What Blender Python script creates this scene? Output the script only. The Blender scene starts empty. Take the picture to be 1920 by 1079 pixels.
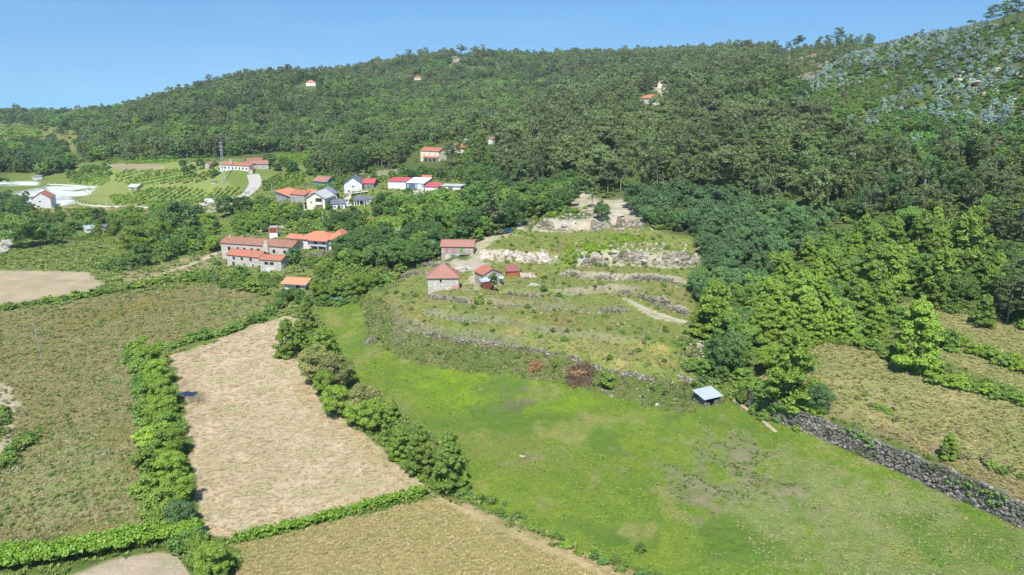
import bpy, math, random
import numpy as np
from mathutils import Vector, Matrix
R = math.radians
sc = bpy.context.scene
# ---------------------------------------------------------------- camera, sky, sun
F = 1371.0; CX = 960.0; CY = 539.5; PITCH = R(15.0); CAMZ = 60.0
cam_d = bpy.data.cameras.new('camera'); cam = bpy.data.objects.new('camera', cam_d)
sc.collection.objects.link(cam); sc.camera = cam
cam.location = (0, 0, CAMZ); cam.rotation_euler = (R(90) - PITCH, 0, 0)
cam_d.sensor_width = 36; cam_d.lens = F / 1920 * 36; cam_d.clip_start = 1; cam_d.clip_end = 20000
SUN_EL = R(56); SUN_AZ = R(6)          # sun stands behind the camera, slightly to its left
wd = bpy.data.worlds.new('World'); sc.world = wd; wd.use_nodes = True
wn = wd.node_tree; bg = wn.nodes['Background']
sky = wn.nodes.new('ShaderNodeTexSky'); sky.sky_type = 'NISHITA'; sky.sun_disc = False
sky.sun_elevation = SUN_EL; sky.sun_rotation = math.pi + SUN_AZ
sky.altitude = 300; sky.air_density = 1.0; sky.dust_density = 0.1; sky.ozone_density = 3.5
tcw = wn.nodes.new('ShaderNodeTexCoord'); vad = wn.nodes.new('ShaderNodeVectorMath'); vad.operation = 'ADD'; vad.inputs[1].default_value = (0, 0, .16)
vno = wn.nodes.new('ShaderNodeVectorMath'); vno.operation = 'NORMALIZE'; wn.links.new(tcw.outputs['Generated'], vad.inputs[0]); wn.links.new(vad.outputs[0], vno.inputs[0]); wn.links.new(vno.outputs[0], sky.inputs['Vector'])
tint = wn.nodes.new('ShaderNodeMix'); tint.data_type = 'RGBA'; tint.blend_type = 'MULTIPLY'; tint.inputs[0].default_value = 1; tint.inputs[7].default_value = (.74, 1.10, 1.20, 1)
cn = wn.nodes.new('ShaderNodeTexNoise'); cm = wn.nodes.new('ShaderNodeMapping'); cm.inputs['Scale'].default_value = (1.2, 1.2, 9); cm.inputs['Rotation'].default_value = (0, .12, 0); cn.inputs['Scale'].default_value = 2.2; cn.inputs['Detail'].default_value = 6
cr = wn.nodes.new('ShaderNodeMapRange'); cr.inputs[1].default_value = .5; cr.inputs[2].default_value = .85; cr.inputs[3].default_value = 0; cr.inputs[4].default_value = .22
wn.links.new(tcw.outputs['Generated'], cm.inputs[0]); wn.links.new(cm.outputs[0], cn.inputs['Vector']); wn.links.new(cn.outputs['Fac'], cr.inputs[0])
cw = wn.nodes.new('ShaderNodeMix'); cw.data_type = 'RGBA'; cw.inputs[7].default_value = (5.2, 5.6, 6.0, 1); wn.links.new(cr.outputs[0], cw.inputs[0]); wn.links.new(sky.outputs[0], cw.inputs[6])
wn.links.new(cw.outputs[2], tint.inputs[6]); wn.links.new(tint.outputs[2], bg.inputs[0]); bg.inputs[1].default_value = 0.105
sl = bpy.data.lights.new('sun', 'SUN'); so = bpy.data.objects.new('sun', sl); sc.collection.objects.link(so)
sl.energy = 4.9; sl.angle = R(0.5); sl.color = (1.0, 0.955, 0.88)
sd = Vector((-math.sin(SUN_AZ) * math.cos(SUN_EL), -math.cos(SUN_AZ) * math.cos(SUN_EL), math.sin(SUN_EL)))
so.rotation_euler = sd.to_track_quat('Z', 'Y').to_euler(); so.location = (-60, -100, 300)
sc.view_settings.view_transform = 'Standard'; sc.view_settings.look = 'None'
sc.view_settings.exposure = 0.48; sc.view_settings.gamma = 1
sc.cycles.max_bounces = 5; sc.cycles.diffuse_bounces = 2; sc.cycles.transmission_bounces = 3
sc.cycles.transparent_max_bounces = 4

# ---------------------------------------------------------------- helpers
rng = np.random.default_rng(7); random.seed(7)
def fract(a): return a - np.floor(a)
def hsh(ix, iy, s=0): return fract(np.sin(ix * 127.1 + iy * 311.7 + s * 74.7) * 43758.5453)
def vnoise(x, y, s=0):
    x = np.asarray(x, float); y = np.asarray(y, float)
    ix = np.floor(x); iy = np.floor(y); fx = x - ix; fy = y - iy
    fx = fx * fx * (3 - 2 * fx); fy = fy * fy * (3 - 2 * fy)
    a = hsh(ix, iy, s); b = hsh(ix + 1, iy, s); c = hsh(ix, iy + 1, s); d = hsh(ix + 1, iy + 1, s)
    return (a + (b - a) * fx) * (1 - fy) + (c + (d - c) * fx) * fy
def fbm(x, y, o=4, s=0):
    t = 0; a = 0.5; n = 0
    for k in range(o):
        t = t + a * vnoise(x, y, s + k * 3.1); n += a; x = x * 2.03 + 5.2; y = y * 2.03 + 1.7; a *= 0.5
    return t / n
def sstep(a, b, x):
    t = np.clip((x - a) / (b - a), 0, 1); return t * t * (3 - 2 * t)
cp, sp_ = math.cos(PITCH), math.sin(PITCH)
def ray(px, py):
    """x/Y and z-slope of the direction the camera sees at a photograph pixel"""
    u = (np.asarray(px, float) - CX) / F; v = (CY - np.asarray(py, float)) / F
    d = cp + v * sp_
    return u / d, (-sp_ + v * cp) / d
def project(x, y, z):
    dz = z - CAMZ; dep = y * cp - dz * sp_; up = y * sp_ + dz * cp
    return CX + F * x / dep, CY - F * up / dep, dep

# ---------------------------------------------------------------- terrain shape
CP = []   # (t, Y, z)
def cz(px, py, z):
    t, e = ray(px, py); CP.append((float(t), float((z - CAMZ) / e), z))
def cy_(px, py, Y):
    t, e = ray(px, py); CP.append((float(t), float(Y), float(CAMZ + Y * e)))
for a in [(0,1079,0),(480,1079,0),(960,1079,0),(1400,1079,.6),(1900,1079,1),(0,850,-.5),(330,800,-.3),(600,850,-.3),(900,900,0),(1200,900,.5),(1500,900,.8),
          (1800,980,1),(0,680,-1),(200,620,-1.2),(400,700,-1),(520,620,-1),(700,780,-.2),(1000,780,.3),(1300,800,1),(640,600,0),(100,560,-2),(300,540,-2),
          (420,540,-2.5),(80,525,-2.5),(100,475,-3.5),(300,505,-3),(250,445,-4),(20,430,-4),(100,400,-5),(250,405,-4),(390,395,-2),(330,425,-3),
          (100,372,-5),(20,345,-3),(170,350,-4),(300,375,-2),(230,345,1),(400,372,0),(230,322,7),
          (480,500,-2),(540,530,-1),(430,480,-2),(600,468,2),(560,445,3),(700,470,3),(650,430,4),(440,430,-1),(740,520,3),(600,520,0),
          (600,396,8),(520,378,6),(650,382,10),(700,400,7),(620,362,13),(660,362,14),(500,345,8),(590,347,16),(690,352,16),(740,355,16),(780,356,16),(850,358,17),
          (790,400,12),(800,440,9),(480,375,3),(475,325,13),
          (830,540,7),(700,560,2),(760,570,4.5),(855,490,10),(960,500,9.5),(940,540,8),(1000,480,11),(1100,470,11),(1250,500,9.5),(1100,440,14),(1200,400,17),
          (1000,430,14.5),(1100,600,6),(1000,650,4),(1000,705,.6),(850,640,3),(850,700,.2),(1250,620,5),(1250,690,3),(1250,768,.8),(1330,765,.8),(1150,540,8.5),(930,430,13),
          (1420,740,1),(1550,830,1),(1700,895,1),(1880,985,1.2),
          (1560,740,5),(1750,760,5),(1900,800,5),(1900,700,8),(1650,660,7.5),(1900,600,11),(1450,600,6),(1350,620,5)]: cz(*a)
for a in [(440,312,452),(300,300,545),(330,290,590),(520,288,540),(560,285,600),(200,295,600),(400,262,670),(600,230,780),(500,200,860),(300,235,720),
          (230,226,880),(300,203,900),(400,173,960),(500,153,1010),(600,149,1060),(700,146,1150),(780,135,1200),(860,108,1250),(905,114,1250),(950,117,1250),(1050,121,1200),
          (1150,124,1100),(1250,120,1000),(1330,121,950),(1400,120,900),(1500,108,830),(1570,98,770),(1650,90,700),(1700,76,650),(1800,58,570),(1900,36,500),(1990,10,440),
          (700,200,880),(860,170,1020),(1000,180,900),(700,262,640),(620,290,560),(650,325,440),(720,318,440),(805,302,446),(845,288,490),(900,268,520),(850,325,395),(960,300,430),
          (960,360,325),(1040,345,330),(1100,370,300),(1200,330,330),(1080,200,680),(1210,185,620),(1240,250,450),(1340,300,370),(1300,200,560),(1430,240,430),(1500,160,560),
          (1570,215,440),(1700,200,400),(1700,300,290),(1700,120,520),(1900,200,330),(1900,300,260),(1900,400,215),(1900,500,182),(1700,500,195),(1500,500,215),(1400,420,255),
          (1550,380,265),(1600,300,320),(1800,110,460),(1850,150,400),
          (50,300,600),(20,262,760),(140,285,720),(50,240,950),(50,222,1150),(160,220,1150),(0,330,520),(100,318,560)]: cy_(*a)
for t, Y, z in [(-.75,2400,-30),(-.5,2400,-40),(-.3,2400,20),(0,2400,60),(.3,2200,60),(.6,1700,60),(.8,1200,90),(-.6,1600,0),(-.45,1500,0),(-.2,1500,95),(0,1700,110),(.25,1500,110),(.5,1100,120),
                (-1.3,60,-2),(-1.3,300,-5),(-1.3,900,20),(-1.3,2400,20),(1.3,60,1.5),(1.3,120,7),(1.3,300,45),(1.3,900,150),(1.3,2400,120),(.9,70,1.5),(-.9,70,-1),
                (-.9,250,-3),(-.9,500,-2),(.9,250,45),(.9,450,110),(-.5,36,0),(.5,36,.5),(0,36,0),(-1.3,36,0),(1.3,36,1)]: CP.append((t, Y, z))
CP = np.array(CP)
P2 = np.stack([CP[:, 0] * 1.6, np.log(CP[:, 1])], 1)
def tker(r2): return 0.5 * r2 * np.log(r2 + 1e-9)
n = len(P2)
K = tker(((P2[:, None] - P2[None]) ** 2).sum(-1)) + np.eye(n) * 0.0015
Q = np.concatenate([np.ones((n, 1)), P2], 1)
Am = np.block([[K, Q], [Q.T, np.zeros((3, 3))]])
W = np.linalg.solve(Am, np.concatenate([CP[:, 2], np.zeros(3)]))
def base_z(t, Y):
    q = np.stack([np.ravel(t) * 1.6, np.log(np.ravel(Y))], 1); out = np.empty(len(q))
    for i in range(0, len(q), 40000):
        s = q[i:i + 40000]
        k = tker(((s[:, None] - P2[None]) ** 2).sum(-1))
        out[i:i + 40000] = k @ W[:n] + W[n] + s @ W[n + 1:]
    return out.reshape(np.shape(t))
NT, NY = 780, 1180
ss = np.linspace(-1, 1, NT)
TT = 0.80 * ss + 0.55 * ss ** 7            # columns, densest over the valley
YY = 36.0 * (2500.0 / 36.0) ** np.linspace(0, 1, NY)
tc = np.linspace(0, NT - 1, 196).round().astype(int); yc = np.linspace(0, NY - 1, 296).round().astype(int)
gz = base_z(*np.meshgrid(TT[tc], YY[yc]))   # coarse, then cubic-ish blend up
gz = np.array([np.interp(np.arange(NT), tc, r) for r in gz]); gz = np.array([np.interp(np.arange(NY), yc, c) for c in gz.T]).T
GT, GY = np.meshgrid(TT, YY); GX = GT * GY; GZ = gz
GZ = GZ + sstep(300, 700, GY) * (fbm(GX / 60, GY / 60, 4, 5) - .5) * 9 + sstep(140, 320, GY) * (fbm(GX / 16, GY / 16, 3, 9) - .5) * 1.6
GZ = GZ + (fbm(GX / 5, GY / 5, 3, 2) - .5) * .5

def cast(px, py):
    """where the camera's ray through a photograph pixel first meets the terrain"""
    px = np.atleast_1d(np.asarray(px, float)); py = np.atleast_1d(np.asarray(py, float))
    t, e = ray(px, py); ci = np.interp(t, TT, np.arange(NT)); out = np.zeros((len(px), 3))
    for i in range(len(px)):
        c0 = min(int(ci[i]), NT - 2); w = ci[i] - c0
        col = GZ[:, c0] * (1 - w) + GZ[:, c0 + 1] * w
        h = CAMZ + e[i] * YY - col
        k = np.argmax(h < 0)
        if h[k] >= 0: k = NY - 1
        k = max(k, 1); f = h[k - 1] / (h[k - 1] - h[k] + 1e-9); f = min(max(f, 0), 1)
        Y = YY[k - 1] + (YY[k] - YY[k - 1]) * f
        out[i] = (t[i] * Y, Y, col[k - 1] + (col[k] - col[k - 1]) * f)
    return out
def ground(x, y):
    x = np.asarray(x, float); y = np.asarray(y, float)
    c = np.clip(np.interp(x / y, TT, np.arange(NT)), 0, NT - 1.001); r = np.clip(np.interp(y, YY, np.arange(NY)), 0, NY - 1.001)
    c0 = c.astype(int); r0 = r.astype(int); fc = c - c0; fr = r - r0
    return (GZ[r0, c0] * (1 - fc) + GZ[r0, c0 + 1] * fc) * (1 - fr) + (GZ[r0 + 1, c0] * (1 - fc) + GZ[r0 + 1, c0 + 1] * fc) * fr
def P(px, py): return Vector(cast(px, py)[0])
def dens(pl, step=6, closed=False):
    pl = [tuple(p) for p in pl]; o = []
    m = len(pl) if closed else len(pl) - 1
    for i in range(m):
        a = pl[i]; b = pl[(i + 1) % len(pl)]; k = max(1, int(math.hypot(b[0] - a[0], b[1] - a[1]) / step))
        for j in range(k): o.append((a[0] + (b[0] - a[0]) * j / k, a[1] + (b[1] - a[1]) * j / k))
    if not closed: o.append(pl[-1])
    return o
def line(pl, step=6):
    d = np.array(dens(pl, step)); return cast(d[:, 0], d[:, 1])
def ledist(X, Y, w):
    """signed distance (positive = left of the line, uphill) and parameter metres, for arrays"""
    best = np.full(X.shape, 1e9); sg = np.zeros(X.shape); par = np.zeros(X.shape); acc = 0
    for i in range(len(w) - 1):
        ax, ay = w[i][:2]; bx, by = w[i + 1][:2]; dx, dy = bx - ax, by - ay; L2 = dx * dx + dy * dy + 1e-9; L = math.sqrt(L2)
        s = np.clip(((X - ax) * dx + (Y - ay) * dy) / L2, 0, 1)
        d = np.hypot(X - ax - s * dx, Y - ay - s * dy); m = d < best
        best = np.where(m, d, best); sg = np.where(m, np.sign(dx * (Y - ay) - dy * (X - ax)), sg); par = np.where(m, acc + s * L, par); acc += L
    return best * sg, par, acc
LEDGES = [  # name, pixel line along the foot, rise, fade length, ramp width, end taper
 ('bank', [(672,560),(682,600),(700,640),(752,670),(850,696),(950,704),(1040,713),(1100,731),(1170,748),(1250,768),(1300,772)], 2.9, 45, 4.0, 6),
 ('mid',  [(705,580),(745,615),(850,640),(960,652),(1050,668),(1120,692),(1200,708),(1290,722)], 2.0, 28, 2.2, 8),
 ('l2',   [(770,585),(850,600),(930,608),(1040,628),(1160,645),(1275,662)], 1.4, 20, 1.5, 6),
 ('l3',   [(795,556),(860,568),(930,572),(1000,578),(1060,582),(1120,588),(1185,582)], 1.6, 18, .5, 4),
 ('l4',   [(930,549),(1000,556),(1080,554),(1150,548),(1190,552),(1240,574),(1300,592)], 1.9, 20, .7, 4),
 ('l5',   [(1040,515),(1100,522),(1160,526),(1230,526),(1305,536)], 1.8, 18, .5, 4),
 ('rock', [(1040,506),(1150,497),(1200,500),(1260,504),(1320,500)], 4.2, 34, 2.2, 10),
 ('rock2',[(880,482),(930,487),(980,492),(1038,492)], 2.4, 26, 1.6, 5),
 ('rock3',[(985,433),(1070,436),(1140,430),(1215,430)], 3.6, 40, 3.5, 8),
 ('rwall',[(1362,742),(1450,787),(1545,822),(1700,888),(1885,972),(1990,1018)], 3.3, 120, .35, 5)]
LW = {}
for nm, pl, h, D, w, tp in LEDGES:
    wl = line(pl, 14); LW[nm] = wl
    x0, x1, y0, y1 = wl[:, 0].min() - 8, wl[:, 0].max() + 8, wl[:, 1].min() - 8, wl[:, 1].max() + D + 5
    m = (GX > x0 - D * .5) & (GX < x1 + D * .5) & (GY > y0) & (GY < y1)
    d, par, L = ledist(GX[m], GY[m], wl)
    wob = (fbm(GX[m] / 6, GY[m] / 6, 3, 31) - .5) * w * 1.2
    add = h * sstep(0, w, d + wob) * np.clip(1 - (d - w) / D, 0, 1) * sstep(0, tp, par) * sstep(0, tp, L - par)
    rough = np.exp(-((d - w * .5) / (w * .8)) ** 2) * (fbm(GX[m] * .9, GY[m] * .9, 2, 77) - .5) * min(h, 2.5) * .5 * (0 if nm == 'rwall' else 1)
    GZ[m] += np.where(d > -w, add, 0) + rough
    if nm == 'rwall': WALLH = h
# ---------------------------------------------------------------- object helpers
def link(o, parent=None):
    sc.collection.objects.link(o)
    if parent is not None: o.parent = parent
    return o
def tag(o, label=None, cat=None, group=None, kind=None):
    if label: o['label'] = label
    if cat: o['category'] = cat
    if group: o['group'] = group
    if kind: o['kind'] = kind
    return o
def mesh_np(name, verts, faces, mats=(), midx=None, smooth=False, fattr=None):
    """faces: (n,4) or (n,3) int array or list of lists"""
    me = bpy.data.meshes.new(name); verts = np.asarray(verts, np.float32)
    if isinstance(faces, np.ndarray):
        k = faces.shape[1]; nf = len(faces); flat = faces.ravel().astype(np.int32)
        st = np.arange(nf, dtype=np.int32) * k; tot = np.full(nf, k, np.int32)
    else:
        nf = len(faces); flat = np.array([i for f in faces for i in f], np.int32); tot = np.array([len(f) for f in faces], np.int32)
        st = np.concatenate([[0], np.cumsum(tot)[:-1]]).astype(np.int32)
    me.vertices.add(len(verts)); me.vertices.foreach_set('co', verts.ravel())
    me.loops.add(len(flat)); me.loops.foreach_set('vertex_index', flat)
    me.polygons.add(nf); me.polygons.foreach_set('loop_start', st); me.polygons.foreach_set('loop_total', tot)
    for m in mats: me.materials.append(m)
    if midx is not None: me.polygons.foreach_set('material_index', np.asarray(midx, np.int32))
    me.polygons.foreach_set('use_smooth', np.full(nf, smooth, bool))
    if fattr is not None:
        a = me.attributes.new('v', 'FLOAT', 'FACE'); a.data.foreach_set('value', np.asarray(fattr, np.float32))
    me.update(calc_edges=True); me.validate()
    return me
class NT_:
    def __init__(s, name, rough=.9, spec=.2):
        s.m = bpy.data.materials.new(name); s.m.use_nodes = True; s.t = s.m.node_tree; s.n = s.t.nodes
        s.b = s.n['Principled BSDF']; s.b.inputs['Roughness'].default_value = rough; s.b.inputs['Specular IOR Level'].default_value = spec
    def N(s, typ, **kw):
        x = s.n.new(typ)
        for k, v in kw.items():
            if k in ('op',): x.operation = v
            elif k == 'i':
                for kk, vv in v.items():
                    if isinstance(vv, bpy.types.NodeSocket): s.t.links.new(vv, x.inputs[kk])
                    else: x.inputs[kk].default_value = vv
            else: setattr(x, k, v)
        return x
    def noise(s, scale, detail=3, vec=None, rough=.55, dist=0):
        x = s.N('ShaderNodeTexNoise', i={'Scale': scale, 'Detail': detail, 'Roughness': rough, 'Distortion': dist})
        if vec is None: vec = s.pos()
        s.t.links.new(vec, x.inputs['Vector']); return x.outputs['Fac']
    def pos(s):
        return s.N('ShaderNodeTexCoord').outputs['Object']
    def ramp(s, fac, a, b):
        return s.N('ShaderNodeMapRange', i={'Value': fac, 'From Min': a, 'From Max': b, 'To Min': 0.0, 'To Max': 1.0}).outputs[0]
    def mix(s, f, a, b, mode='MIX'):
        x = s.N('ShaderNodeMix', data_type='RGBA', blend_type=mode)
        for k, v in ((0, f), (6, a), (7, b)):
            if isinstance(v, bpy.types.NodeSocket): s.t.links.new(v, x.inputs[k])
            elif k == 0: x.inputs[k].default_value = v
            else: x.inputs[k].default_value = (*v, 1)
        return x.outputs[2]
    def math(s, op, a, b=0.0):
        return s.N('ShaderNodeMath', op=op, i={0: a, 1: b}).outputs[0]
    def attr(s, name, typ='GEOMETRY'):
        return s.N('ShaderNodeAttribute', attribute_name=name, attribute_type=typ)
    def col(s, c): s.t.links.new(c, s.b.inputs['Base Color'])
    def bump(s, h, strength=.4, dist=.1):
        x = s.N('ShaderNodeBump', i={'Strength': strength, 'Distance': dist, 'Height': h}); s.t.links.new(x.outputs[0], s.b.inputs['Normal'])
# ---------------------------------------------------------------- land cover
DEF = ((.11,.145,.045),(.075,.105,.03),(.18,.17,.09),.5)
def poly_mask(pl, X, Y, edge=0.0):
    d = np.array(dens(pl, 12, True)); w = cast(d[:, 0], d[:, 1])[:, :2]
    x0, y0 = w.min(0) - 3; x1, y1 = w.max(0) + 3
    bb = (X > x0) & (X < x1) & (Y > y0) & (Y < y1); x = X[bb]; y = Y[bb]; ins = np.zeros(x.shape, bool)
    if edge:
        x = x + (fbm(x / 3, y / 3, 3, 41) - .5) * edge * 2; y = y + (fbm(x / 3, y / 3, 3, 43) - .5) * edge * 2
    for i in range(len(w)):
        ax, ay = w[i]; bx, by = w[(i + 1) % len(w)]
        if ay == by: continue
        c = ((ay > y) != (by > y)) & (x < (bx - ax) * (y - ay) / (by - ay) + ax); ins ^= c
    m = np.zeros(X.shape, bool); m[bb] = ins
    return m
# polygon, A, B, fleck colour C, fleck amount 0..1, edge metres
ZPOLY = {
 'border': [(-60,560),(400,530),(560,600),(680,560),(1000,690),(1300,740),(1400,640),(1560,600),(1990,560),(1990,1200),(-60,1200)],
 'pergdirt': [(130,1120),(140,1078),(200,1052),(270,1040),(335,1034),(350,1058),(362,1120)],
 'valley': [(0,590),(0,330),(140,300),(420,298),(600,292),(600,330),(760,330),(930,320),(935,430),(800,500),(680,560),(560,600),(330,680),(0,700)],
 'leftfield': [(-40,592),(60,580),(170,560),(300,545),(400,535),(480,548),(545,575),(500,596),(400,625),(320,655),(245,650),(262,760),(268,900),(292,1000),(-60,1050)],
 'straw': [(318,668),(400,642),(470,612),(530,594),(575,600),(540,640),(545,672),(580,690),(590,730),(630,780),(700,830),(760,880),(815,918),(640,965),(430,1012),(385,1005),(368,900),(345,760),(333,700)],
 'dry': [(440,1025),(600,985),(800,935),(835,930),(900,965),(1000,1010),(1110,1050),(1230,1100),(450,1100)],
 'meadow': [(590,580),(680,568),(688,640),(750,672),(850,695),(1000,708),(1100,730),(1250,768),(1300,772),(1365,752),(1450,790),(1540,822),(1700,888),(1885,972),(2000,1020),(2000,1150),(1350,1150),(1210,1079),(1000,990),(870,930),(880,870),(760,780),(650,700),(625,640)],
 'bareplow': [(-30,503),(165,510),(192,532),(160,552),(0,572),(-30,575)],
 'green2': [(-30,455),(60,450),(238,462),(245,488),(180,509),(0,502),(-30,502)],
 'tan2': [(205,520),(330,488),(420,470),(400,510),(310,526),(240,530)],
 'smallmeadow': [(372,440),(388,420),(428,425),(430,440),(400,455),(380,450)],
 'terr': [(672,560),(740,540),(800,500),(870,490),(930,430),(1000,432),(1200,425),(1310,450),(1310,530),(1290,620),(1295,690),(1300,772),(1170,748),(1000,705),(850,695),(752,670),(700,640)],
 'bank': [(672,560),(715,560),(770,610),(850,635),(960,648),(1050,662),(1120,690),(1200,705),(1300,722),(1310,772),(1250,770),(1170,750),(1040,714),(950,706),(850,696),(752,672),(700,642)],
 'rightfield': [(1400,720),(1540,640),(1600,640),(1680,680),(1780,720),(1925,755),(1990,790),(1990,960),(1920,945),(1880,920),(1800,885),(1700,835),(1560,775)],
 'rightfield2': [(1660,560),(1800,590),(1990,640),(1990,760),(1925,740),(1800,690),(1700,640)],
 'rightbare': [(1390,735),(1440,700),(1560,762),(1680,800),(1790,850),(1910,900),(1990,930),(1990,965),(1880,925),(1700,840),(1560,782),(1470,745)],
 'hillgrey': [(1455,108),(1530,98),(1600,94),(1620,102),(1570,135),(1510,158),(1460,148)],
 'gumhill': [(1380,212),(1470,180),(1500,160),(1600,110),(1700,82),(1800,62),(1990,20),(1990,330),(1800,290),(1700,270),(1560,240),(1480,215)],
 'path1': [(876,490),(882,470),(900,450),(925,437),(975,432),(985,425),(968,405),(975,398),(995,425),(990,438),(935,446),(912,462),(905,480),(915,520),(890,550),(872,552),(885,520)],
 'yard': [(800,492),(850,490),(900,484),(915,492),(900,500),(860,508),(830,502)],
 'path2': [(1172,560),(1182,562),(1230,588),(1288,602),(1284,608),(1225,598),(1180,570)],
 'clear': [(1075,360),(1105,345),(1110,375),(1180,375),(1200,400),(1215,420),(1150,425),(1110,405),(1070,385)],
 'white1': [(30,362),(90,350),(180,350),(165,365),(130,372),(145,382),(100,388),(40,378)],
 'white0': [(-20,345),(70,341),(70,347),(-20,350)],
 'brownstrip': [(60,392),(110,388),(280,388),(280,400),(200,402),(90,402)],
 'ltrack': [(-20,700),(20,720),(40,760),(20,830),(-5,880),(-30,880),(0,800),(20,765),(-20,730)],
 'leftred': [(-20,690),(30,725),(62,755),(40,765),(-20,730)],
 'yellowf': [(40,600),(150,575),(330,560),(345,590),(250,602),(120,608)],
 'meadowdry': [(1180,880),(1300,800),(1500,830),(1700,900),(1900,985),(1990,1030),(1990,1150),(1330,1150),(1250,1060),(1150,960)],
 'tan3': [(700,560),(760,555),(800,600),(860,625),(780,620),(720,590)],
 'tan4': [(940,600),(1050,625),(1150,645),(1280,655),(1270,690),(1150,680),(1040,650),(930,625)],
 'olive1': [(780,790),(900,770),(1000,800),(1100,860),(1000,900),(880,860)],
 'olive2': [(690,715),(760,740),(800,790),(760,800),(700,760)],
 'rough1': [(60,700),(200,660),(250,720),(240,800),(120,780)],
 'rough2': [(0,880),(120,820),(240,860),(250,960),(100,1000),(0,990)],
 'rough3': [(420,560),(500,555),(510,580),(440,600),(380,600)],
 'strawedge': [(560,690),(590,740),(635,795),(700,845),(770,895),(815,925),(795,928),(740,895),(670,850),(600,790),(560,740)],
 'meadowtan': [(600,590),(680,575),(700,650),(850,700),(1000,712),(1300,775),(1540,825),(1880,980),(1920,1060),(1400,1060),(1180,1040),(1000,980),(890,900),(780,760),(660,680)],
 'meadowdark': [(600,590),(680,575),(700,650),(850,700),(1000,712),(1300,775),(1540,825),(1880,980),(1920,1060),(1400,1060),(1180,1040),(1000,980),(890,900),(780,760),(660,680)],
 'lime': [(800,700),(960,705),(1120,760),(1200,790),(1100,800),(960,790),(830,770),(700,700)],
 'lime2': [(1060,470),(1160,460),(1190,470),(1180,490),(1090,500)],
 'dirtpatch': [(1150,840),(1250,820),(1400,830),(1500,900),(1560,960),(1440,980),(1330,960),(1250,930),(1130,890)],
 'darkspot': [(935,742),(975,735),(1000,745),(980,765),(945,768)],
 'spot2': [(968,852),(995,850),(1000,860),(970,862)],
 'puddleearth': [(330,730),(365,722),(392,745),(375,765),(340,755)],
 'brownveg': [(1030,460),(1075,455),(1080,480),(1060,500),(1035,495)],
 'tanveg': [(1020,585),(1105,580),(1100,615),(1040,615)],
 'tanveg2': [(925,552),(990,550),(995,580),(935,578)],
 'yveg': [(1225,540),(1310,535),(1305,560),(1240,565)],
 'tracks': [(846,934),(880,945),(960,982),(1080,1028),(1235,1095),(1215,1100),(1060,1032),(950,992),(880,958)],
 'tracks2': [(815,930),(826,930),(900,965),(1000,1010),(1100,1052),(1190,1100),(1168,1100),(1080,1058),(980,1014),(890,974)],
 'vine1': [(150,320),(240,305),(420,302),(430,345),(450,360),(380,385),(200,385),(150,375),(180,352),(130,345)],
 'earthband': [(190,310),(230,306),(310,312),(315,320),(230,318)],
 'vine2': [(484,335),(520,327),(580,325),(560,352),(490,362)],
 'vine3': [(680,410),(770,408),(765,430),(690,432)],
 'hillfields': [(0,232),(60,232),(150,245),(140,290),(60,280),(0,272)],
 'plot': [(370,385),(445,372),(452,385),(430,395),(400,400),(370,402)],
 'slopegrey': [(640,335),(690,320),(760,315),(770,322),(700,332),(655,345)],
 'roadbare': [(660,490),(760,500),(800,500),(760,530),(700,545),(640,530)],
 'crestrock': [(836,100),(870,94),(905,100),(905,118),(845,122)],
 'scree1': [(598,196),(640,188),(652,214),(690,236),(662,252),(612,236)],
 'scree2': [(1222,158),(1262,148),(1274,170),(1240,182)],
 'scree3': [(735,262),(800,258),(790,274),(742,276)],
}
for k_ in ZPOLY: ZPOLY[k_] = [(x + 200 if x >= 1955 else x - 200 if x <= -18 else x, y) for x, y in ZPOLY[k_]]
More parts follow.
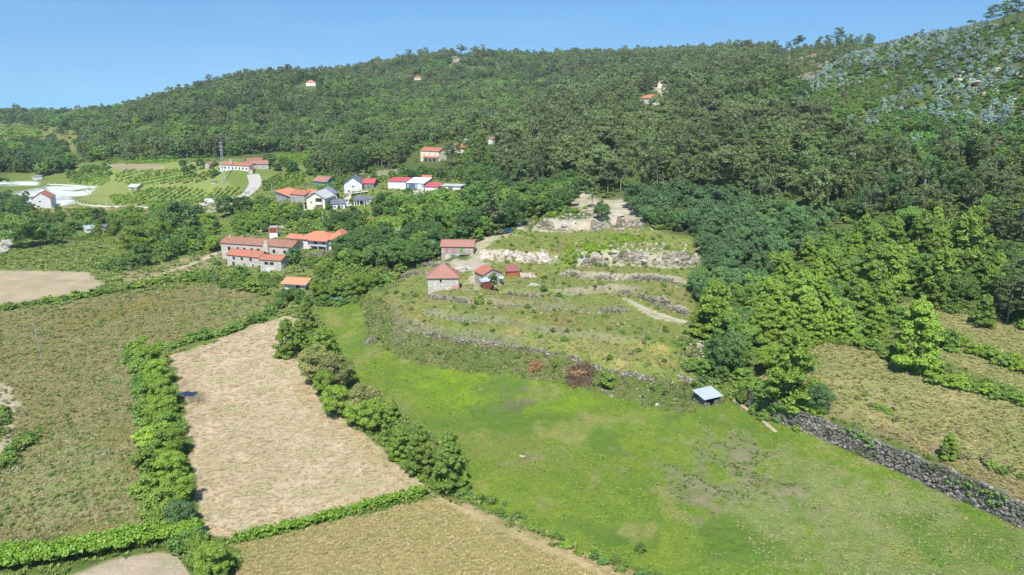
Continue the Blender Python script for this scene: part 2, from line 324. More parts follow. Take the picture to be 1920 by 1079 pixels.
ZCOL = {
 'border': ((.13,.18,.04),(.10,.15,.035),(.19,.2,.08),.5,1),
 'pergdirt': ((.48,.39,.29),(.40,.32,.22),(.2,.2,.1),.3,.4),
 'valley': ((.13,.18,.04),(.17,.2,.06),(.08,.13,.03),.5,1),
 'leftfield': ((.25,.22,.09),(.18,.19,.06),(.30,.21,.12),.55,1.2),
 'green2': ((.15,.19,.045),(.11,.16,.035),(.21,.2,.07),.35,1),
 'bareplow': ((.42,.34,.23),(.37,.30,.20),(.30,.28,.16),.2,.6),
 'tan2': ((.31,.27,.14),(.24,.22,.1),(.12,.16,.04),.4,1),
 'smallmeadow': ((.12,.2,.035),(.10,.17,.03),(.16,.2,.05),.3,.5),
 'straw': ((.55,.44,.30),(.47,.37,.235),(.36,.24,.14),.4,1.5),
 'dry': ((.34,.27,.12),(.25,.24,.085),(.42,.34,.18),.5,1.2),
 'meadow': ((.17,.245,.032),(.12,.19,.028),(.23,.27,.07),.5,1),
 'terr': ((.17,.235,.045),(.24,.24,.075),(.11,.17,.035),.55,1),
 'bank': ((.10,.145,.035),(.16,.16,.06),(.38,.34,.24),.5,1),
 'rightfield': ((.30,.27,.12),(.22,.24,.08),(.38,.3,.16),.5,1),
 'rightfield2': ((.28,.26,.11),(.2,.22,.07),(.34,.28,.15),.5,1),
 'rightbare': ((.28,.2,.125),(.23,.17,.09),(.16,.15,.06),.45,1.5),
 'hillgrey': ((.26,.2,.14),(.17,.15,.08),(.36,.3,.24),.5,3),
 'gumhill': ((.11,.145,.045),(.15,.15,.07),(.34,.27,.18),.35,3),
 'path1': ((.43,.39,.27),(.34,.32,.2),(.2,.22,.09),.3,.8),
 'yard': ((.48,.42,.34),(.38,.34,.25),(.55,.5,.45),.5,.5),
 'path2': ((.45,.42,.28),(.36,.34,.2),(.2,.2,.09),.3,.3),
 'clear': ((.5,.45,.35),(.38,.33,.22),(.2,.2,.09),.3,1),
 'white1': ((.70,.73,.78),(.52,.56,.59),(.22,.28,.16),.5,1.5),
 'white0': ((.8,.83,.85),(.7,.75,.77),(.3,.4,.25),.2,.5),
 'brownstrip': ((.3,.2,.1),(.34,.27,.14),(.14,.17,.05),.3,.8),
 'ltrack': ((.42,.36,.25),(.35,.29,.18),(.3,.18,.1),.3,.8),
 'leftred': ((.3,.15,.085),(.24,.16,.07),(.15,.15,.05),.4,1),
 'yellowf': ((.22,.175,.035),(.16,.15,.045),(.42,.32,.03),.25,2),
 'meadowdry': ((.23,.25,.09),(.17,.22,.06),(.3,.27,.15),.5,3),
 'tan3': ((.30,.24,.10),(.26,.24,.09),(.17,.2,.05),.4,1),
 'tan4': ((.33,.28,.10),(.27,.27,.09),(.17,.22,.05),.45,1),
 'olive1': ((.14,.19,.035),(.20,.22,.06),(.11,.16,.03),.5,2),
 'olive2': ((.22,.22,.08),(.16,.2,.05),(.28,.25,.12),.5,2),
 'rough1': ((.26,.22,.10),(.2,.2,.08),(.30,.28,.16),.5,2),
 'rough2': ((.22,.26,.09),(.27,.26,.12),(.36,.36,.22),.45,2),
 'rough3': ((.2,.26,.07),(.16,.22,.05),(.26,.25,.1),.4,2),
 'strawedge': ((.42,.31,.17),(.46,.37,.22),(.3,.25,.13),.4,.5),
 'meadowtan': ((.235,.245,.075),(.2,.235,.055),(.29,.27,.12),.5,2),
 'meadowdark': ((.11,.175,.03),(.13,.2,.035),(.09,.13,.03),.5,2),
 'lime': ((.19,.30,.018),(.14,.24,.02),(.25,.34,.03),.45,4),
 'lime2': ((.22,.34,.03),(.16,.26,.02),(.3,.36,.04),.3,1),
 'dirtpatch': ((.12,.18,.04),(.29,.235,.155),(.34,.28,.2),.42,4),
 'darkspot': ((.13,.13,.07),(.17,.16,.1),(.1,.12,.05),.4,1),
 'spot2': ((.3,.2,.16),(.2,.15,.12),(.1,.1,.06),.4,.2),
 'puddleearth': ((.22,.17,.11),(.12,.1,.07),(.3,.22,.14),.4,.5),
 'brownveg': ((.3,.2,.12),(.22,.19,.07),(.4,.3,.2),.4,.5),
 'tanveg': ((.3,.2,.08),(.24,.19,.07),(.17,.17,.05),.4,1),
 'tanveg2': ((.3,.17,.07),(.24,.17,.07),(.17,.17,.05),.4,1),
 'yveg': ((.3,.24,.09),(.24,.2,.07),(.2,.17,.06),.4,1),
 'tracks2': ((.52,.40,.23),(.36,.28,.13),(.26,.22,.09),.3,.3),
 'tracks': ((.50,.38,.22),(.27,.21,.09),(.2,.17,.06),.3,.6),
 'vine1': ((.19,.25,.06),(.24,.25,.09),(.13,.2,.04),.4,1),
 'earthband': ((.32,.25,.17),(.28,.24,.15),(.15,.17,.06),.3,1),
 'vine2': ((.2,.22,.07),(.16,.2,.05),(.28,.22,.1),.3,1),
 'vine3': ((.2,.24,.05),(.16,.2,.05),(.28,.22,.1),.3,1),
 'hillfields': ((.14,.18,.045),(.2,.19,.07),(.3,.22,.13),.3,3),
 'plot': ((.33,.31,.2),(.36,.33,.24),(.18,.2,.08),.25,1),
 'slopegrey': ((.33,.3,.23),(.2,.2,.1),(.4,.36,.3),.4,1),
 'roadbare': ((.26,.2,.12),(.17,.18,.06),(.36,.3,.2),.4,1),
 'scree1': ((.2,.19,.12),(.13,.15,.07),(.36,.32,.27),.4,4),
 'scree2': ((.5,.45,.38),(.3,.28,.18),(.42,.38,.33),.4,3),
 'scree3': ((.28,.26,.17),(.17,.19,.09),(.36,.32,.25),.45,4),
 'crestrock': ((.3,.27,.2),(.2,.2,.12),(.42,.39,.33),.35,2),
}
ORDER = ['border','valley','leftfield','green2','bareplow','tan2','smallmeadow','vine1','earthband','vine2','vine3','hillfields','plot','slopegrey','roadbare','gumhill','hillgrey','crestrock','scree1','scree2','scree3','dry','meadow','meadowdry','olive1','olive2','lime','meadowdark','meadowtan',
 'straw','strawedge','terr','tan3','tan4','bank','yveg','tanveg','tanveg2','brownveg','lime2','rightfield','rightfield2','rightbare','rough1','rough2','rough3','yellowf','dirtpatch','darkspot','spot2','puddleearth','pergdirt','tracks','tracks2','path1','yard','path2','clear',
 'white1','white0','brownstrip','leftred','ltrack']
cols = np.empty((3,) + GX.shape + (3,), np.float32); par = np.full(GX.shape, DEF[3], np.float32)
for k in range(3): cols[k][:] = DEF[k]
ZM = {}
SOFT = dict(meadowtan=4, meadowdark=4, meadowdry=18, lime=16, dirtpatch=7, darkspot=8, spot2=3, yellowf=10, tanveg=10, tanveg2=8, brownveg=7, yveg=8, tan3=8, tan4=8, olive1=10, olive2=10, puddleearth=5, leftred=6, rightbare=4, lime2=3, strawedge=5, rough1=8, rough2=8, rough3=8, hillgrey=10, yard=4, path1=3, clear=4)
for nm in ORDER:
    A, B, C, p, e = ZCOL[nm]; m = poly_mask(ZPOLY[nm], GX, GY, e)
    if nm == 'meadowdry': m &= fbm(GX / 7, GY / 9, 4, 97) + .5 * (fbm(GX / 25, GY / 25, 2, 18) - .5) > .46
    if nm == 'meadowtan': m &= fbm(GX / 6, GY / 7, 4, 141) + .3 * (fbm(GX / 20, GY / 20, 2, 142) - .5) > .665
    if nm == 'meadowdark': m &= fbm(GX / 8, GY / 9, 4, 151) > .58
    if nm == 'dirtpatch': m &= fbm(GX / 3.2, GY / 5, 4, 87) + .6 * (fbm(GX / 14, GY / 14, 2, 8) - .5) > .49
    if nm in ('white1',): m &= fbm(GX / 9, GY / 2.5, 3, 88) > .36
    if nm in SOFT:
        r0, r1 = np.where(m.any(1))[0][[0, -1]]; c0, c1 = np.where(m.any(0))[0][[0, -1]]; q = SOFT[nm]; a0, a1, b0, b1 = max(r0 - 3 * q, 0), min(r1 + 3 * q, NY), max(c0 - 3 * q, 0), min(c1 + 3 * q, NT)
        f = m[a0:a1, b0:b1].astype(float)
        for _ in range(2):
            for ax in (0, 1):
                cs = np.cumsum(np.pad(f, [(q + 1, q) if i == ax else (0, 0) for i in (0, 1)], mode='edge'), axis=ax); f = (np.take(cs, np.arange(2 * q + 1, cs.shape[ax]), ax) - np.take(cs, np.arange(0, cs.shape[ax] - 2 * q - 1), ax)) / (2 * q + 1)
        gx, gy = GX[a0:a1, b0:b1], GY[a0:a1, b0:b1]; w = sstep(.2, .8, f + (fbm(gx / 2.2, gy / 2.8, 4, 33) - .5) * 1.5 * (f > .01)) * (f > .01)
        for k, c in enumerate((A, B, C)): cols[k][a0:a1, b0:b1] = cols[k][a0:a1, b0:b1] * (1 - w[..., None]) + np.array(c) * w[..., None]
        par[a0:a1, b0:b1] = par[a0:a1, b0:b1] * (1 - w) + p * w; m = np.zeros_like(m); m[a0:a1, b0:b1] = w > .5; ZM[nm] = m; continue
    ZM[nm] = m
    for k, c in enumerate((A, B, C)): cols[k][m] = c
    par[m] = p
# bare rock where the terrace cuts are steep, grass on the ledges
dZx = np.gradient(GZ, axis=1) / np.maximum(np.abs(np.gradient(GX, axis=1)), 1e-3)
dZy = np.gradient(GZ, axis=0) / np.gradient(GY, axis=0); slope = np.hypot(dZx, dZy)
px_, py_, _ = project(GX, GY, GZ)
def rockify(box, thr, A, B, C, p):
    m = (px_ > box[0]) & (px_ < box[2]) & (py_ > box[1]) & (py_ < box[3]) & (slope + (fbm(GX / 2, GY / 2, 3, 61) - .5) * .8 > thr)
    for k, c in enumerate((A, B, C)): cols[k][m] = c
    par[m] = p
rockify((1080, 445, 1330, 510), .55, (.42,.36,.28), (.52,.46,.38), (.3,.25,.17), .5)
rockify((900, 450, 1045, 500), .55, (.66,.62,.54), (.5,.42,.34), (.3,.28,.2), .3)
rockify((1000, 380, 1260, 440), .5, (.4,.32,.24), (.55,.49,.4), (.2,.18,.1), .45)
rockify((1020, 505, 1300, 545), .7, (.34,.28,.22), (.42,.36,.3), (.14,.16,.06), .5)
rockify((740, 545, 1310, 640), .72, (.16,.17,.08), (.30,.26,.19), (.11,.15,.05), .6)
# ---- soften the mask edges by one smoothing pass each way
for k in range(3):
    c = cols[k]; c[1:-1] = (c[:-2] + 2 * c[1:-1] + c[2:]) / 4; c[:, 1:-1] = (c[:, :-2] + 2 * c[:, 1:-1] + c[:, 2:]) / 4
# surface relief by cover: tall weeds and mown straw are not flat
rel = np.zeros(GX.shape)
for nm, a in (('leftfield', .5), ('meadow', .35), ('terr', .5), ('straw', .22), ('dry', .45), ('rightfield', .45), ('bank', .9), ('rightbare', .4), ('green2', .2)): rel[ZM[nm]] = a
GZ = GZ + rel * (fbm(GX / 1.3, GY / 1.3, 3, 17) - .5) * 1.1
rt = ZM['bareplow']; GZ[rt] -= .05
gi = np.arange(NY * NT).reshape(NY, NT)
gf = np.stack([gi[:-1, :-1], gi[:-1, 1:], gi[1:, 1:], gi[1:, :-1]], -1).reshape(-1, 4)
gv = np.stack([GX, GY, GZ], -1).reshape(-1, 3)
G = NT_('ground', .95, .1)
cA, cB, cC = (G.attr('c' + k).outputs['Color'] for k in 'ABC'); pa = G.attr('par').outputs['Fac']
n1 = G.noise(.055, 4); n2 = G.noise(.45, 5, rough=.65); n3 = G.noise(1.9, 5, rough=.7, dist=.6); n4 = G.noise(5.5, 3, rough=.7)
f1 = G.ramp(G.math('ADD', G.math('MULTIPLY', n1, .55), G.math('MULTIPLY', n2, .45)), .40, .60)
n0 = G.noise(.016, 5, rough=.6); n15 = G.noise(.17, 4, rough=.6)
c1 = G.mix(f1, cA, cB); c1 = G.mix(G.math('MULTIPLY', G.ramp(n15, .5, .68), .7), c1, G.mix(1.0, cB, (.75,.95,.7), 'MULTIPLY')); c1 = G.mix(G.math('MULTIPLY', G.ramp(n15, .46, .3), .5), c1, G.mix(1.0, cA, (1.35,1.2,1.15), 'MULTIPLY'))
thr = G.math('SUBTRACT', .80, G.math('MULTIPLY', pa, .45))
f2 = G.math('MULTIPLY', G.math('SUBTRACT', G.math('ADD', G.math('MULTIPLY', n3, .7), G.math('MULTIPLY', n2, .3)), thr), 9.0)
f2 = G.N('ShaderNodeClamp', i={0: f2}).outputs[0]
c2 = G.mix(f2, c1, cC)
vv = G.math('ADD', .42, G.math('MULTIPLY', G.math('ADD', n4, G.math('MULTIPLY', n3, 1.0)), .58))
vc = G.N('ShaderNodeCombineColor', i={0: vv, 1: vv, 2: vv}).outputs[0]
G.col(G.mix(1.0, c2, vc, 'MULTIPLY'))
G.bump(G.math('ADD', n3, G.math('MULTIPLY', n4, .5)), .9, .35)
me = mesh_np('ground', gv, gf, [G.m], smooth=True)
for k, nm in enumerate(('cA', 'cB', 'cC')):
    a = me.attributes.new(nm, 'FLOAT_COLOR', 'POINT')
    a.data.foreach_set('color', np.concatenate([cols[k].reshape(-1, 3), np.ones((NY * NT, 1), np.float32)], 1).ravel())
a = me.attributes.new('par', 'FLOAT', 'POINT'); a.data.foreach_set('value', par.ravel())
gobj = tag(link(bpy.data.objects.new('ground', me)), kind='structure')
# ---------------------------------------------------------------- foliage materials and tree prototypes
def leaf_mat(name, c1, c2, c3, trans=.28):
    """c1 -> c2 leaf to leaf, c3 the tone some whole plants lean to"""
    m = bpy.data.materials.new(name); m.use_nodes = True; t = m.node_tree; n = t.nodes; n.clear()
    M = NT_.__new__(NT_); M.m = m; M.t = t; M.n = n
    v = M.attr('v').outputs['Fac']; oi = M.N('ShaderNodeObjectInfo'); rnd = oi.outputs['Random']
    ln = M.N('ShaderNodeTexNoise', i={'Scale': .022, 'Detail': 3.0, 'Vector': oi.outputs['Location']}).outputs['Fac']
    a = M.mix(v, c1, c2); b = M.mix(M.ramp(rnd, .1, 1.0), a, c3); b = M.mix(M.math('MULTIPLY', M.ramp(ln, .44, .60), .85), b, tuple(x * y for x, y in zip(c2, (1.0, 1.12, .9)))); b = M.mix(M.math('MULTIPLY', M.ramp(ln, .5, .38), .6), b, tuple(x * .8 for x in c1))
    mx = M.mix(.55, a, b)
    br = M.math('ADD', .76, M.math('MULTIPLY', M.math('FRACT', M.math('MULTIPLY', rnd, 17.3)), .48))
    brc = M.N('ShaderNodeCombineColor', i={0: br, 1: br, 2: br}).outputs[0]
    c = M.mix(1.0, mx, brc, 'MULTIPLY')
    d = M.N('ShaderNodeBsdfDiffuse', i={'Color': c}); tr = M.N('ShaderNodeBsdfTranslucent', i={'Color': c})
    g = M.N('ShaderNodeBsdfGlossy', i={'Roughness': .5, 'Color': (1, 1, 1, 1)})
    s1 = M.N('ShaderNodeMixShader', i={0: trans}); t.links.new(d.outputs[0], s1.inputs[1]); t.links.new(tr.outputs[0], s1.inputs[2])
    s2 = M.N('ShaderNodeMixShader', i={0: .035}); t.links.new(s1.outputs[0], s2.inputs[1]); t.links.new(g.outputs[0], s2.inputs[2])
    o = M.N('ShaderNodeOutputMaterial'); t.links.new(s2.outputs[0], o.inputs[0])
    return m
LM = {
 'chestnut': leaf_mat('chestnut_leaf', (.12,.215,.022), (.30,.42,.05), (.19,.31,.04), .28),
 'broad': leaf_mat('broad_leaf', (.09,.18,.03), (.22,.35,.06), (.13,.29,.05)),
 'oakdark': leaf_mat('dark_leaf', (.055,.135,.034), (.14,.245,.055), (.07,.185,.045)),
 'pine': leaf_mat('pine_needles', (.085,.14,.04), (.2,.27,.075), (.14,.22,.06), .3),
 'euc': leaf_mat('eucalyptus_leaf', (.10,.145,.05), (.235,.29,.10), (.16,.23,.08), .28),
 'gum': leaf_mat('blue_gum_leaf', (.24,.35,.30), (.47,.58,.54), (.3,.40,.33), .3),
 'acacia': leaf_mat('acacia_leaf', (0.070,0.154,0.052), (0.166,0.280,0.096), (0.096,0.219,0.079), .2),
 'shrub': leaf_mat('shrub_leaf', (0.105,0.193,0.028), (0.245,0.350,0.052), (0.175,0.210,0.052)),
 'broom': leaf_mat('broom_leaf', (0.079,0.201,0.044), (0.158,0.315,0.061), (0.123,0.228,0.070)),
 'bramble': leaf_mat('bramble_leaf', (0.130,0.169,0.052), (0.260,0.260,0.117), (0.312,0.247,0.130)),
 'vine': leaf_mat('vine_leaf', (0.130,0.260,0.018), (0.260,0.416,0.039), (0.169,0.299,0.026)),
 'fern': leaf_mat('fern_leaf', (0.180,0.312,0.017), (0.312,0.456,0.036), (0.240,0.360,0.024)),
 'cedar': leaf_mat('cedar_needles', (0.096,0.149,0.052), (0.228,0.280,0.105), (0.140,0.193,0.070), .15),
 'cream': leaf_mat('flowering_leaf', (0.115,0.172,0.034), (0.437,0.414,0.149), (0.287,0.310,0.092)),
 'golden': leaf_mat('golden_leaf', (.2,.2,.03), (.36,.31,.05), (.2,.23,.04)),
}
bk = NT_('bark', .9, .1); bk.col(bk.mix(bk.noise(3, 4), (.09,.07,.05), (.2,.165,.13))); BARK = bk.m
bk = NT_('pale_bark', .9, .1); bk.col(bk.mix(bk.noise(2, 4), (.16,.13,.1), (.36,.31,.26))); PBARK = bk.m
def leaves(r, C, Rr, nper, size, up=.35, asp=1.3, shell=(.55, 1.15), low=-.5):
    """leaf quads on the lobes C (n,3) radii Rr (n,3)"""
    C = np.repeat(C, nper, 0); Rr = np.repeat(Rr, nper, 0); N = len(C)
    d = r.normal(size=(N, 3)); d /= np.linalg.norm(d, axis=1)[:, None]
    flip = d[:, 2] < low; d[flip, 2] *= -1
    p = C + d * Rr * r.uniform(*shell, size=(N, 1))
    nrm = d / Rr * Rr.mean(1)[:, None] + r.normal(size=(N, 3)) * .55 + np.array([0, 0, up]); nrm /= np.linalg.norm(nrm, axis=1)[:, None]
    a = np.cross(nrm, r.normal(size=(N, 3))); a /= np.linalg.norm(a, axis=1)[:, None]; b = np.cross(nrm, a)
    s = size * r.uniform(.55, 1.35, size=(N, 1)); a = a * s * .5; b = b * s * .5 * asp; bend = nrm * s * .12
    V = np.stack([p - a * .3 - b, p + a - bend, p + a * .2 + b, p - a - bend], 1).reshape(-1, 3)
    Fc = np.arange(N * 4).reshape(N, 4)
    return V, Fc
def tube(path, rad, k=6):
    path = np.asarray(path, float); V = []; Fs = []
    for i, p in enumerate(path):
        q = path[min(i + 1, len(path) - 1)] - path[max(i - 1, 0)]; q = q / (np.linalg.norm(q) + 1e-9)
        a = np.cross(q, [0.3, 1, .1]); a /= np.linalg.norm(a); b = np.cross(q, a)
        for j in range(k):
            an = 2 * math.pi * j / k; V.append(p + (a * math.cos(an) + b * math.sin(an)) * rad[i])
    for i in range(len(path) - 1):
        for j in range(k): Fs.append([i * k + j, i * k + (j + 1) % k, (i + 1) * k + (j + 1) % k, (i + 1) * k + j])
    return np.array(V), np.array(Fs)
def join(parts):
    V = []; Fs = []; o = 0
    for v, f in parts: V.append(v); Fs.append(f + o); o += len(v)
    return np.concatenate(V), np.concatenate(Fs)
# every tree is modelled 10 m tall (shrubs 1 m) and scaled
def lobes(kind, r):
    C = []; S = []
    def add(x, y, z, a, b=None): C.append((x, y, z)); S.append((a, a, b or a))
    if kind == 'cone':           # pointed crown with stacked leafy tiers
        W = r.uniform(3.5, 4.2)
        for i in range(78):
            h = r.uniform(.03, .93); rr = W * (1 - h) ** .62 * (.8 + .2 * min(1, h / .15)); a = r.uniform(0, 6.28); q = rr * r.uniform(.62, 1.0)
            add(q * math.cos(a), q * math.sin(a), h * 10, r.uniform(.6, 1.05) * (.55 + .5 * (1 - h)), r.uniform(.35, .6))
        for h in (.1, .2, .35, .5, .65, .8): add(0, 0, h * 10, W * (1 - h) ** .62 * .68, 1.1)
        add(0, 0, 9.6, .35, .55)
    elif kind == 'round':
        for i in range(46):
            a = r.uniform(0, 6.28); e = math.asin(r.uniform(-.75, 1)); q = r.uniform(.72, 1.0); R0 = 3.9
            add(R0 * q * math.cos(a) * math.cos(e), R0 * q * math.sin(a) * math.cos(e), 5.0 + 4.2 * q * math.sin(e), r.uniform(.8, 1.5), r.uniform(.6, 1.1))
        add(0, 0, 5.6, 2.6, 2.8)
    elif kind == 'irreg':
        for k in range(5):
            a0 = r.uniform(0, 6.28); d0 = r.uniform(.6, 2.4); z0 = r.uniform(4, 8.4); R0 = r.uniform(1.2, 2.1)
            for i in range(8):
                a = r.uniform(0, 6.28); e = math.asin(r.uniform(-.6, 1))
                add(d0 * math.cos(a0) + R0 * math.cos(a) * math.cos(e), d0 * math.sin(a0) + R0 * math.sin(a) * math.cos(e), z0 + R0 * .8 * math.sin(e), r.uniform(.5, 1.0), r.uniform(.4, .8))
        add(0, 0, 6, 1.6, 2.4)
    elif kind == 'pine':         # bare trunk, clumped plates on top
        b = r.uniform(.38, .55)
        for i in range(34):
            h = b + (1 - b) * (i + r.uniform(0, 1)) / 34; rr = 2.7 * math.sin(min(1, (h - b) / (1 - b) * 1.3 + .25) * math.pi * .75) ** .8; a = r.uniform(0, 6.28); q = rr * r.uniform(.35, 1)
            add(q * math.cos(a), q * math.sin(a), h * 10 - .35, r.uniform(.5, .95), r.uniform(.25, .45))
    elif kind == 'umbrella':
        for i in range(22):
            a = r.uniform(0, 6.28); q = 3.0 * math.sqrt(r.uniform(0, 1)); add(q * math.cos(a), q * math.sin(a), 8.6 - .12 * q * q + r.uniform(-.3, .5), r.uniform(.6, 1.0), r.uniform(.35, .6))
    elif kind == 'euc':
        for i in range(36):
            h = r.uniform(.2, .98); rr = 2.5 * math.sin((h - .2) / .85 * math.pi) ** .6; a = r.uniform(0, 6.28); q = rr * r.uniform(.3, 1)
            add(q * math.cos(a), q * math.sin(a), h * 10 - .4, r.uniform(.4, .85), r.uniform(.5, .95))
    elif kind == 'young':        # narrow cone, loose
        for i in range(30):
            h = r.uniform(.04, .95); rr = 4.0 * (1 - h) ** .8; a = r.uniform(0, 6.28); q = rr * r.uniform(.3, 1)
            add(q * math.cos(a), q * math.sin(a), h * 10, r.uniform(.6, 1.1), r.uniform(.6, 1.1))
    elif kind == 'cedar':
        for i in range(54):
            h = r.uniform(.05, .96); rr = 3.9 * (1 - h) ** .85; a = r.uniform(0, 6.28); q = rr * r.uniform(.45, 1)
            add(q * math.cos(a), q * math.sin(a), h * 10 - q * .12, r.uniform(.5, .9) * (.5 + .7 * (1 - h)), r.uniform(.2, .32))
        for h in (.2, .4, .6, .8): add(0, 0, h * 10, 2.2 * (1 - h), .9)
    elif kind == 'dome':
        for i in range(30):
            a = r.uniform(0, 6.28); e = math.asin(r.uniform(0, 1)); q = r.uniform(.6, 1)
            add(5.2 * q * math.cos(a) * math.cos(e), 5.2 * q * math.sin(a) * math.cos(e), 1.2 + 7.6 * q * math.sin(e), r.uniform(1.2, 2.3), r.uniform(.9, 1.7))
        add(0, 0, 3, 3.4, 3.6)
    return np.array(C), np.array(S)
SPEC = {  # shape, leaf material, leaves per lobe, leaf size m (at 10 m), trunk radius, bark, up bias, bare part
 'chestnut': ('cone', 'chestnut', 200, .27, .22, BARK, .7, 1.0),
 'round': ('round', 'broad', 150, .32, .22, BARK, .4, 3.0),
 'roundchest': ('round', 'chestnut', 260, .26, .22, BARK, .5, 3.0),
 'roundcream': ('round', 'cream', 240, .26, .22, BARK, .5, 3.0),
 'darkround': ('round', 'oakdark', 150, .32, .24, BARK, .4, 3.0),
 'irreg': ('irreg', 'broad', 120, .3, .2, BARK, .4, 3.5),
 'pine': ('pine', 'pine', 90, .26, .16, PBARK, .5, 7.5),
 'umbrella': ('umbrella', 'pine', 110, .28, .17, PBARK, .6, 8.0),
 'euc': ('euc', 'euc', 80, .28, .13, PBARK, .1, 8.5),
 'eucwide': ('irreg', 'euc', 130, .28, .16, PBARK, .3, 4.5),
 'gumround': ('irreg', 'gum', 110, .34, .12, PBARK, .3, 5),
 'gum': ('young', 'gum', 130, .40, .12, PBARK, .3, 6),
 'acacia': ('irreg', 'acacia', 130, .26, .16, BARK, .4, 3.5),
 'acaciadome': ('round', 'acacia', 150, .27, .16, BARK, .4, 3),
 'cedar': ('cedar', 'cedar', 100, .26, .3, BARK, .6, 3),
 'cypress': ('young', 'golden', 100, .4, .2, BARK, .3, 2),
 'goldround': ('dome', 'golden', 130, .5, .15, BARK, .4, 2),
 'shrub': ('dome', 'shrub', 110, .65, .15, BARK, .5, 2),
 'darkshrub': ('dome', 'broad', 110, .65, .15, BARK, .5, 2),
 'broom': ('dome', 'broom', 60, .7, .15, BARK, .5, 2),
 'bramble': ('dome', 'bramble', 50, .8, .15, BARK, .5, 2),
 'fern': ('dome', 'fern', 50, 1.1, .15, BARK, .8, 2),
 'chestshrub': ('dome', 'chestnut', 170, .58, .15, BARK, .6, 2),
}
PROTO = {}
def proto(spec, var, lod):
    k = (spec, var, lod)
    if k in PROTO: return PROTO[k]
    shp, lm, npl, ls, tr, bark, up, bare = SPEC[spec]
    r = np.random.default_rng(abs(hash(spec)) % 1 + sum(map(ord, spec)) * 13 + var * 101)
    C, S = lobes(shp, r)
    if lod == 0: npl_, ls_ = npl, ls
    elif lod == 1: npl_, ls_ = max(8, int(npl / 2.6)), ls * 1.5
    else: npl_, ls_ = max(5, npl // 7), ls * 2.4
    V, Fc = leaves(r, C, S, npl_, ls_, up)
    # lumps of leaf share a tone, with leaf to leaf scatter: random, not tied to place in the crown
    lob = r.uniform(0, 1, len(C)); v = np.clip(np.repeat(lob, npl_) * .55 + r.uniform(0, 1, len(Fc)) * .5, 0, 1)
    parts = []
    lean = r.uniform(-.35, .35, 2); tip = min(bare + 1.5, 9.3)
    path = [(lean[0] * (h / 10) ** 2 * 1.5, lean[1] * (h / 10) ** 2 * 1.5, h) for h in np.linspace(-.6, tip, 6)]
    parts.append(tube(path, [tr * 1.3] + list(np.linspace(tr, tr * .35, 5)), 6 if lod == 0 else 4))
    nl = {0: 9, 1: 5, 2: 0}[lod]
    if 'dome' in shp: nl = min(nl, 5)
    for i in r.choice(len(C), min(nl, len(C)), False):
        c = C[i]; h0 = max(.6, min(c[2] - 1.2, tip - .5)); s = np.array([path[2][0], path[2][1], h0]); mid = (s + c) / 2 + np.array([0, 0, -.15])
        parts.append(tube([s, mid, c], [tr * .5, tr * .3, tr * .1], 4))
    tv, tf = join(parts)
    nm = {'pine': 'pine', 'umbrella': 'pine'}.get(spec, spec)
    cm = mesh_np(spec + '_crown', V, Fc, [LM[lm]], fattr=v)
    tm = mesh_np(spec + '_trunk', tv, tf, [bark], smooth=True)
    jv, jf = join([(tv, tf), (V, Fc)])
    jm = mesh_np(spec + '_tree', jv, jf, [bark, LM[lm]], midx=[0] * len(tf) + [1] * len(Fc), fattr=np.concatenate([np.zeros(len(tf)), v]))
    PROTO[k] = (tm, cm, jm); return PROTO[k]
KIND = {'chestnut': ('chestnut_tree', 'tree'), 'round': ('broadleaf_tree', 'tree'), 'roundchest': ('chestnut_tree', 'tree'), 'roundcream': ('flowering_tree', 'tree'), 'darkround': ('oak_tree', 'tree'),
        'irreg': ('broadleaf_tree', 'tree'), 'pine': ('pine_tree', 'pine tree'), 'umbrella': ('pine_tree', 'pine tree'), 'euc': ('eucalyptus_tree', 'tree'), 'eucwide': ('eucalyptus_tree', 'tree'), 'gumround': ('blue_gum_tree', 'tree'), 'gum': ('blue_gum_tree', 'tree'),
        'acacia': ('acacia_tree', 'tree'), 'acaciadome': ('acacia_tree', 'tree'), 'cedar': ('cedar_tree', 'tree'), 'cypress': ('cypress_tree', 'tree'), 'goldround': ('golden_bush', 'bush'),
        'shrub': ('shrub', 'shrub'), 'darkshrub': ('shrub', 'shrub'), 'broom': ('broom_bush', 'bush'), 'bramble': ('bramble_bush', 'bush'), 'fern': ('fern_clump', 'fern'), 'chestshrub': ('shrub', 'shrub')}
def plant(spec, x, y, z, h, wf=1.0, label=None, group=None, rot=None, lod=None, var=None):
    """one plant as a thing: near ones trunk and crown, far ones one mesh"""
    dep = project(x, y, z)[2]; apx = h * F / dep
    if lod is None: lod = 0 if apx > 45 else (1 if apx > 16 else 2)
    nv = 4; var = random.randrange(nv) if var is None else var
    tm, cm, jm = proto(spec, var, lod); s = h / 10.0
    nm, cat = KIND[spec]; rz = random.uniform(0, 6.28) if rot is None else rot
    if apx > 30:
        e = bpy.data.objects.new(nm, None); e.empty_display_size = .5
        link(e); link(bpy.data.objects.new('trunk', tm), e); link(bpy.data.objects.new('crown', cm), e)
    else:
        e = link(bpy.data.objects.new(nm, jm))
    e.location = (x, y, z); e.rotation_euler = (0, 0, rz); e.scale = (s * wf, s * wf, s)
    tag(e, label, cat, group); return e
COUNT = {}
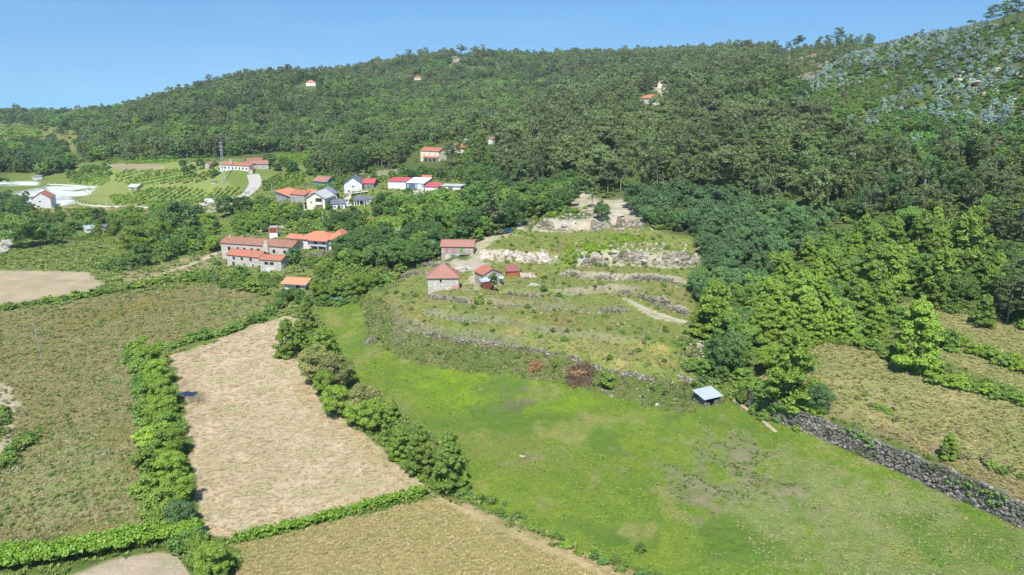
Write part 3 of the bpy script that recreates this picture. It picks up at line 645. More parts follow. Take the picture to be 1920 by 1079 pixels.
# ---- points instanced as one mass, for what nobody could count
def mass(name, pts, meshes, label, cat, tints=None):
    """pts: list of (x,y,z,scale_xy,scale_z,rot,index)"""
    pts = np.array(pts, np.float32)
    me = bpy.data.meshes.new(name + '_points'); me.vertices.add(len(pts)); me.vertices.foreach_set('co', pts[:, :3].ravel())
    a = me.attributes.new('scl', 'FLOAT_VECTOR', 'POINT'); a.data.foreach_set('vector', pts[:, [3, 3, 4]].ravel())
    a = me.attributes.new('rot', 'FLOAT_VECTOR', 'POINT'); z = np.zeros((len(pts), 3), np.float32); z[:, 2] = pts[:, 5]; a.data.foreach_set('vector', z.ravel())
    a = me.attributes.new('idx', 'INT', 'POINT'); a.data.foreach_set('value', pts[:, 6].astype(np.int32))
    me.update(); o = link(bpy.data.objects.new(name, me))
    col = bpy.data.collections.new(name + '_kinds')
    for i, m in enumerate(meshes):
        q = bpy.data.objects.new('%s_kind_%03d' % (name, i), m); col.objects.link(q)
    t = bpy.data.node_groups.new(name + '_scatter', 'GeometryNodeTree')
    t.interface.new_socket('Geometry', in_out='INPUT', socket_type='NodeSocketGeometry'); t.interface.new_socket('Geometry', in_out='OUTPUT', socket_type='NodeSocketGeometry')
    N = t.nodes.new; L = t.links.new
    gi_ = N('NodeGroupInput'); go = N('NodeGroupOutput'); ip = N('GeometryNodeInstanceOnPoints'); ci = N('GeometryNodeCollectionInfo')
    ci.inputs['Collection'].default_value = col; ci.inputs['Separate Children'].default_value = True; ci.inputs['Reset Children'].default_value = True
    def na(nm_, typ):
        x = N('GeometryNodeInputNamedAttribute'); x.data_type = typ; x.inputs['Name'].default_value = nm_; return x.outputs['Attribute']
    L(gi_.outputs[0], ip.inputs['Points']); L(ci.outputs[0], ip.inputs['Instance']); ip.inputs['Pick Instance'].default_value = True
    L(na('idx', 'INT'), ip.inputs['Instance Index']); L(na('rot', 'FLOAT_VECTOR'), ip.inputs['Rotation']); L(na('scl', 'FLOAT_VECTOR'), ip.inputs['Scale'])
    L(ip.outputs[0], go.inputs[0])
    md = o.modifiers.new('scatter', 'NODES'); md.node_group = t
    tag(o, label, cat, kind='stuff'); return o
# ---------------------------------------------------------------- woods and scrub: where each kind grows
px_, py_, dep_ = project(GX, GY, GZ)
Es = (GZ - CAMZ) / GY; Mx = np.maximum.accumulate(Es, axis=0); Mx = np.vstack([Mx[:1] - 1, Mx[:-1]])
VIS = (GZ + 9 - CAMZ) / GY >= Mx
cellA = (np.gradient(GX, axis=1) * np.gradient(GY, axis=0))
def inpoly(pl, X, Y):
    ins = np.zeros(X.shape, bool)
    for i in range(len(pl)):
        ax, ay = pl[i]; bx, by = pl[(i + 1) % len(pl)]
        if ay == by: continue
        ins ^= ((ay > Y) != (by > Y)) & (X < (bx - ax) * (Y - ay) / (by - ay) + ax)
    return ins
KEEP = []      # world discs kept clear of woods (x, y, radius)
KEEPZ = np.zeros(GX.shape, bool)
for nm in ('straw','bareplow','path1','yard','path2','white1','white0','plot','leftred','ltrack','dry','meadow','rightfield','rightbare','tan2','vine2','vine3','brownstrip','green2'): KEEPZ |= ZM[nm]
CLEAR = True
HOLES = [ZPOLY['scree2'], [(845,98),(890,98),(895,112),(850,115)], [(1190,180),(1248,180),(1244,228),(1196,228)], [(568,154),(598,154),(600,172),(572,174)], [(770,142),(796,140),(798,166),(772,168)], [(828,268),(866,266),(868,304),(832,306)], [(866,258),(932,258),(930,284),(868,284)], [(1225,160),(1250,160),(1250,182),(1225,182)], [(783,296),(830,296),(830,318),(783,318)],
 [(1000,150),(1050,140),(1060,160),(1010,170)], [(420,215),(450,210),(455,235),(425,238)], [(1130,270),(1160,265),(1165,285),(1135,290)], [(1640,330),(1680,325),(1690,350),(1650,355)]]
HOLM = None
def scatter(pl, sp, n_max=99999, avoid=True, hide=True, mind=.62, seed=0):
    r = np.random.default_rng(abs(seed * 31 + int(pl[0][0] * 7 + pl[0][1])))
    m = inpoly(pl, px_, py_) & (VIS if hide else True)
    if avoid:
        global HOLM
        if HOLM is None:
            HOLM = np.zeros(GX.shape, bool)
            for h_ in HOLES: HOLM |= inpoly(h_, px_ + (fbm(GX / 12, GY / 12, 3, 3) - .5) * 18, py_ + (fbm(GX / 12, GY / 12, 3, 4) - .5) * 10)
        m &= ~KEEPZ & ~HOLM
    idx = np.flatnonzero(m); 
    if len(idx) == 0: return []
    w = cellA.ravel()[idx]; n = min(n_max, int(w.sum() / sp ** 2)); w = w / w.sum()
    ch = r.choice(idx, int(n * 1.6) + 1, p=w); out = []; cell = {}
    for c in ch:
        i, j = divmod(int(c), NT); Y = GY[i, j] + r.uniform(-.5, .5) * (GY[min(i + 1, NY - 1), j] - GY[i, j]); X = GX[i, j] + r.uniform(-.5, .5) * (GX[i, min(j + 1, NT - 1)] - GX[i, j])
        k = (int(X / sp), int(Y / sp)); ok = True
        for a in (-1, 0, 1):
            for b in (-1, 0, 1):
                for (x2, y2) in cell.get((k[0] + a, k[1] + b), ()):
                    if (X - x2) ** 2 + (Y - y2) ** 2 < (sp * mind) ** 2: ok = False
        if ok and any((X - kx) ** 2 + (Y - ky) ** 2 < kr * kr for kx, ky, kr in KEEP): ok = False
        if ok and Y > 520 and X < 170 and CLEAR and float(vnoise(X / 30, Y / 38, 7)) > .76: ok = False
        if ok: cell.setdefault(k, []).append((X, Y)); out.append((X, Y))
        if len(out) >= n: break
    if not out: return []
    o = np.array(out); return np.column_stack([o, ground(o[:, 0], o[:, 1])])
WOODS = [  # polygon, spacing, [(spec, weight, hmin, hmax)], where (for the labels), group
 ([(150,306),(168,262),(232,212),(300,182),(400,150),(500,130),(700,120),(860,92),(1052,95),(1010,180),(965,250),(862,262),(790,278),(740,300),(604,290),(520,284),(400,297),(300,300)], 8.2,
  [('euc',.22,11,17),('eucwide',.16,11,16),('pine',.22,10,16),('darkround',.10,8,12),('irreg',.12,8,13),('round',.14,8,13),('roundchest',.06,7,10)], 'on the long hill behind the white farmhouse', 'trees on the long hill'),
 ([(600,215),(680,190),(800,175),(930,160),(1020,190),(960,244),(860,256),(730,250),(640,262),(560,250)], 8.5, [('round',.6,9,14),('broom',.4,7,10)], 'in the bright green hollow of the long hill', 'trees in the green hollow'),
 ([(-30,190),(120,186),(235,200),(180,262),(150,290),(140,246),(60,231),(-30,231)], 10, [('darkround',.4,10,15),('round',.4,9,13),('euc',.2,12,17)], 'on the far ridge at the left skyline', 'trees on the far left ridge'),
 ([(-30,274),(50,284),(120,290),(140,318),(92,330),(60,342),(-30,336)], 8, [('darkround',.7,10,15),('round',.3,8,12)], 'in the dark valley wood above the white field', 'trees in the dark valley wood'),
 ([(0,236),(60,234),(150,246),(140,290),(60,280),(0,270)], 26, [('darkround',.5,6,9),('round',.5,5,8)], 'among the terraced fields below the far ridge', 'trees among the far terraced fields'),
 ([(960,258),(1010,180),(1052,95),(1250,92),(1400,96),(1452,104),(1452,146),(1505,160),(1385,205),(1230,240),(1150,262),(1080,300),(1060,345),(1010,385),(985,392),(940,350),(925,300)], 8.0,
  [('eucwide',.3,13,18),('euc',.2,14,20),('pine',.26,12,17),('darkround',.12,7,10),('round',.12,7,11)], 'in the wood climbing to the middle skyline', 'trees in the middle wood'),
 ([(1330,215),(1420,160),(1500,158),(1520,180),(1460,215),(1400,235),(1330,245)], 7, [('darkround',.6,7,10),('round',.3,6,10),('roundcream',.06,5,7)], 'in the green fold below the grey bare slope', 'trees in the green fold'),
 ([(1150,262),(1230,240),(1400,222),(1500,232),(1600,285),(1620,340),(1560,400),(1480,415),(1390,395),(1330,372),(1230,372),(1180,350),(1150,372),(1110,368),(1080,352),(1062,345),(1085,300)], 7.2,
  [('eucwide',.5,13,18),('euc',.18,14,19),('pine',.24,12,17),('darkround',.08,7,10)], 'in the tall wood above the terraces', 'trees in the tall wood above the terraces'),
 ([(1185,392),(1230,375),(1330,374),(1420,398),(1500,418),(1570,430),(1540,470),(1500,500),(1440,530),(1400,520),(1340,500),(1320,470),(1280,440),(1215,425)], 4.6, [('acacia',.5,7,10),('acaciadome',.45,6,8),('darkround',.05,5,8)], 'in the blue-green thicket beside the rock cut', 'trees in the blue-green thicket'),
 ([(1300,545),(1330,500),(1400,520),(1440,530),(1420,575),(1390,600),(1400,650),(1390,700),(1340,700),(1320,640)], 4.6, [('acaciadome',.4,5,7),('round',.35,5,7),('darkshrub',.25,2,3)], 'in the thicket at the right edge of the terraces', 'trees at the right edge of the terraces'),
 ([(1400,600),(1430,540),(1500,500),(1560,450),(1700,420),(1860,450),(1910,520),(1860,565),(1790,590),(1700,560),(1665,600),(1650,635),(1540,642),(1450,640),(1400,690)], 4.9,
  [('chestnut',.42,7,9.5),('round',.25,5,8),('darkround',.1,5,8),('chestshrub',.23,2,3.5)], 'in the bright chestnut grove above the right field', 'trees in the chestnut grove'),
 ([(1560,330),(1620,300),(1700,285),(1960,300),(1960,470),(1900,500),(1850,445),(1700,415),(1570,425)], 5.4,
  [('irreg',.3,6,9),('pine',.2,9,12),('euc',.22,9,12),('shrub',.1,2.5,4),('darkround',.12,6,8),('chestshrub',.1,3,4)], 'on the lower right slope above the chestnuts', 'trees on the lower right slope'),
 ([(1850,460),(1960,470),(1990,640),(1920,620),(1850,590),(1800,585),(1870,560),(1910,520)], 4.6, [('pine',.3,8,12),('round',.35,4,7),('darkshrub',.35,1.5,3)], 'at the right edge beyond the narrow strip field', 'trees at the right edge'),
 ([(1385,208),(1470,180),(1502,158),(1600,106),(1700,78),(1800,58),(1990,12),(1990,240),(1800,232),(1640,212),(1560,208),(1480,212)], 5.2,
  [('gum',.30,3.4,5.8),('gumround',.38,3.2,5.8),('broom',.28,1.6,3.0),('shrub',.17,1.3,2.6),('euc',.05,6,9),('bramble',.1,1,2)], 'in the silvery plantation on the upper right slope', 'young silvery trees on the upper right slope'),
 ([(1500,210),(1640,206),(1800,222),(1990,240),(1990,292),(1800,292),(1700,285),(1600,292),(1540,250)], 5.2, [('gumround',.28,3,5.5),('broom',.42,2.5,4),('round',.16,4,6),('shrub',.18,1.5,3)], 'on the scrubby slope below the plantation', 'plants on the scrubby slope'),
 ([(1440,100),(1600,85),(1640,84),(1600,108),(1500,150),(1455,140)], 13, [('euc',.5,7,11),('shrub',.5,1.5,3)], 'on the grey bare slope at the skyline', 'trees on the grey bare slope'),
 ([(588,330),(600,290),(650,268),(720,262),(775,285),(760,300),(735,318),(690,322),(640,335)], 5.6, [('pine',.85,11,15),('umbrella',.15,10,13)], 'in the pine grove behind the village', 'pines in the grove behind the village'),
 ([(862,270),(925,262),(965,258),(930,300),(900,330),(870,318),(830,312)], 8, [('round',.4,6,9),('pine',.35,10,14),('darkround',.25,6,9)], 'around the hillside houses', 'trees around the hillside houses'),
 ([(880,330),(940,330),(985,392),(1010,385),(1060,345),(1080,352),(1060,400),(1010,412),(960,405),(900,395),(880,360)], 5.0, [('pine',.3,9,12),('round',.35,6,9),('darkround',.35,6,9)], 'beside the hill track above the parked car', 'trees beside the hill track'),
 ([(775,395),(860,392),(900,400),(960,405),(960,428),(920,430),(890,442),(850,446),(800,450),(770,430)], 5.2, [('darkround',.55,7,10),('round',.35,6,9),('roundchest',.1,5,7)], 'between the vineyard and the long hut with pink doors', 'trees above the long hut'),
 ([(640,470),(700,452),(760,455),(815,458),(818,485),(790,500),(740,505),(690,505),(640,500)], 4.6, [('darkround',.85,6.5,9),('round',.15,6,8)], 'in the dark belt left of the long hut', 'dark trees left of the long hut'),
 ([(600,520),(640,505),(700,508),(770,505),(760,522),(700,548),(650,560),(600,566),(575,560)], 4.6, [('round',.3,4,6),('roundchest',.25,4,6),('shrub',.45,1.5,3)], 'between the small orange-roofed shed and the terraces', 'trees near the small orange-roofed shed'),
 ([(436,402),(500,392),(560,402),(625,410),(680,404),(690,432),(668,430),(650,436),(560,438),(520,428),(480,442),(440,438)], 4.2, [('round',.3,3.5,6),('roundchest',.2,3.5,5.5),('darkround',.12,4,6),('shrub',.38,1.5,3)], 'in the gardens behind the red-roofed farmhouse', 'trees in the village gardens'),
 ([(640,372),(700,378),(775,368),(860,352),(870,362),(780,380),(770,405),(690,405),(650,400)], 4.6, [('round',.35,3.5,6),('darkround',.2,4,6),('shrub',.45,1.5,3)], 'in the gardens below the white sheds', 'trees below the white sheds'),
 ([(500,382),(560,385),(575,398),(500,394),(450,400)], 4.6, [('round',.5,4,6),('shrub',.5,2,3)], 'beside the pale field road', 'trees beside the pale field road'),
 ([(225,402),(260,396),(345,392),(390,412),(405,440),(400,478),(360,490),(300,492),(245,470),(228,440)], 6.4, [('round',.35,5,8),('roundchest',.35,5,8),('darkround',.15,6,9),('shrub',.15,2,3)], 'in the clump left of the long stone house', 'trees left of the long stone house'),
 ([(-30,400),(60,398),(140,400),(225,404),(230,440),(180,452),(80,450),(30,460),(-30,460)], 8, [('round',.3,4,7),('roundchest',.3,4,6),('darkround',.1,5,8),('shrub',.3,2,3.5)], 'in the tree belt above the left green field', 'trees above the left green field'),
 ([(-30,370),(50,372),(60,392),(0,400),(-30,400)], 6.5, [('darkround',.5,4,7),('shrub',.5,2,3)], 'beside the grey gabled barn', 'plants beside the grey gabled barn'),
 ([(185,500),(250,485),(300,492),(320,480),(240,512),(200,515)], 5, [('round',.5,3,5),('shrub',.5,2,3)], 'along the lane between the left fields', 'plants along the lane'),
 ([(130,318),(200,310),(215,330),(150,345),(130,340)], 8, [('round',.4,3,5),('shrub',.6,1.5,3)], 'at the head of the vineyards', 'plants at the head of the vineyards'),
 ([(340,312),(420,310),(425,335),(350,335)], 9, [('round',.5,4,6),('darkround',.5,4,6)], 'around the white farmhouse', 'trees around the white farmhouse'),
 ([(505,310),(590,300),(600,330),(540,330),(500,322)], 9, [('darkround',.6,5,8),('round',.4,4,6)], 'right of the white farmhouse', 'trees right of the white farmhouse'),
]
WOODS = [([(x + 220 if x >= 1940 else x - 200 if x <= -18 else x, y) for x, y in w_i[0]],) + tuple(w_i[1:]) for w_i in WOODS]
SEL = []   # (apparent px, spec, x, y, z, h, label, group)
MIXW = {}
EXPL_KEEP = []
WOODS += [([(598,200),(640,192),(652,216),(690,238),(662,252),(612,238)], 6, [('shrub',.6,1.5,3),('darkshrub',.4,1.5,3)], 'on the stony gap of the long hill', 'shrubs on the stony gap'),
 ([(780,300),(835,298),(850,318),(780,322)], 5, [('shrub',.6,1.2,2.2),('round',.4,2,3.5)], 'in the garden of the cream hillside house', 'plants of the hillside garden'),
 ([(575,350),(600,350),(650,345),(645,362),(632,378),(648,392),(610,396),(560,392),(510,385),(500,372),(520,380)], 5.5, [('round',.4,3,4.5),('shrub',.6,1.2,2.4)], 'among the village houses', 'trees among the village houses'),
 ([(700,335),(780,326),(870,328),(880,345),(862,340),(760,336),(700,345)], 6, [('round',.4,3.5,6),('darkround',.2,4,6),('shrub',.4,1.5,3)], 'behind the row of white sheds', 'trees behind the white sheds'),
 ([(590,318),(640,335),(700,325),(690,335),(650,345),(590,335)], 6, [('round',.5,3,5),('shrub',.5,1.5,3)], 'below the pine grove', 'plants below the pine grove'),
 ([(760,440),(820,440),(830,455),(880,448),(925,440),(890,462),(780,458)], 4.6, [('darkround',.5,5,7),('round',.5,4,6)], 'behind the long stone hut', 'trees behind the long stone hut'),
 ([(300,508),(350,500),(420,490),(425,515),(400,530),(340,528)], 4.2, [('round',.2,2.5,3.5),('shrub',.5,1.5,2.5),('chestshrub',.3,1.5,2.5)], 'left below the granite cottage', 'bushes left of the granite cottage')]
ADJ = {'chestnut': 'bright pointed chestnut', 'round': 'rounded mid-green tree', 'roundchest': 'bright rounded chestnut', 'roundcream': 'pale flowering tree', 'darkround': 'dark green oak', 'irreg': 'loose green tree', 'pine': 'bare-stemmed pine',
       'umbrella': 'flat-topped pine', 'eucwide': 'broad olive eucalyptus', 'euc': 'olive-grey eucalyptus', 'gum': 'pointed silvery-blue young gum', 'gumround': 'rounded silvery-blue young gum', 'acacia': 'loose blue-green acacia', 'acaciadome': 'rounded blue-green acacia', 'shrub': 'low yellow-green shrub', 'darkshrub': 'low dark shrub',
       'broom': 'fresh green broom bush', 'bramble': 'straw-coloured bramble bush', 'fern': 'lime-green fern clump', 'chestshrub': 'bright leafy shrub', 'cedar': 'tiered cedar', 'cypress': 'golden cypress', 'goldround': 'golden bush'}
# ---------------------------------------------------------------- building materials
def stone_mat(name, c1, c2, joint, scale=1.6, moss=(.2,.2,.12)):
    M = NT_(name, .95, .1); co = M.pos()
    mp = M.N('ShaderNodeMapping', i={'Scale': (1, 1, 1.7)}); M.t.links.new(co, mp.inputs['Vector'])
    v = M.N('ShaderNodeTexVoronoi', feature='F1', i={'Scale': scale, 'Randomness': .9}); M.t.links.new(mp.outputs[0], v.inputs['Vector'])
    e = M.N('ShaderNodeTexVoronoi', feature='DISTANCE_TO_EDGE', i={'Scale': scale, 'Randomness': .9}); M.t.links.new(mp.outputs[0], e.inputs['Vector'])
    sp = M.N('ShaderNodeSeparateColor', i={0: v.outputs['Color']}).outputs[0]
    c = M.mix(sp, c1, c2); c = M.mix(M.ramp(M.noise(.5, 4), .5, .7), c, moss); c = M.mix(M.ramp(e.outputs['Distance'], .07, .0), c, joint)
    c = M.mix(M.math('MULTIPLY', M.noise(7, 3), .5), c, tuple(x * .75 for x in c2))
    M.col(c); M.bump(M.ramp(e.outputs['Distance'], 0, .12), .8, .1); return M.m
def plaster(name, c, d=.85):
    M = NT_(name, .85, .2); M.col(M.mix(M.ramp(M.noise(.7, 5), .4, .75), c, tuple(x * d for x in c))); return M.m
def tile_mat(name, c1, c2, c3):
    M = NT_(name, .9, .15); co = M.pos(); sx = M.N('ShaderNodeSeparateXYZ', i={0: co})
    w = M.math('SINE', M.math('MULTIPLY', sx.outputs[0], 22.0)); c = M.mix(M.ramp(M.noise(3.5, 5, rough=.7), .35, .65), c1, c2)
    c = M.mix(M.ramp(M.noise(.9, 4), .5, .72), c, c3); c = M.mix(M.ramp(w, .2, -1), c, tuple(x * .7 for x in c1)); M.col(c); M.bump(w, .5, .05); return M.m
def metal(name, c, c2, rough=.45, met=.0, f=9.0):
    M = NT_(name, rough, .4); M.b.inputs['Metallic'].default_value = met; sx = M.N('ShaderNodeSeparateXYZ', i={0: M.pos()})
    w = M.math('SINE', M.math('MULTIPLY', sx.outputs[0], f)); M.col(M.mix(M.ramp(M.noise(.8, 5), .45, .7), c, c2)); M.bump(w, .4, .03); return M.m
def plain(name, c, rough=.7, var=.8):
    M = NT_(name, rough, .3); M.col(M.mix(M.ramp(M.noise(2.5, 3), .35, .7), c, tuple(x * var for x in c))); return M.m
MT = dict(
 granite=stone_mat('granite_wall', (.80,.75,.67), (.58,.53,.46), (.38,.34,.29), 1.9, (.5,.47,.4)), granite2=stone_mat('weathered_granite', (.66,.62,.54), (.42,.38,.32), (.22,.2,.17), 1.8, (.36,.35,.26)),
 dry=stone_mat('dry_stone', (.44,.40,.33), (.20,.18,.155), (.055,.05,.04), 1.5, (.14,.15,.07)), greystone=stone_mat('blue_grey_stone', (.40,.38,.34), (.15,.145,.13), (.035,.035,.03), 2.3, (.13,.13,.075)),
 ashlar=stone_mat('pale_ashlar', (.55,.53,.5), (.42,.41,.39), (.3,.29,.27), 1.2, (.45,.43,.4)),
 white=plaster('white_render', (.82,.81,.78)), cream=plaster('cream_render', (.78,.72,.58)), grey=plaster('grey_render', (.5,.51,.53), .92), lgrey=plaster('light_grey_render', (.66,.66,.66)), dgrey=plaster('dark_grey_render', (.22,.21,.23)),
 oldtile=tile_mat('weathered_tile', (.36,.16,.12), (.48,.28,.22), (.27,.17,.13)), redtile=tile_mat('red_tile', (.42,.145,.09), (.52,.25,.17), (.33,.15,.11)), orangetile=tile_mat('orange_tile', (.56,.2,.115), (.62,.29,.18), (.44,.18,.12)),
 browntile=tile_mat('brown_tile', (.32,.15,.1), (.4,.22,.16), (.22,.14,.11)), purple=tile_mat('rusty_sheet', (.28,.1,.1), (.36,.16,.15), (.4,.2,.14)), salmon=tile_mat('salmon_tile', (.66,.27,.15), (.72,.36,.22), (.58,.26,.15)),
 slate=metal('dark_slate', (.13,.14,.17), (.18,.19,.22), .7), lroof=metal('pale_grey_roof', (.42,.44,.44), (.5,.51,.5), .7), zinc=metal('zinc_sheet', (.52,.58,.68), (.42,.47,.55), .4, .25, 14), redsheet=metal('red_sheet', (.48,.08,.09), (.42,.12,.11), .6), 
 whitesheet=metal('white_sheet', (.8,.82,.85), (.68,.72,.78), .4), bluesheet=metal('blue_grey_sheet', (.27,.36,.46), (.38,.46,.54), .4), glass=plain('window_glass', (.03,.035,.045), .15), frame=plain('window_frame', (.7,.7,.68), .5), dframe=plain('dark_frame', (.05,.04,.035), .6),
 pink=plain('pink_paint', (.55,.2,.24)), green=plain('green_paint', (.12,.34,.06)), yellow=plain('pale_yellow_paint', (.62,.6,.32)), bluegrey=plain('blue_grey_paint', (.13,.17,.22)), brown=plain('brown_paint', (.22,.08,.05)), whitep=plain('white_paint', (.78,.78,.77)),
 teal=plain('teal_paint', (.1,.42,.36)), concrete=plain('concrete', (.42,.41,.39), .9), brick=stone_mat('orange_brick', (.6,.2,.09), (.5,.16,.07), (.35,.14,.08), 3, (.5,.17,.08)), rust=plain('rust_panel', (.32,.06,.04)), wood=plain('grey_wood', (.2,.17,.14), .9),
 dshade=plain('painted_shade_and_tyre', (.04,.04,.045)), tarp=plain('blue_tarp', (.05,.2,.5), .5), tealcloth=plain('teal_cloth', (.03,.3,.25), .6), net=plain('pale_netting', (.55,.6,.62), .8, .7), asphalt=plain('asphalt', (.24,.23,.22), .9), lane=plain('pale_road', (.42,.40,.37), .9), dirtroad=plain('dirt_road', (.42,.36,.25), .95),  # the near-black paint stands in for shade inside openings; also colours the tyres
 water=plain('still_water', (.02,.035,.06), .05), rock=stone_mat('granite_rock', (.55,.5,.43), (.44,.40,.34), (.4,.36,.3), .35, (.35,.33,.25)), pinkrock=stone_mat('pink_granite', (.58,.44,.37), (.48,.36,.3), (.4,.32,.27), .4, (.5,.42,.36)), steel=plain('galvanised_steel', (.5,.53,.56), .5), deadwood=plain('dead_branches', (.24,.17,.11), .95, .6), tanwood=plain('tan_dead_leaves', (.42,.24,.12), .95, .6))
class B:
    def __init__(s): s.v = []; s.f = []; s.mi = []
    def poly(s, pts, faces, mi=0):
        o = len(s.v); s.v += [tuple(p) for p in pts]
        for f in faces: s.f.append([o + i for i in f]); s.mi.append(mi)
    def box(s, x0, x1, y0, y1, z0, z1, mi=0):
        s.poly([(x0,y0,z0),(x1,y0,z0),(x1,y1,z0),(x0,y1,z0),(x0,y0,z1),(x1,y0,z1),(x1,y1,z1),(x0,y1,z1)], [[0,3,2,1],[4,5,6,7],[0,1,5,4],[1,2,6,5],[2,3,7,6],[3,0,4,7]], mi)
    def slab(s, quad, t=.16, mi=0):
        q = [Vector(p) for p in quad]; n = (q[1] - q[0]).cross(q[2] - q[0]).normalized()
        if n.z < 0: q.reverse(); n = -n
        lo = [p - n * t for p in q]; k = len(q)
        s.poly(q + lo, [list(range(k)), list(range(2 * k - 1, k - 1, -1))] + [[i, i + k, (i + 1) % k + k, (i + 1) % k] for i in range(k)], mi)
    def build(s, name, mats, parent=None, smooth=False):
        if not isinstance(mats, (list, tuple)): mats = [mats]
        return link(bpy.data.objects.new(name, mesh_np(name, s.v, s.f, mats, s.mi, smooth)), parent)
def opening(parent, kind, x, z, w, h, face, mats, frame='frame', W=0, D=0, fine=True):
    """a window or door standing 6 cm proud of its wall, pane set back in the frame; face F front, R right, L left"""
    t = .09 if w > .7 else .07
    def put(b, name, m, p):
        o = b.build(name, m, p)
        if p is parent:
            if face == 'F': o.location = (x, 0, z)
            elif face == 'R': o.location = (W, x, z); o.rotation_euler = (0, 0, R(90))
            else: o.location = (0, x, z); o.rotation_euler = (0, 0, R(-90))
        return o
    if kind == 'window':
        b = B()
        for bx in ((-w/2, -w/2 + t, 0, h), (w/2 - t, w/2, 0, h), (-w/2 + t, w/2 - t, 0, t), (-w/2 + t, w/2 - t, h - t, h)): b.box(bx[0], bx[1], -.07, .05, bx[2], bx[3])
        if fine and w > .7: b.box(-.03, .03, -.055, .05, t, h - t)
        f = put(b, 'window', MT[frame], parent); g = B(); g.box(-w/2 + t, w/2 - t, -.03, .04, t, h - t); g.build('pane', MT['glass'], f)
    else:
        b = B(); b.box(-w/2, w/2, -.05, .05, 0, h)
        d = put(b, kind, MT[mats], parent)
        if w > .7 and kind == 'door':
            g = B(); g.box(w/2 - .18, w/2 - .1, -.1, -.052, .95, 1.1); g.build('handle', MT['steel'], d)
BL = []
def house(name, label, pl, pr, hpx, depth, roof='gx', rise=1.4, wall='white', rm='orangetile', wins=(), over=.35, chim=(), group=None, cat='house', yaw=None, extra=None, zoff=0, wdt=None, keep=True, found=2.5):
    a, b = P(*pl), P(*pr)
    if yaw is None:
        d = Vector((b.x - a.x, b.y - a.y)); W = d.length; ya = math.atan2(d.y, d.x)
    else: ya = R(yaw); W = wdt or abs(project(a.x, a.y, a.z)[2] * (pr[0] - pl[0]) / F / math.cos(ya))
    dep = project(a.x, a.y, a.z)[2]; H = hpx * dep / F
    z0 = min(a.z, b.z) if yaw is None else a.z
    H += (a.z - z0); z0 += zoff
    e = link(bpy.data.objects.new(name, None)); e.location = (a.x, a.y, z0); e.rotation_euler = (0, 0, ya); tag(e, label, cat, group)
    D = depth; m = B(); o = over; r = B(); th = .18
    if roof == 'gx':
        m.poly([(0,0,-found),(W,0,-found),(W,D,-found),(0,D,-found),(0,0,H),(W,0,H),(W,D,H),(0,D,H),(0,D/2,H+rise),(W,D/2,H+rise)], [[0,1,5,4],[1,2,6,9,5],[2,3,7,6],[3,0,4,8,7],[4,5,9,8],[6,7,8,9]])
        sl = rise / (D / 2)
        r.slab([(-o,-o,H-o*sl+th),(W+o,-o,H-o*sl+th),(W+o,D/2,H+rise+th),(-o,D/2,H+rise+th)], th); r.slab([(W+o,D+o,H-o*sl+th),(-o,D+o,H-o*sl+th),(-o,D/2+.002,H+rise+th),(W+o,D/2+.002,H+rise+th)], th)
        r.box(-o, W+o, D/2-.14, D/2+.14, H+rise+th-.06, H+rise+th+.09)
    elif roof == 'gy':
        m.poly([(0,0,-found),(W,0,-found),(W,D,-found),(0,D,-found),(0,0,H),(W,0,H),(W,D,H),(0,D,H),(W/2,0,H+rise),(W/2,D,H+rise)], [[0,1,5,8,4],[1,2,6,5],[2,3,7,9,6],[3,0,4,7],[4,8,9,7],[5,6,9,8]])
        sl = rise / (W / 2)
        r.slab([(-o,-o,H-o*sl+th),(W/2,-o,H+rise+th),(W/2,D+o,H+rise+th),(-o,D+o,H-o*sl+th)], th); r.slab([(W+o,D+o,H-o*sl+th),(W/2+.002,D+o,H+rise+th),(W/2+.002,-o,H+rise+th),(W+o,-o,H-o*sl+th)], th)
    elif roof == 'hip':
        m.box(0, W, 0, D, -found, H); k = min(W, D) / 2; x1, x2 = k, W - k; y1, y2 = k, D - k; t = H + rise; oz = H - o * rise / k
        e1, e2 = (x1, y1, t), (max(x2, x1 + .01), max(y2, y1 + .01), t)
        if W >= D: A, Bp = (x1, D/2, t), (max(x2, x1+.05), D/2, t); q = [[0,1,5,4],[1,2,5],[2,3,4,5],[3,0,4],[3,2,1,0]]
        else: A, Bp = (W/2, y1, t), (W/2, max(y2, y1+.05), t); q = [[0,1,4],[1,2,5,4],[2,3,5],[3,0,4,5],[3,2,1,0]]
        r.poly([(-o,-o,oz+.02),(W+o,-o,oz+.02),(W+o,D+o,oz+.02),(-o,D+o,oz+.02),A,Bp], q)
        r.box(-o, W+o, -o, D+o, oz-.1, oz+.0)
    elif roof == 'flat':
        m.box(0, W, 0, D, -found, H); r.box(-o, W+o, -o, D+o, H, H + .22)
    elif roof == 'mono':
        m.poly([(0,0,-found),(W,0,-found),(W,D,-found),(0,D,-found),(0,0,H),(W,0,H),(W,D,H+rise),(0,D,H+rise)], [[0,1,5,4],[1,2,6,5],[2,3,7,6],[3,0,4,7],[4,5,6,7]])
        sl = rise / D; r.slab([(-o,-o,H-o*sl+.1),(W+o,-o,H-o*sl+.1),(W+o,D+o,H+rise+o*sl+.1),(-o,D+o,H+rise+o*sl+.1)], .1)
    m.build('wall', MT[wall], e); rf = r.build('roof', MT[rm], e)
    for (u, v, s, hh) in chim:
        c = B(); c.box(u*W-s/2, u*W+s/2, v*D-s/2, v*D+s/2, H+rise*.3, H+rise+hh); c.box(u*W-s/2-.08, u*W+s/2+.08, v*D-s/2-.08, v*D+s/2+.08, H+rise+hh, H+rise+hh+.12); c.build('chimney', MT[wall], rf)
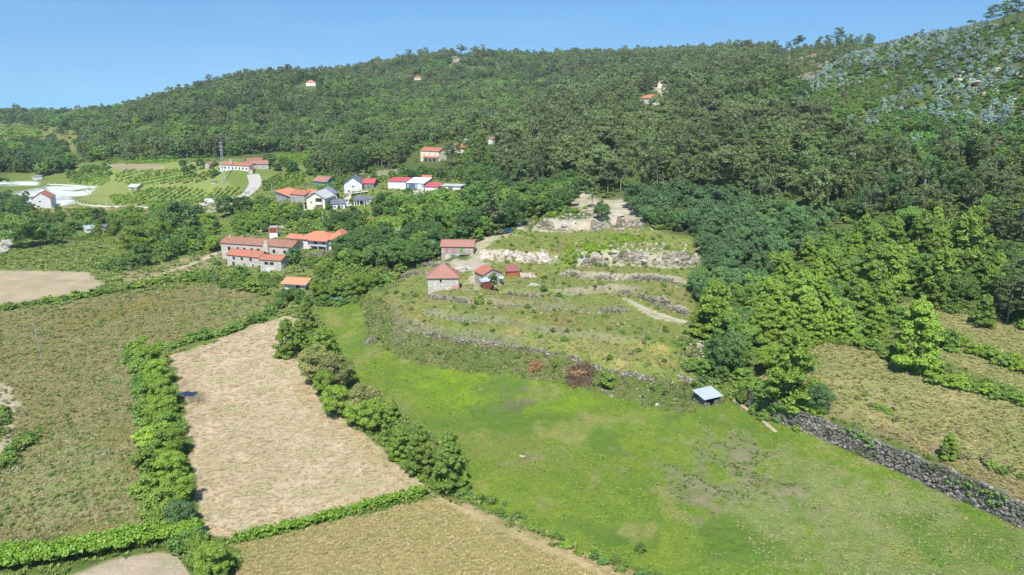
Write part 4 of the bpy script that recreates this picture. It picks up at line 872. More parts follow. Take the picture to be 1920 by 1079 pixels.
    for w in wins:
        k, u, zf, ww, hh = w[:5]; face = w[5] if len(w) > 5 else 'F'; mm = w[6] if len(w) > 6 else 'whitep'; fr = w[7] if len(w) > 7 else 'frame'
        L_ = W if face == 'F' else D
        opening(e, k, (u if face == 'F' else (u if face == 'R' else u)) * L_, zf * H, ww, hh, face, mm, fr, W, D)
    if extra: extra(e, W, D, H)
    c = e.location + Matrix.Rotation(ya, 3, 'Z') @ Vector((W/2, D/2, 0)); 
    if keep: KEEP.append((c.x, c.y, max(W, D) / 2 * .9 + 1.0))
    if keep and W > 14:
        for q in (.15, .85): c = e.location + Matrix.Rotation(ya, 3, 'Z') @ Vector((W*q, D/2, 0)); KEEP.append((c.x, c.y, D*.75 + 1))
    for q in (.15, .5, .85):      # keep the view side of the front free
        c = e.location + Matrix.Rotation(ya, 3, 'Z') @ Vector((W*q, -4.0, 0)); KEEP.append((c.x, c.y, 4.2 if W > 6 else 3))
    return e, W, D, H
w_ = lambda us, z, w, h, face='F', fr='frame': [('window', u, z, w, h, face, None, fr) for u in us]
# ---------------------------------------------------------------- the stone hamlet, mid left
def xlong(e, W, D, H):
    b = B(); b.box(W*.625, W*.69, -.9, -.003, -2.5, H+.5); b.box(W*.635, W*.68, -.75, -.1, H+.5, H+2.0); b.build('buttress', MT['granite'], e)
    b = B(); b.box(-.25, 0-.003, 1, 2.2, -2, 1.0); b.build('outer_stair', MT['granite'], e)
house('stone_farmhouse', 'long granite farmhouse with faded red-brown tile roof and seven small windows', (417,486), (548,479), 31, 8, 'gx', 1.7, 'granite', 'browntile',
      w_([.115,.24,.336,.44,.53,.75,.90], .58, 1.15, 1.35, fr='dframe') + [('window', .92, .25, .6, .6)] + w_([.07], .3, .4, .4), chim=[(.05,.5,.6,.5)], extra=xlong)
house('stone_cottage', 'two-storey granite cottage with clean red roof in front of the long farmhouse', (427,499), (487,500), 22, 6, 'gx', 1.5, 'granite', 'redtile',
      w_([.22,.47,.74], .64, 1.0, .95, fr='dframe') + [('door', .19, .02, 1.0, 1.7, 'F', 'dshade')] + w_([.53,.8], .05, 1.0, 1.5) + w_([.5], .5, .7, .7, 'R'))
house('stone_outbuilding', 'small granite outbuilding with red roof and wide grey garage door', (489,510), (528,508), 24, 5.5, 'gx', 1.1, 'granite', 'redtile',
      [('window', .3, .62, 1.5, .95, 'F', None, 'dframe'), ('window', .56, .62, 1.5, .95, 'F', None, 'dframe'), ('door', .48, .0, 3.6, 1.75, 'F', 'lgrey')])
house('orange_roof_shed', 'low white shed with plain orange roof at the corner of the big left field', (534,544), (572,545), 14, 6, 'gx', 1.0, 'lgrey', 'salmon', [('door', .66, 0, 1.2, 1.9, 'F', 'dshade'), ('window', .2, .3, .8, .6)], over=.9)
def xred(e, W, D, H):
    b = B(); b.box(W*.42, W*.98, -1.5, -.003, H*.42, H*.47); s = b.build('balcony', MT['concrete'], e)
    r = B(); r.box(W*.42, W*.98, -1.5, -1.44, H*.47, H*.60); r.build('railing', MT['steel'], s)
    for u in (.44, .7, .96):
        c = B(); c.box(W*u-.1, W*u+.1, -1.43, -1.23, -1, H*.41); c.build('pillar', MT['white'], e)
    r = B(); r.slab([(W*.4, -1.9, H*.93), (W*1.0, -1.9, H*.93), (W*1.0, 0, H+.1), (W*.4, 0, H+.1)], .12); r.build('porch_roof', MT['orangetile'], e)
house('red_roofed_farmhouse', 'large farmhouse with bright orange-red hipped roof and front balcony', (560,467), (618,468), 21, 10, 'hip', 2.2, 'lgrey', 'orangetile',
      [('door', .35, .45, .9, 1.9, 'F', 'brown'), ('window', .12, .55, .9, 1.1), ('door', .56, .45, 1.1, 1.9, 'F', 'dshade'), ('door', .72, .0, 2.0, 1.7, 'F', 'dshade'), ('window', .82, .55, 1.1, 1.1)], over=.6, extra=xred)
house('farmhouse_wing', 'white and grey right wing of the orange-red roofed farmhouse with brown garage door', (619,470), (645,470), 25, 9, 'hip', 2.4, 'white', 'orangetile',
      [('door', .3, .0, 2.0, 1.7, 'F', 'brown'), ('panel', .52, .38, 4.4, 2.3, 'F', 'dgrey'), ('window', .3, .66, .6, .9)], over=.8)
house('farmhouse_lean_to', 'low orange-red roofed side wing left of the balcony farmhouse', (537,460), (559,461), 14, 6, 'gx', 1.1, 'lgrey', 'orangetile', w_([.3,.7], .4, .6, .7))
def xtower(e, W, D, H):
    b = B(); b.box(.1, W-.1, -.06, -.003, H*.55, H*1.0); b.build('panel', MT['rust'], e)
house('white_pump_house', 'small white block with rust-red upper panel behind the long farmhouse', (506,449), (521,449), 22, 3.2, 'flat', 0, 'white', 'concrete', over=.1, extra=xtower, wdt=3.2, yaw=4)
# ---------------------------------------------------------------- huts on the terraces
def xhut(e, W, D, H):
    r = B(); r.slab([(W*.56, -1.3, H*.50), (W*.88, -1.3, H*.50), (W*.88, -.003, H*.56), (W*.56, -.003, H*.56)], .12); r.build('canopy', MT['dry'], e)
house('stone_hut', 'two-storey stone hut with long red tile roof, pink and green shutters', (828,489), (888,478), 27, 5.5, 'gx', 1.5, 'granite2', 'oldtile',
      [('shutter', .17, .55, 1.0, 1.5, 'F', 'pink'), ('shutter', .39, .55, 1.0, 1.5, 'F', 'pink'), ('shutter', .63, .58, 1.0, 1.5, 'F', 'green'), ('door', .18, .0, 1.2, 1.9, 'F', 'yellow'), ('door', .37, .0, 1.2, 1.9, 'F', 'bluegrey'), ('door', .63, .0, 2.4, 1.7, 'F', 'green'), ('door', .82, .1, .9, 1.5, 'F', 'dshade'), ('window', .35, .55, .6, .7, 'L')], extra=xhut)
def xbarn(e, W, D, H):
    b = B(); b.box(W*.78, W*1.0, -1.2, -.003, -1.5, H*.42); p = b.build('porch', MT['white'], e)
    r = B(); r.slab([(W*.76, -1.4, H*.42), (W*1.02, -1.4, H*.42), (W*1.02, 0, H*.55), (W*.76, 0, H*.55)], .1); r.build('porch_roof', MT['oldtile'], p)
house('stone_barn', 'square granite barn with red hipped tile roof on the terrace edge', (803,555), (860,555), 36, 7.0, 'hip', 2.6, 'granite', 'oldtile', [('window', .42, .72, .55, .75, 'F', None, 'dframe')] , over=.35, extra=xbarn, yaw=3.2)
def xruin(e, W, D, H):
    b = B(); b.slab([(-1.2, -2.2, H*.62), (W*.42, -2.2, H*.62), (W*.42, -.01, H*.74), (-1.2, -.01, H*.74)], .06); b.build('lean_to_roof', MT['zinc'], e)
    b = B(); b.box(-1.0, W*.38, -2.0, -1.85, -1, H*.6); b.build('lean_to_wall', MT['brown'], e)
    b = B(); b.slab([(W*.8, -1.0, H*.60), (W*1.05, -1.0, H*.60), (W*1.05, -.01, H*.75), (W*.8, -.01, H*.75)], .06); b.build('side_sheet', MT['zinc'], e)
house('ruined_shed', 'half-ruined shed with patchy red gable roof and blue sheet lean-to behind a small tree', (905,539), (941,536), 24, 5, 'gy', 1.3, 'granite2', 'redtile', extra=xruin, cat='shed', over=.3)
house('brick_kiosk', 'tiny orange-brick kiosk with rusty purple sheet roof', (951,519), (973,518), 10, 3.0, 'mono', .9, 'brick', 'purple', cat='shed', over=.25, extra=None)
def xshed(e, W, D, H):
    for x in (.15, W-.15):
        for y in (.15, D-.15):
            b = B(); b.box(x-.09, x+.09, y-.09, y+.09, -.5, H+ (.5 if y > 1 else 0)); b.build('post', MT['wood'], e)
a_, b_ = P(1321, 765), P(1350, 759)
dd = Vector((b_.x-a_.x, b_.y-a_.y)); W_ = dd.length
e = link(bpy.data.objects.new('field_shed', None)); e.location = (a_.x, a_.y, min(a_.z, b_.z)); e.rotation_euler = (0, 0, math.atan2(dd.y, dd.x)); tag(e, 'small open stone shed with pale metal sheet roof at the foot of the terraces', 'shed')
b = B(); b.box(0, .4, 0, 3.3, -1, 1.7); b.box(.4, W_, 2.9, 3.3, -1, 2.0); b.box(W_-.45, W_, 0, 2.9, -1, 1.6); b.box(.4, 1.3, .02, .45, -1, .9); b.box(2.6, W_-.45, .02, .45, -1, 1.2); b.build('wall', MT['dry'], e)
b = B(); b.slab([(-.5, -.4, 2.0), (W_+.4, -.4, 1.95), (W_+.4, 3.3, 2.65), (-.5, 3.3, 2.7)], .06); rr_ = b.build('roof', MT['zinc'], e)
for q in (.02, .36, .7, .985): b = B(); b.box(-.5+(W_+.9)*q-.04, -.5+(W_+.9)*q+.04, -.3, .6, 1.74, 1.86); b.build('rafter', MT['wood'], rr_)
KEEP.append((a_.x + 2, a_.y + 2, 6))
# ---------------------------------------------------------------- the village
def xw(e, W, D, H):
    b = B(); b.box(W*.5, W*.86, -.1, -.003, H*.52, H*.98); s = b.build('loggia_shade', MT['dshade'], e)  # flat dark panel paints the shade of the recess onto the front wall
    b = B(); b.box(W*.48, W*.88, -1.0, -.102, H*.46, H*.52); b.box(W*.48, W*.88, -1.0, -.95, H*.52, H*.7); b.build('balcony', MT['cream'], e)
    b = B(); b.box(W*.6, W*.88, -.12, -.003, 0, H*.36); b.build('garage_door', MT['lgrey'], e)
    b = B(); b.box(-W*.2, -.003, .3, 4, -1, .2); b.slab([(-W*.22, 0, H*.55), (0, 0, H*.72), (0, 4, H*.72), (-W*.22, 4, H*.55)], .1); b.box(-W*.19, -W*.16, .3, .5, .2, H*.56); b.build('side_porch', MT['white'], e)
house('cream_house', 'cream gabled house with pale grey roof and corner balcony in the village', (576,394), (610,394), 23, 11, 'gy', 2.6, 'cream', 'lroof', w_([.25], .55, .9, .9), over=.6, extra=xw)
house('orange_hipped_house', 'grey stone house with bright orange hipped roof, leftmost in the village', (519,378), (551,379), 20, 10, 'hip', 2.0, 'ashlar', 'orangetile', w_([.18,.42], .12, .9, 1.4)+w_([.15,.4,.62,.85], .62, .7, .8, fr='dframe'), over=.5)
house('granite_block_house', 'plain granite house between the orange hipped roof and the cream house', (545,380), (571,379), 16, 8, 'gx', 1.6, 'ashlar', 'redtile', w_([.3,.7], .4, .6, .8), over=.3)
house('orange_lean_to', 'small pale house with orange roof beside the slate-roofed house', (572,374), (587,374), 12, 6, 'gx', 1.2, 'white', 'orangetile', w_([.4], .4, .7, .7))
house('slate_roof_house', 'white house with dark slate hipped roof behind the cream house', (604,377), (632,374), 16, 9, 'hip', 2.4, 'white', 'slate', w_([.7], .5, .9, 1.0)+w_([.3], .5, .7, .7), over=.8)
house('slate_annex', 'low white annex with dark grey roof right of the cream house', (622,393), (647,391), 10, 7, 'mono', 1.0, 'white', 'slate', w_([.25,.8], .3, .9, .9)+[('door', .55, 0, 1.2, 1.7, 'F', 'dshade')])
house('white_gable_house', 'tall white house with broad grey gable above the village lane', (646,364), (679,357), 20, 11, 'gy', 3.0, 'lgrey', 'slate', [('window', .5, .6, 1.2, .8), ('window', .25, .15, .9, 1.2)], over=.5)
house('crimson_roof_house', 'low grey house with crimson sheet roof beside the broad white gable', (680,353), (701,353), 9, 8, 'gx', 1.6, 'dgrey', 'redsheet', w_([.3,.7], .3, .8, .8))
house('teal_house', 'teal-walled cottage with brown-red tile roof under the pine grove', (589,347), (611,347), 8, 7, 'gx', 2.0, 'teal', 'oldtile', w_([.25,.7], .25, .9, .9), over=.6)
def xlow(e, W, D, H):
    for u in (.06, .2, .35, .62): 
        b = B(); b.box(W*u-.15, W*u+.15, -1.2, -.95, -1, H*.86); b.build('pillar', MT['white'], e)
    b = B(); b.slab([(0, -1.5, H*.86), (W*.7, -1.5, H*.86), (W*.7, -.003, H*1.0), (0, -.003, H*1.0)], .1); b.build('porch_roof', MT['slate'], e)
house('low_white_house', 'long low white house with dark flat roof and pillared porch', (664,383), (697,382), 9, 7, 'mono', .8, 'white', 'slate', [('door', .3, 0, 3, 1.9, 'F', 'dshade'), ('window', .8, .3, 1.2, 1.0)], extra=xlow)
house('white_sheet_hall', 'long white shed with thin red roof edge, leftmost of the row of sheds', (728,355), (761,355), 15, 8, 'mono', .9, 'white', 'redsheet', [('panel', .3+.05*i, .05, .25, 3.6, 'F', 'lgrey') for i in range(6)], cat='shed')
house('blue_grey_shed', 'blue-grey corrugated shed with pale roof in the row of sheds', (763,356), (795,355), 13, 9, 'mono', 1.4, 'bluesheet', 'whitesheet', [('panel', .3, .1, 3, 2.6, 'F', 'bluegrey'), ('panel', .75, .1, 2.4, 2.6, 'F', 'lgrey')], cat='shed')
house('red_banded_shed', 'white shed with two crimson roof bands in the row of sheds', (797,359), (820,359), 9, 5, 'mono', 1.2, 'white', 'redsheet', cat='shed', extra=lambda e, W, D, H: house and None)
house('red_box_hut', 'small red-roofed hut peeping above the red banded shed', (791,341), (808,341), 5, 4, 'gx', 1.6, 'brick', 'redtile', cat='shed')
house('grey_flat_shed', 'low grey shed with pale flat roof at the right end of the sheds', (826,357), (864,356), 8, 7, 'flat', 0, 'dgrey', 'lroof', [('panel', .25, .1, 2.6, 1.6, 'F', 'white'), ('panel', .8, .1, 3.6, 1.2, 'F', 'white')], cat='shed')
def xcream(e, W, D, H):
    b = B(); b.slab([(W*.2, -2.2, H*.42), (W*1.0, -2.2, H*.42), (W*1.0, -.003, H*.56), (W*.2, -.003, H*.56)], .12); b.build('porch_roof', MT['redtile'], e)
    for u in (.24, .5, .74, .97): 
        b = B(); b.box(W*u-.12, W*u+.12, -2.0, -1.8, -1, H*.40); b.build('pillar', MT['cream'], e)
house('hillside_house', 'two-storey cream house with red tile roof and porch on the hillside', (789,303), (823,303), 20, 8, 'gx', 1.7, 'cream', 'redtile', w_([.2,.5,.8], .66, .8, .8)+[('door', .35, 0, 1.0, 1.9, 'F', 'brown'), ('window', .7, .12, 1.4, 1.0)], extra=xcream)
house('white_hillside_house', 'white gabled house with orange roof right of the cream hillside house', (838,287), (860,288), 10, 9, 'gy', 2.6, 'white', 'orangetile', w_([.5], .5, .9, .9))
house('grey_roof_house', 'house showing only a long grey roof behind the round green tree', (870,269), (893,269), 6, 7, 'gx', 1.6, 'lgrey', 'lroof', w_([.3], .3, .8, .8))
house('small_white_house', 'small white house at the edge of the tall wood', (916,271), (925,271), 10, 6, 'gx', 1.0, 'white', 'browntile', w_([.5], .4, .8, .8))
def xfarm(e, W, D, H):
    b = B(); b.box(W*.36, W*.42, .2, 1.0, H+.6, H+3.2); b.box(W*.345, W*.435, .1, 1.1, H+3.2, H+3.4); b.build('bell_gable', MT['granite'], e)
house('white_farmhouse', 'long white two-storey farmhouse with thin red roof above the vineyards', (413,324), (467,322), 15, 9, 'gx', 1.3, 'white', 'redtile', w_([.08,.2,.32,.44,.56,.68,.8,.92], .55, 1.1, 1.2, fr='dframe')+w_([.14,.3,.5,.7], .12, .8, 1.1, fr='dframe'), extra=xfarm)
house('old_barn', 'long brown-roofed stone barn behind the white farmhouse', (466,311), (498,310), 7, 8, 'gx', 1.8, 'granite2', 'browntile')
house('old_cowshed', 'stone cowshed with patchy red-brown roof right of the white farmhouse', (470,318), (504,317), 9, 8, 'gx', 1.8, 'granite', 'oldtile', w_([.3,.7], .3, .8, .8))
house('gatehouse', 'grey stone gatehouse at the top of the pale road', (467,327), (474,327), 8, 5, 'gy', 1.2, 'granite', 'browntile')
house('ivy_cottage', 'little grey gabled cottage left of the white farmhouse', (385,316), (394,316), 8, 6, 'gy', 1.6, 'granite', 'browntile')
house('grey_barn', 'grey rendered barn with wide gable beside the white covered plots', (62,390), (97,390), 17, 12, 'gy', 3.3, 'lgrey', 'redtile', [('window', .42, .62, 1.0, .7, 'F', None, 'dframe'), ('window', .3, .12, 1.2, .9, 'F', None, 'dframe')])
house('vineyard_hut', 'small stone hut with grey roof alone in the vineyards', (241,358), (257,357), 7, 6, 'gx', 1.5, 'granite2', 'lroof', [('door', .5, 0, .9, 1.7, 'F', 'dshade')])
house('far_stone_house', 'small stone house with red-brown roof among the far left terraces', (21,272), (38,272), 6, 8, 'gx', 1.8, 'granite', 'browntile', w_([.5], .3, 1, 1))
house('grey_tin_shed', 'low grey tin-roofed shed in the left tree belt', (164,438), (184,436), 8, 5, 'mono', .8, 'lgrey', 'zinc', [('door', .6, 0, 2.4, 1.5, 'F', 'dshade')], cat='shed')
house('dark_tin_shed', 'dark tin shed beside the low grey one in the left tree belt', (185,435), (199,434), 9, 4, 'mono', .5, 'dgrey', 'slate', cat='shed')
house('orange_roof_cabin', 'small cabin with bright orange roof above the left tree clump', (262,409), (273,409), 5, 4, 'gx', 1.0, 'white', 'salmon', cat='shed')
house('brown_roof_cabin', 'small cabin with brown roof right of the bright orange cabin', (284,410), (297,410), 6, 5, 'gx', 1.2, 'granite', 'browntile', cat='shed')
house('blue_roof_shed', 'low shed with blue-grey roof at the foot of the dark valley wood', (62,338), (80,336), 6, 6, 'flat', 0, 'lgrey', 'bluesheet', cat='shed')
house('black_roof_hut', 'tiny hut with dark roof in the farmhouse orchard', (397,345), (404,345), 4, 4, 'mono', .5, 'lgrey', 'slate', cat='shed')
house('crest_house', 'lone orange-roofed white house high on the long hill', (574,162), (592,162), 7, 10, 'hip', 3.0, 'white', 'orangetile')
house('upper_hill_house', 'small red-roofed house half hidden right of the hill crest house', (777,150), (789,150), 4, 9, 'hip', 3.0, 'cream', 'redtile')
house('wood_house', 'orange-roofed white house deep in the middle wood', (1200,194), (1222,196), 10, 9, 'hip', 2.5, 'white', 'orangetile', w_([.3,.7], .3, 1, 1))
house('wood_house_annex', 'small salmon-roofed annex right of the house in the middle wood', (1222,199), (1233,199), 8, 7, 'gx', 1.4, 'white', 'salmon')
house('cliff_house', 'tiny white house on the bare knoll in the middle wood', (1233,164), (1241,164), 9, 6, 'gy', 1.5, 'white', 'redtile')
house('teal_glass_shed', 'teal-fronted shed tucked behind trees right of the village vines', (771,385), (786,385), 10, 5, 'flat', 0, 'teal', 'slate', cat='shed')
# ---------------------------------------------------------------- roads and lanes laid 4 cm over the ground
def strip(name, pl, w, mat, kind='structure', label=None, cat=None, step=5, lift=.12):
    c = line(pl, step); c = c[np.concatenate([[True], np.hypot(*np.diff(c[:, :2], axis=0).T) > .4])]
    for _ in range(3): c[1:-1, :2] = (c[:-2, :2] + 2 * c[1:-1, :2] + c[2:, :2]) / 4
    d = np.gradient(c[:, :2], axis=0); d /= np.linalg.norm(d, axis=1)[:, None] + 1e-9; nrm = np.stack([-d[:, 1], d[:, 0]], 1)
    K = 5; V = []; 
    for k in range(K):
        q = c[:, :2] + nrm * w * (k / (K - 1) - .5) * (1 + .15 * (fbm(c[:, :1] / 7, c[:, 1:2] / 7, 2, 3) - .5)); z = ground(q[:, 0], q[:, 1]); V.append(np.column_stack([q, z + lift]))
    zc = np.max(np.stack([v[:, 2] for v in V]), 0)
    for v in V: v[:, 2] = np.maximum(v[:, 2], zc - .35)
    V = np.stack(V, 1); n = len(c); Vf = V.reshape(-1, 3); f = []
    for i in range(n - 1):
        for k in range(K - 1): f.append([i*K+k, (i+1)*K+k, (i+1)*K+k+1, i*K+k+1])
    o = link(bpy.data.objects.new(name, mesh_np(name, Vf, np.array(f), [MT[mat]], smooth=True))); tag(o, label, cat, kind=kind)
    for i in range(0, n, 2):
        KEEP.append((c[i, 0], c[i, 1], w / 2 + 1.0))
        if w > 4: KEEP.append((c[i, 0], c[i, 1] - 8, 8))
    return c
strip('road', [(474,328),(480,340),(479,350),(470,360),(455,370)], 7, 'lane')
strip('road', [(455,370),(425,378),(395,384),(370,388)], 4.5, 'lane')
strip('road', [(-20,478),(8,470),(14,448),(22,434),(-20,430)], 5, 'lane')
strip('path', [(418,470),(400,478),(385,486),(350,500),(320,510),(280,520)], 3, 'dirtroad')
strip('path', [(560,430),(545,432),(520,425),(480,436),(440,448),(425,462)], 2.4, 'dirtroad')
strip('path', [(660,385),(640,390),(655,372),(650,366),(690,360)], 3, 'lane')
strip('path', [(978,432),(972,420),(966,408),(974,398)], 2.6, 'dirtroad')
strip('path', [(1168,560),(1190,570),(1230,588),(1262,599),(1288,605)], 2.0, 'dirtroad', lift=.08)
strip('path', [(1370,748),(1400,768),(1430,790),(1455,812)], .7, 'dirtroad')
# ---------------------------------------------------------------- single trees one can point at
def tree(spec, px, py, hpx, wf, label, lod=0, group=None, var=None, rad=None):
    p = P(px, py); h = hpx * project(p.x, p.y, p.z)[2] / F * (1.06 if group else 1)
    o = plant(spec, p.x, p.y, p.z - .1, h, wf, label, group, lod=lod if hpx > 30 else None, var=var)
    KEEP.append((p.x, p.y, rad or max(1.2, h * .22))); COUNT[o.name.split('.')[0]] = COUNT.get(o.name.split('.')[0], 0) + 1
    return o
GR = 'trees between the mown field and the green meadow'
for a in [('chestnut',541,668,70,.95,'pointed chestnut at the upper left corner of the mown field'), ('chestnut',574,622,58,.9,'pointed chestnut at the top end of the row beside the mown field'), ('chestnut',560,645,45,1.0,'short chestnut between the two at the top of the mown field'),
          ('chestnut',606,678,66,1.0,'chestnut standing alone on the meadow side of the row'), ('chestnut',622,668,50,.9,'narrow chestnut behind the one on the meadow side of the row'), ('roundcream',596,716,74,1.0,'cream-flowered round tree at the bend of the mown field'), ('roundcream',634,728,66,1.1,'brownish flowering tree right of the cream-flowered one'),
          ('roundchest',610,742,50,1.0,'low leafy chestnut hugging the bend of the mown field'), ('roundchest',633,782,62,1.0,'rounded green chestnut below the flowering trees'), ('roundcream',688,790,74,.95,'broad chestnut with yellowish crown in mid row'), ('roundchest',700,808,66,.9,'leafy chestnut directly below the yellowish crown in mid row'),
          ('roundchest',668,800,46,1.0,'small chestnut left of the yellowish crown in mid row'), ('chestnut',738,833,86,.8,'slim pointed chestnut fourth from the lower end of the row'), ('chestnut',752,862,70,.9,'chestnut third from the lower end of the row'), ('chestnut',789,890,100,.85,'tall pointed chestnut second from the lower end of the row'), ('chestnut',845,916,112,.86,'tallest chestnut at the lower right end of the row'),
          ('chestshrub',818,912,30,1.0,'leafy bush between the two lowest chestnuts of the row')]: tree(*a, group=GR)
GR = 'trees of the hedge left of the mown field'
for i, a in enumerate([('chestshrub',262,668,40,1.0,'bright bush at the upper end of the left hedge'), ('roundchest',282,690,48,1.0,'chestnut second from the upper end of the left hedge'), ('darkshrub',268,700,30,1.2,'dark bush low on the field side of the left hedge'), ('roundchest',298,722,52,1.0,'round chestnut above the puddle in the left hedge'),
          ('darkshrub',285,742,34,1.2,'dark bush left of the puddle in the left hedge'), ('roundchest',308,762,54,1.05,'round chestnut beside the puddle in the left hedge'), ('roundchest',300,800,54,1.0,'round chestnut just below the puddle in the left hedge'), ('darkshrub',322,815,44,1.1,'dark glossy bush on the mown side of the left hedge'),
          ('chestshrub',280,830,40,1.2,'broad light bush on the weedy side of the left hedge'), ('roundchest',318,858,60,1.1,'wide light-green tree in the middle of the left hedge'), ('shrub',276,880,44,1.2,'broad bush below the light bush of the left hedge'), ('roundchest',322,902,58,1.05,'light-green tree in the lower middle of the left hedge'),
          ('shrub',278,925,42,1.2,'spreading bush low on the weedy side of the left hedge'), ('roundchest',340,945,66,1.0,'yellowish tree in the lower left hedge'), ('shrub',298,962,46,1.2,'bush left of the yellowish tree of the left hedge'), ('acaciadome',340,992,58,1.15,'blue-green bushy tree near the pergola'), ('shrub',300,985,34,1.2,'low bush between pergola and hedge'),
          ('darkshrub',362,1022,36,1.3,'dark bush at the foot of the left hedge'), ('roundchest',402,1085,72,1.05,'bright leafy tree at the bottom edge right of the pergola'), ('shrub',372,1060,40,1.2,'bush between the pergola and the bright leafy tree'), ('shrub',432,1060,26,1.2,'low grey-green bush right of the bright leafy tree'), ('darkshrub',330,1035,30,1.3,'dark bush behind the right end of the pergola')]): tree(*a, group=GR)
for a in [('chestnut',1482,752,150,1.0,'tall dense chestnut overhanging the stone wall'), ('chestnut',1338,628,110,1.1,'tall pointed chestnut at the right edge of the terraces'), ('roundchest',1452,700,60,1.2,'lower chestnut leaning left of the tall one by the wall'), ('darkround',1355,700,82,1.05,'broad dark tree above the field shed'), ('round',1385,690,60,1.0,'mid-green tree right of the broad dark one above the shed'),
          ('acaciadome',1533,775,62,.95,'grey-green round bush on the stone wall below the tall chestnut'), ('chestnut',1776,862,55,.95,'small bright pointed tree alone in the right field'), ('chestnut',1712,690,138,1.05,'tall chestnut above the upper right field'), ('chestnut',1500,610,110,.95,'chestnut rising behind the one by the wall'), ('chestnut',1440,620,105,.95,'chestnut behind the terraces edge, left of its twin'),
          ('chestnut',1625,570,120,.95,'tall chestnut in the middle of the grove'), ('chestnut',1660,560,110,1.0,'chestnut in the grove behind the middle one'), ('chestnut',1720,500,105,1.0,'chestnut with bright crown near the top of the grove'), ('chestnut',1800,520,125,1.0,'broad chestnut at the upper right of the grove'), ('chestnut',1760,560,100,1.0,'chestnut in the right half of the grove'), ('chestnut',1842,612,64,1.0,'small chestnut at the right tip of the grove'),
          ('chestnut',1672,480,75,1.0,'chestnut at the top left of the grove'), ('chestnut',1445,520,50,1.0,'small chestnut in the blue-green thicket'), ('chestnut',1400,555,45,1.0,'small bright chestnut left in the blue-green thicket'),
          ('cedar',921,437,92,.95,'tiered cedar beside the parked car'), ('darkround',968,425,62,.8,'dark oak right of the tiered cedar'), ('roundchest',857,449,46,.95,'dense yellow-green round tree behind the long hut'), ('roundcream',812,422,34,1.2,'cream-flowered tree behind the yellow-green round one'), ('roundcream',838,430,30,1.1,'smaller cream-flowered tree beside the yellow-green round one'),
          ('darkround',880,450,60,1.0,'large dark oak between the yellow-green round tree and the cedar'), ('darkround',790,402,32,1.3,'large dark tree below the white sheds'), ('darkround',826,404,34,1.3,'large dark tree below the grey flat shed'), ('irreg',925,546,38,.75,'slim tree in front of the half-ruined shed'), ('shrub',899,570,22,.8,'round dark-green bush below the half-ruined shed'),
          ('darkround',188,424,36,1.1,'dark round tree standing alone on the brown strip'), ('round',40,464,66,1.15,'big light-topped tree at the far left'), ('darkround',88,458,44,1.2,'dark tree right of the big light-topped one'), ('darkround',342,446,74,1.0,'tallest dark tree of the left clump'), ('roundchest',300,470,60,1.0,'bright tree in the left clump'), ('roundchest',255,478,58,.95,'bright tree at the left end of the left clump'),
          ('round',270,500,50,.8,'slender grey-green tree in front of the left clump'), ('irreg',315,492,46,.9,'small loose tree in front of the left clump'), ('darkround',424,408,46,.9,'dark round tree at the end of the pale field road'), ('darkround',455,400,34,1.3,'wide dark tree beside the pale field road'), ('darkround',672,332,60,.8,'dark pine-like tree in front of the village grove'),
          ('round',900,284,30,1.1,'round bright tree beside the grey-roofed hillside house'), ('darkround',552,494,30,1.25,'round dark tree right of the long granite farmhouse'), ('shrub',475,545,26,1.3,'broad green bush at the corner of the big left field'), ('darkshrub',452,518,22,1.2,'round bush in front of the granite cottage'), ('roundchest',600,560,42,.9,'leafy tree right of the orange-roofed shed'),
          ('roundchest',668,556,44,1.0,'round chestnut left of the terraces'), ('roundchest',705,540,36,1.0,'chestnut at the roadside left of the terraces'), ('goldround',1905,322,44,1.3,'broad golden-yellow bush at the right edge of the slope'), ('goldround',1600,400,30,1.0,'small golden bush in the lower right slope'),
          ('darkshrub',605,570,20,1.2,'dark bush at the top of the green meadow'), ('shrub',1140,724,34,.9,'round green bush at the foot of the terrace bank'), ('darkshrub',1201,1035,22,.9,'small dark bush at the meadow edge near the bottom'), ('darkround',1128,415,42,.9,'dark tree in front of the pale cutting'), ('pine',1110,390,60,.9,'pine in front of the pale track cutting'),
          ('darkshrub',1085,800,0.1,1,'x')][:-1]: tree(*a)
for px, py, h, lb in [(1818,60,26,'lone umbrella pine on the right skyline'), (1857,50,42,'pine clump tree left on the top right skyline'), (1880,46,46,'pine in the middle of the top right skyline clump'), (1905,44,52,'tallest pine at the top right corner'), (1570,88,38,'tall round-topped pine on the middle right skyline'), (1552,92,28,'pine left of the tall round-topped one'), (1590,90,28,'pine right of the tall round-topped one'),
                      (1103,112,18,'small dark tree standing free on the middle skyline'), (1076,112,12,'low round tree left of the free-standing one on the skyline'), (850,98,18,'pine on the rocky crest of the long hill'), (866,96,15,'second pine on the rocky crest of the long hill'), (1390,102,22,'spreading tree left of the grey bare slope'), (1440,100,18,'skyline tree at the left end of the grey bare slope'), (1700,80,16,'small pine where the plantation meets the sky'), (252,205,12,'bare-stemmed pine at the left foot of the long hill skyline'), (272,200,14,'second bare-stemmed pine on the left skyline of the long hill')]:
    p = P(px, py + 6); p2 = cast(px, py + 2)[0]; q = Vector(p2) if p2[1] < 1400 else p
    h = h * project(*q)[2] / F; plant('umbrella' if px == 1818 else 'pine', q.x, q.y, q.z - .5, h, .9 if px == 1818 else 1.25, lb, lod=1)
r = np.random.default_rng(77); q = 236.0
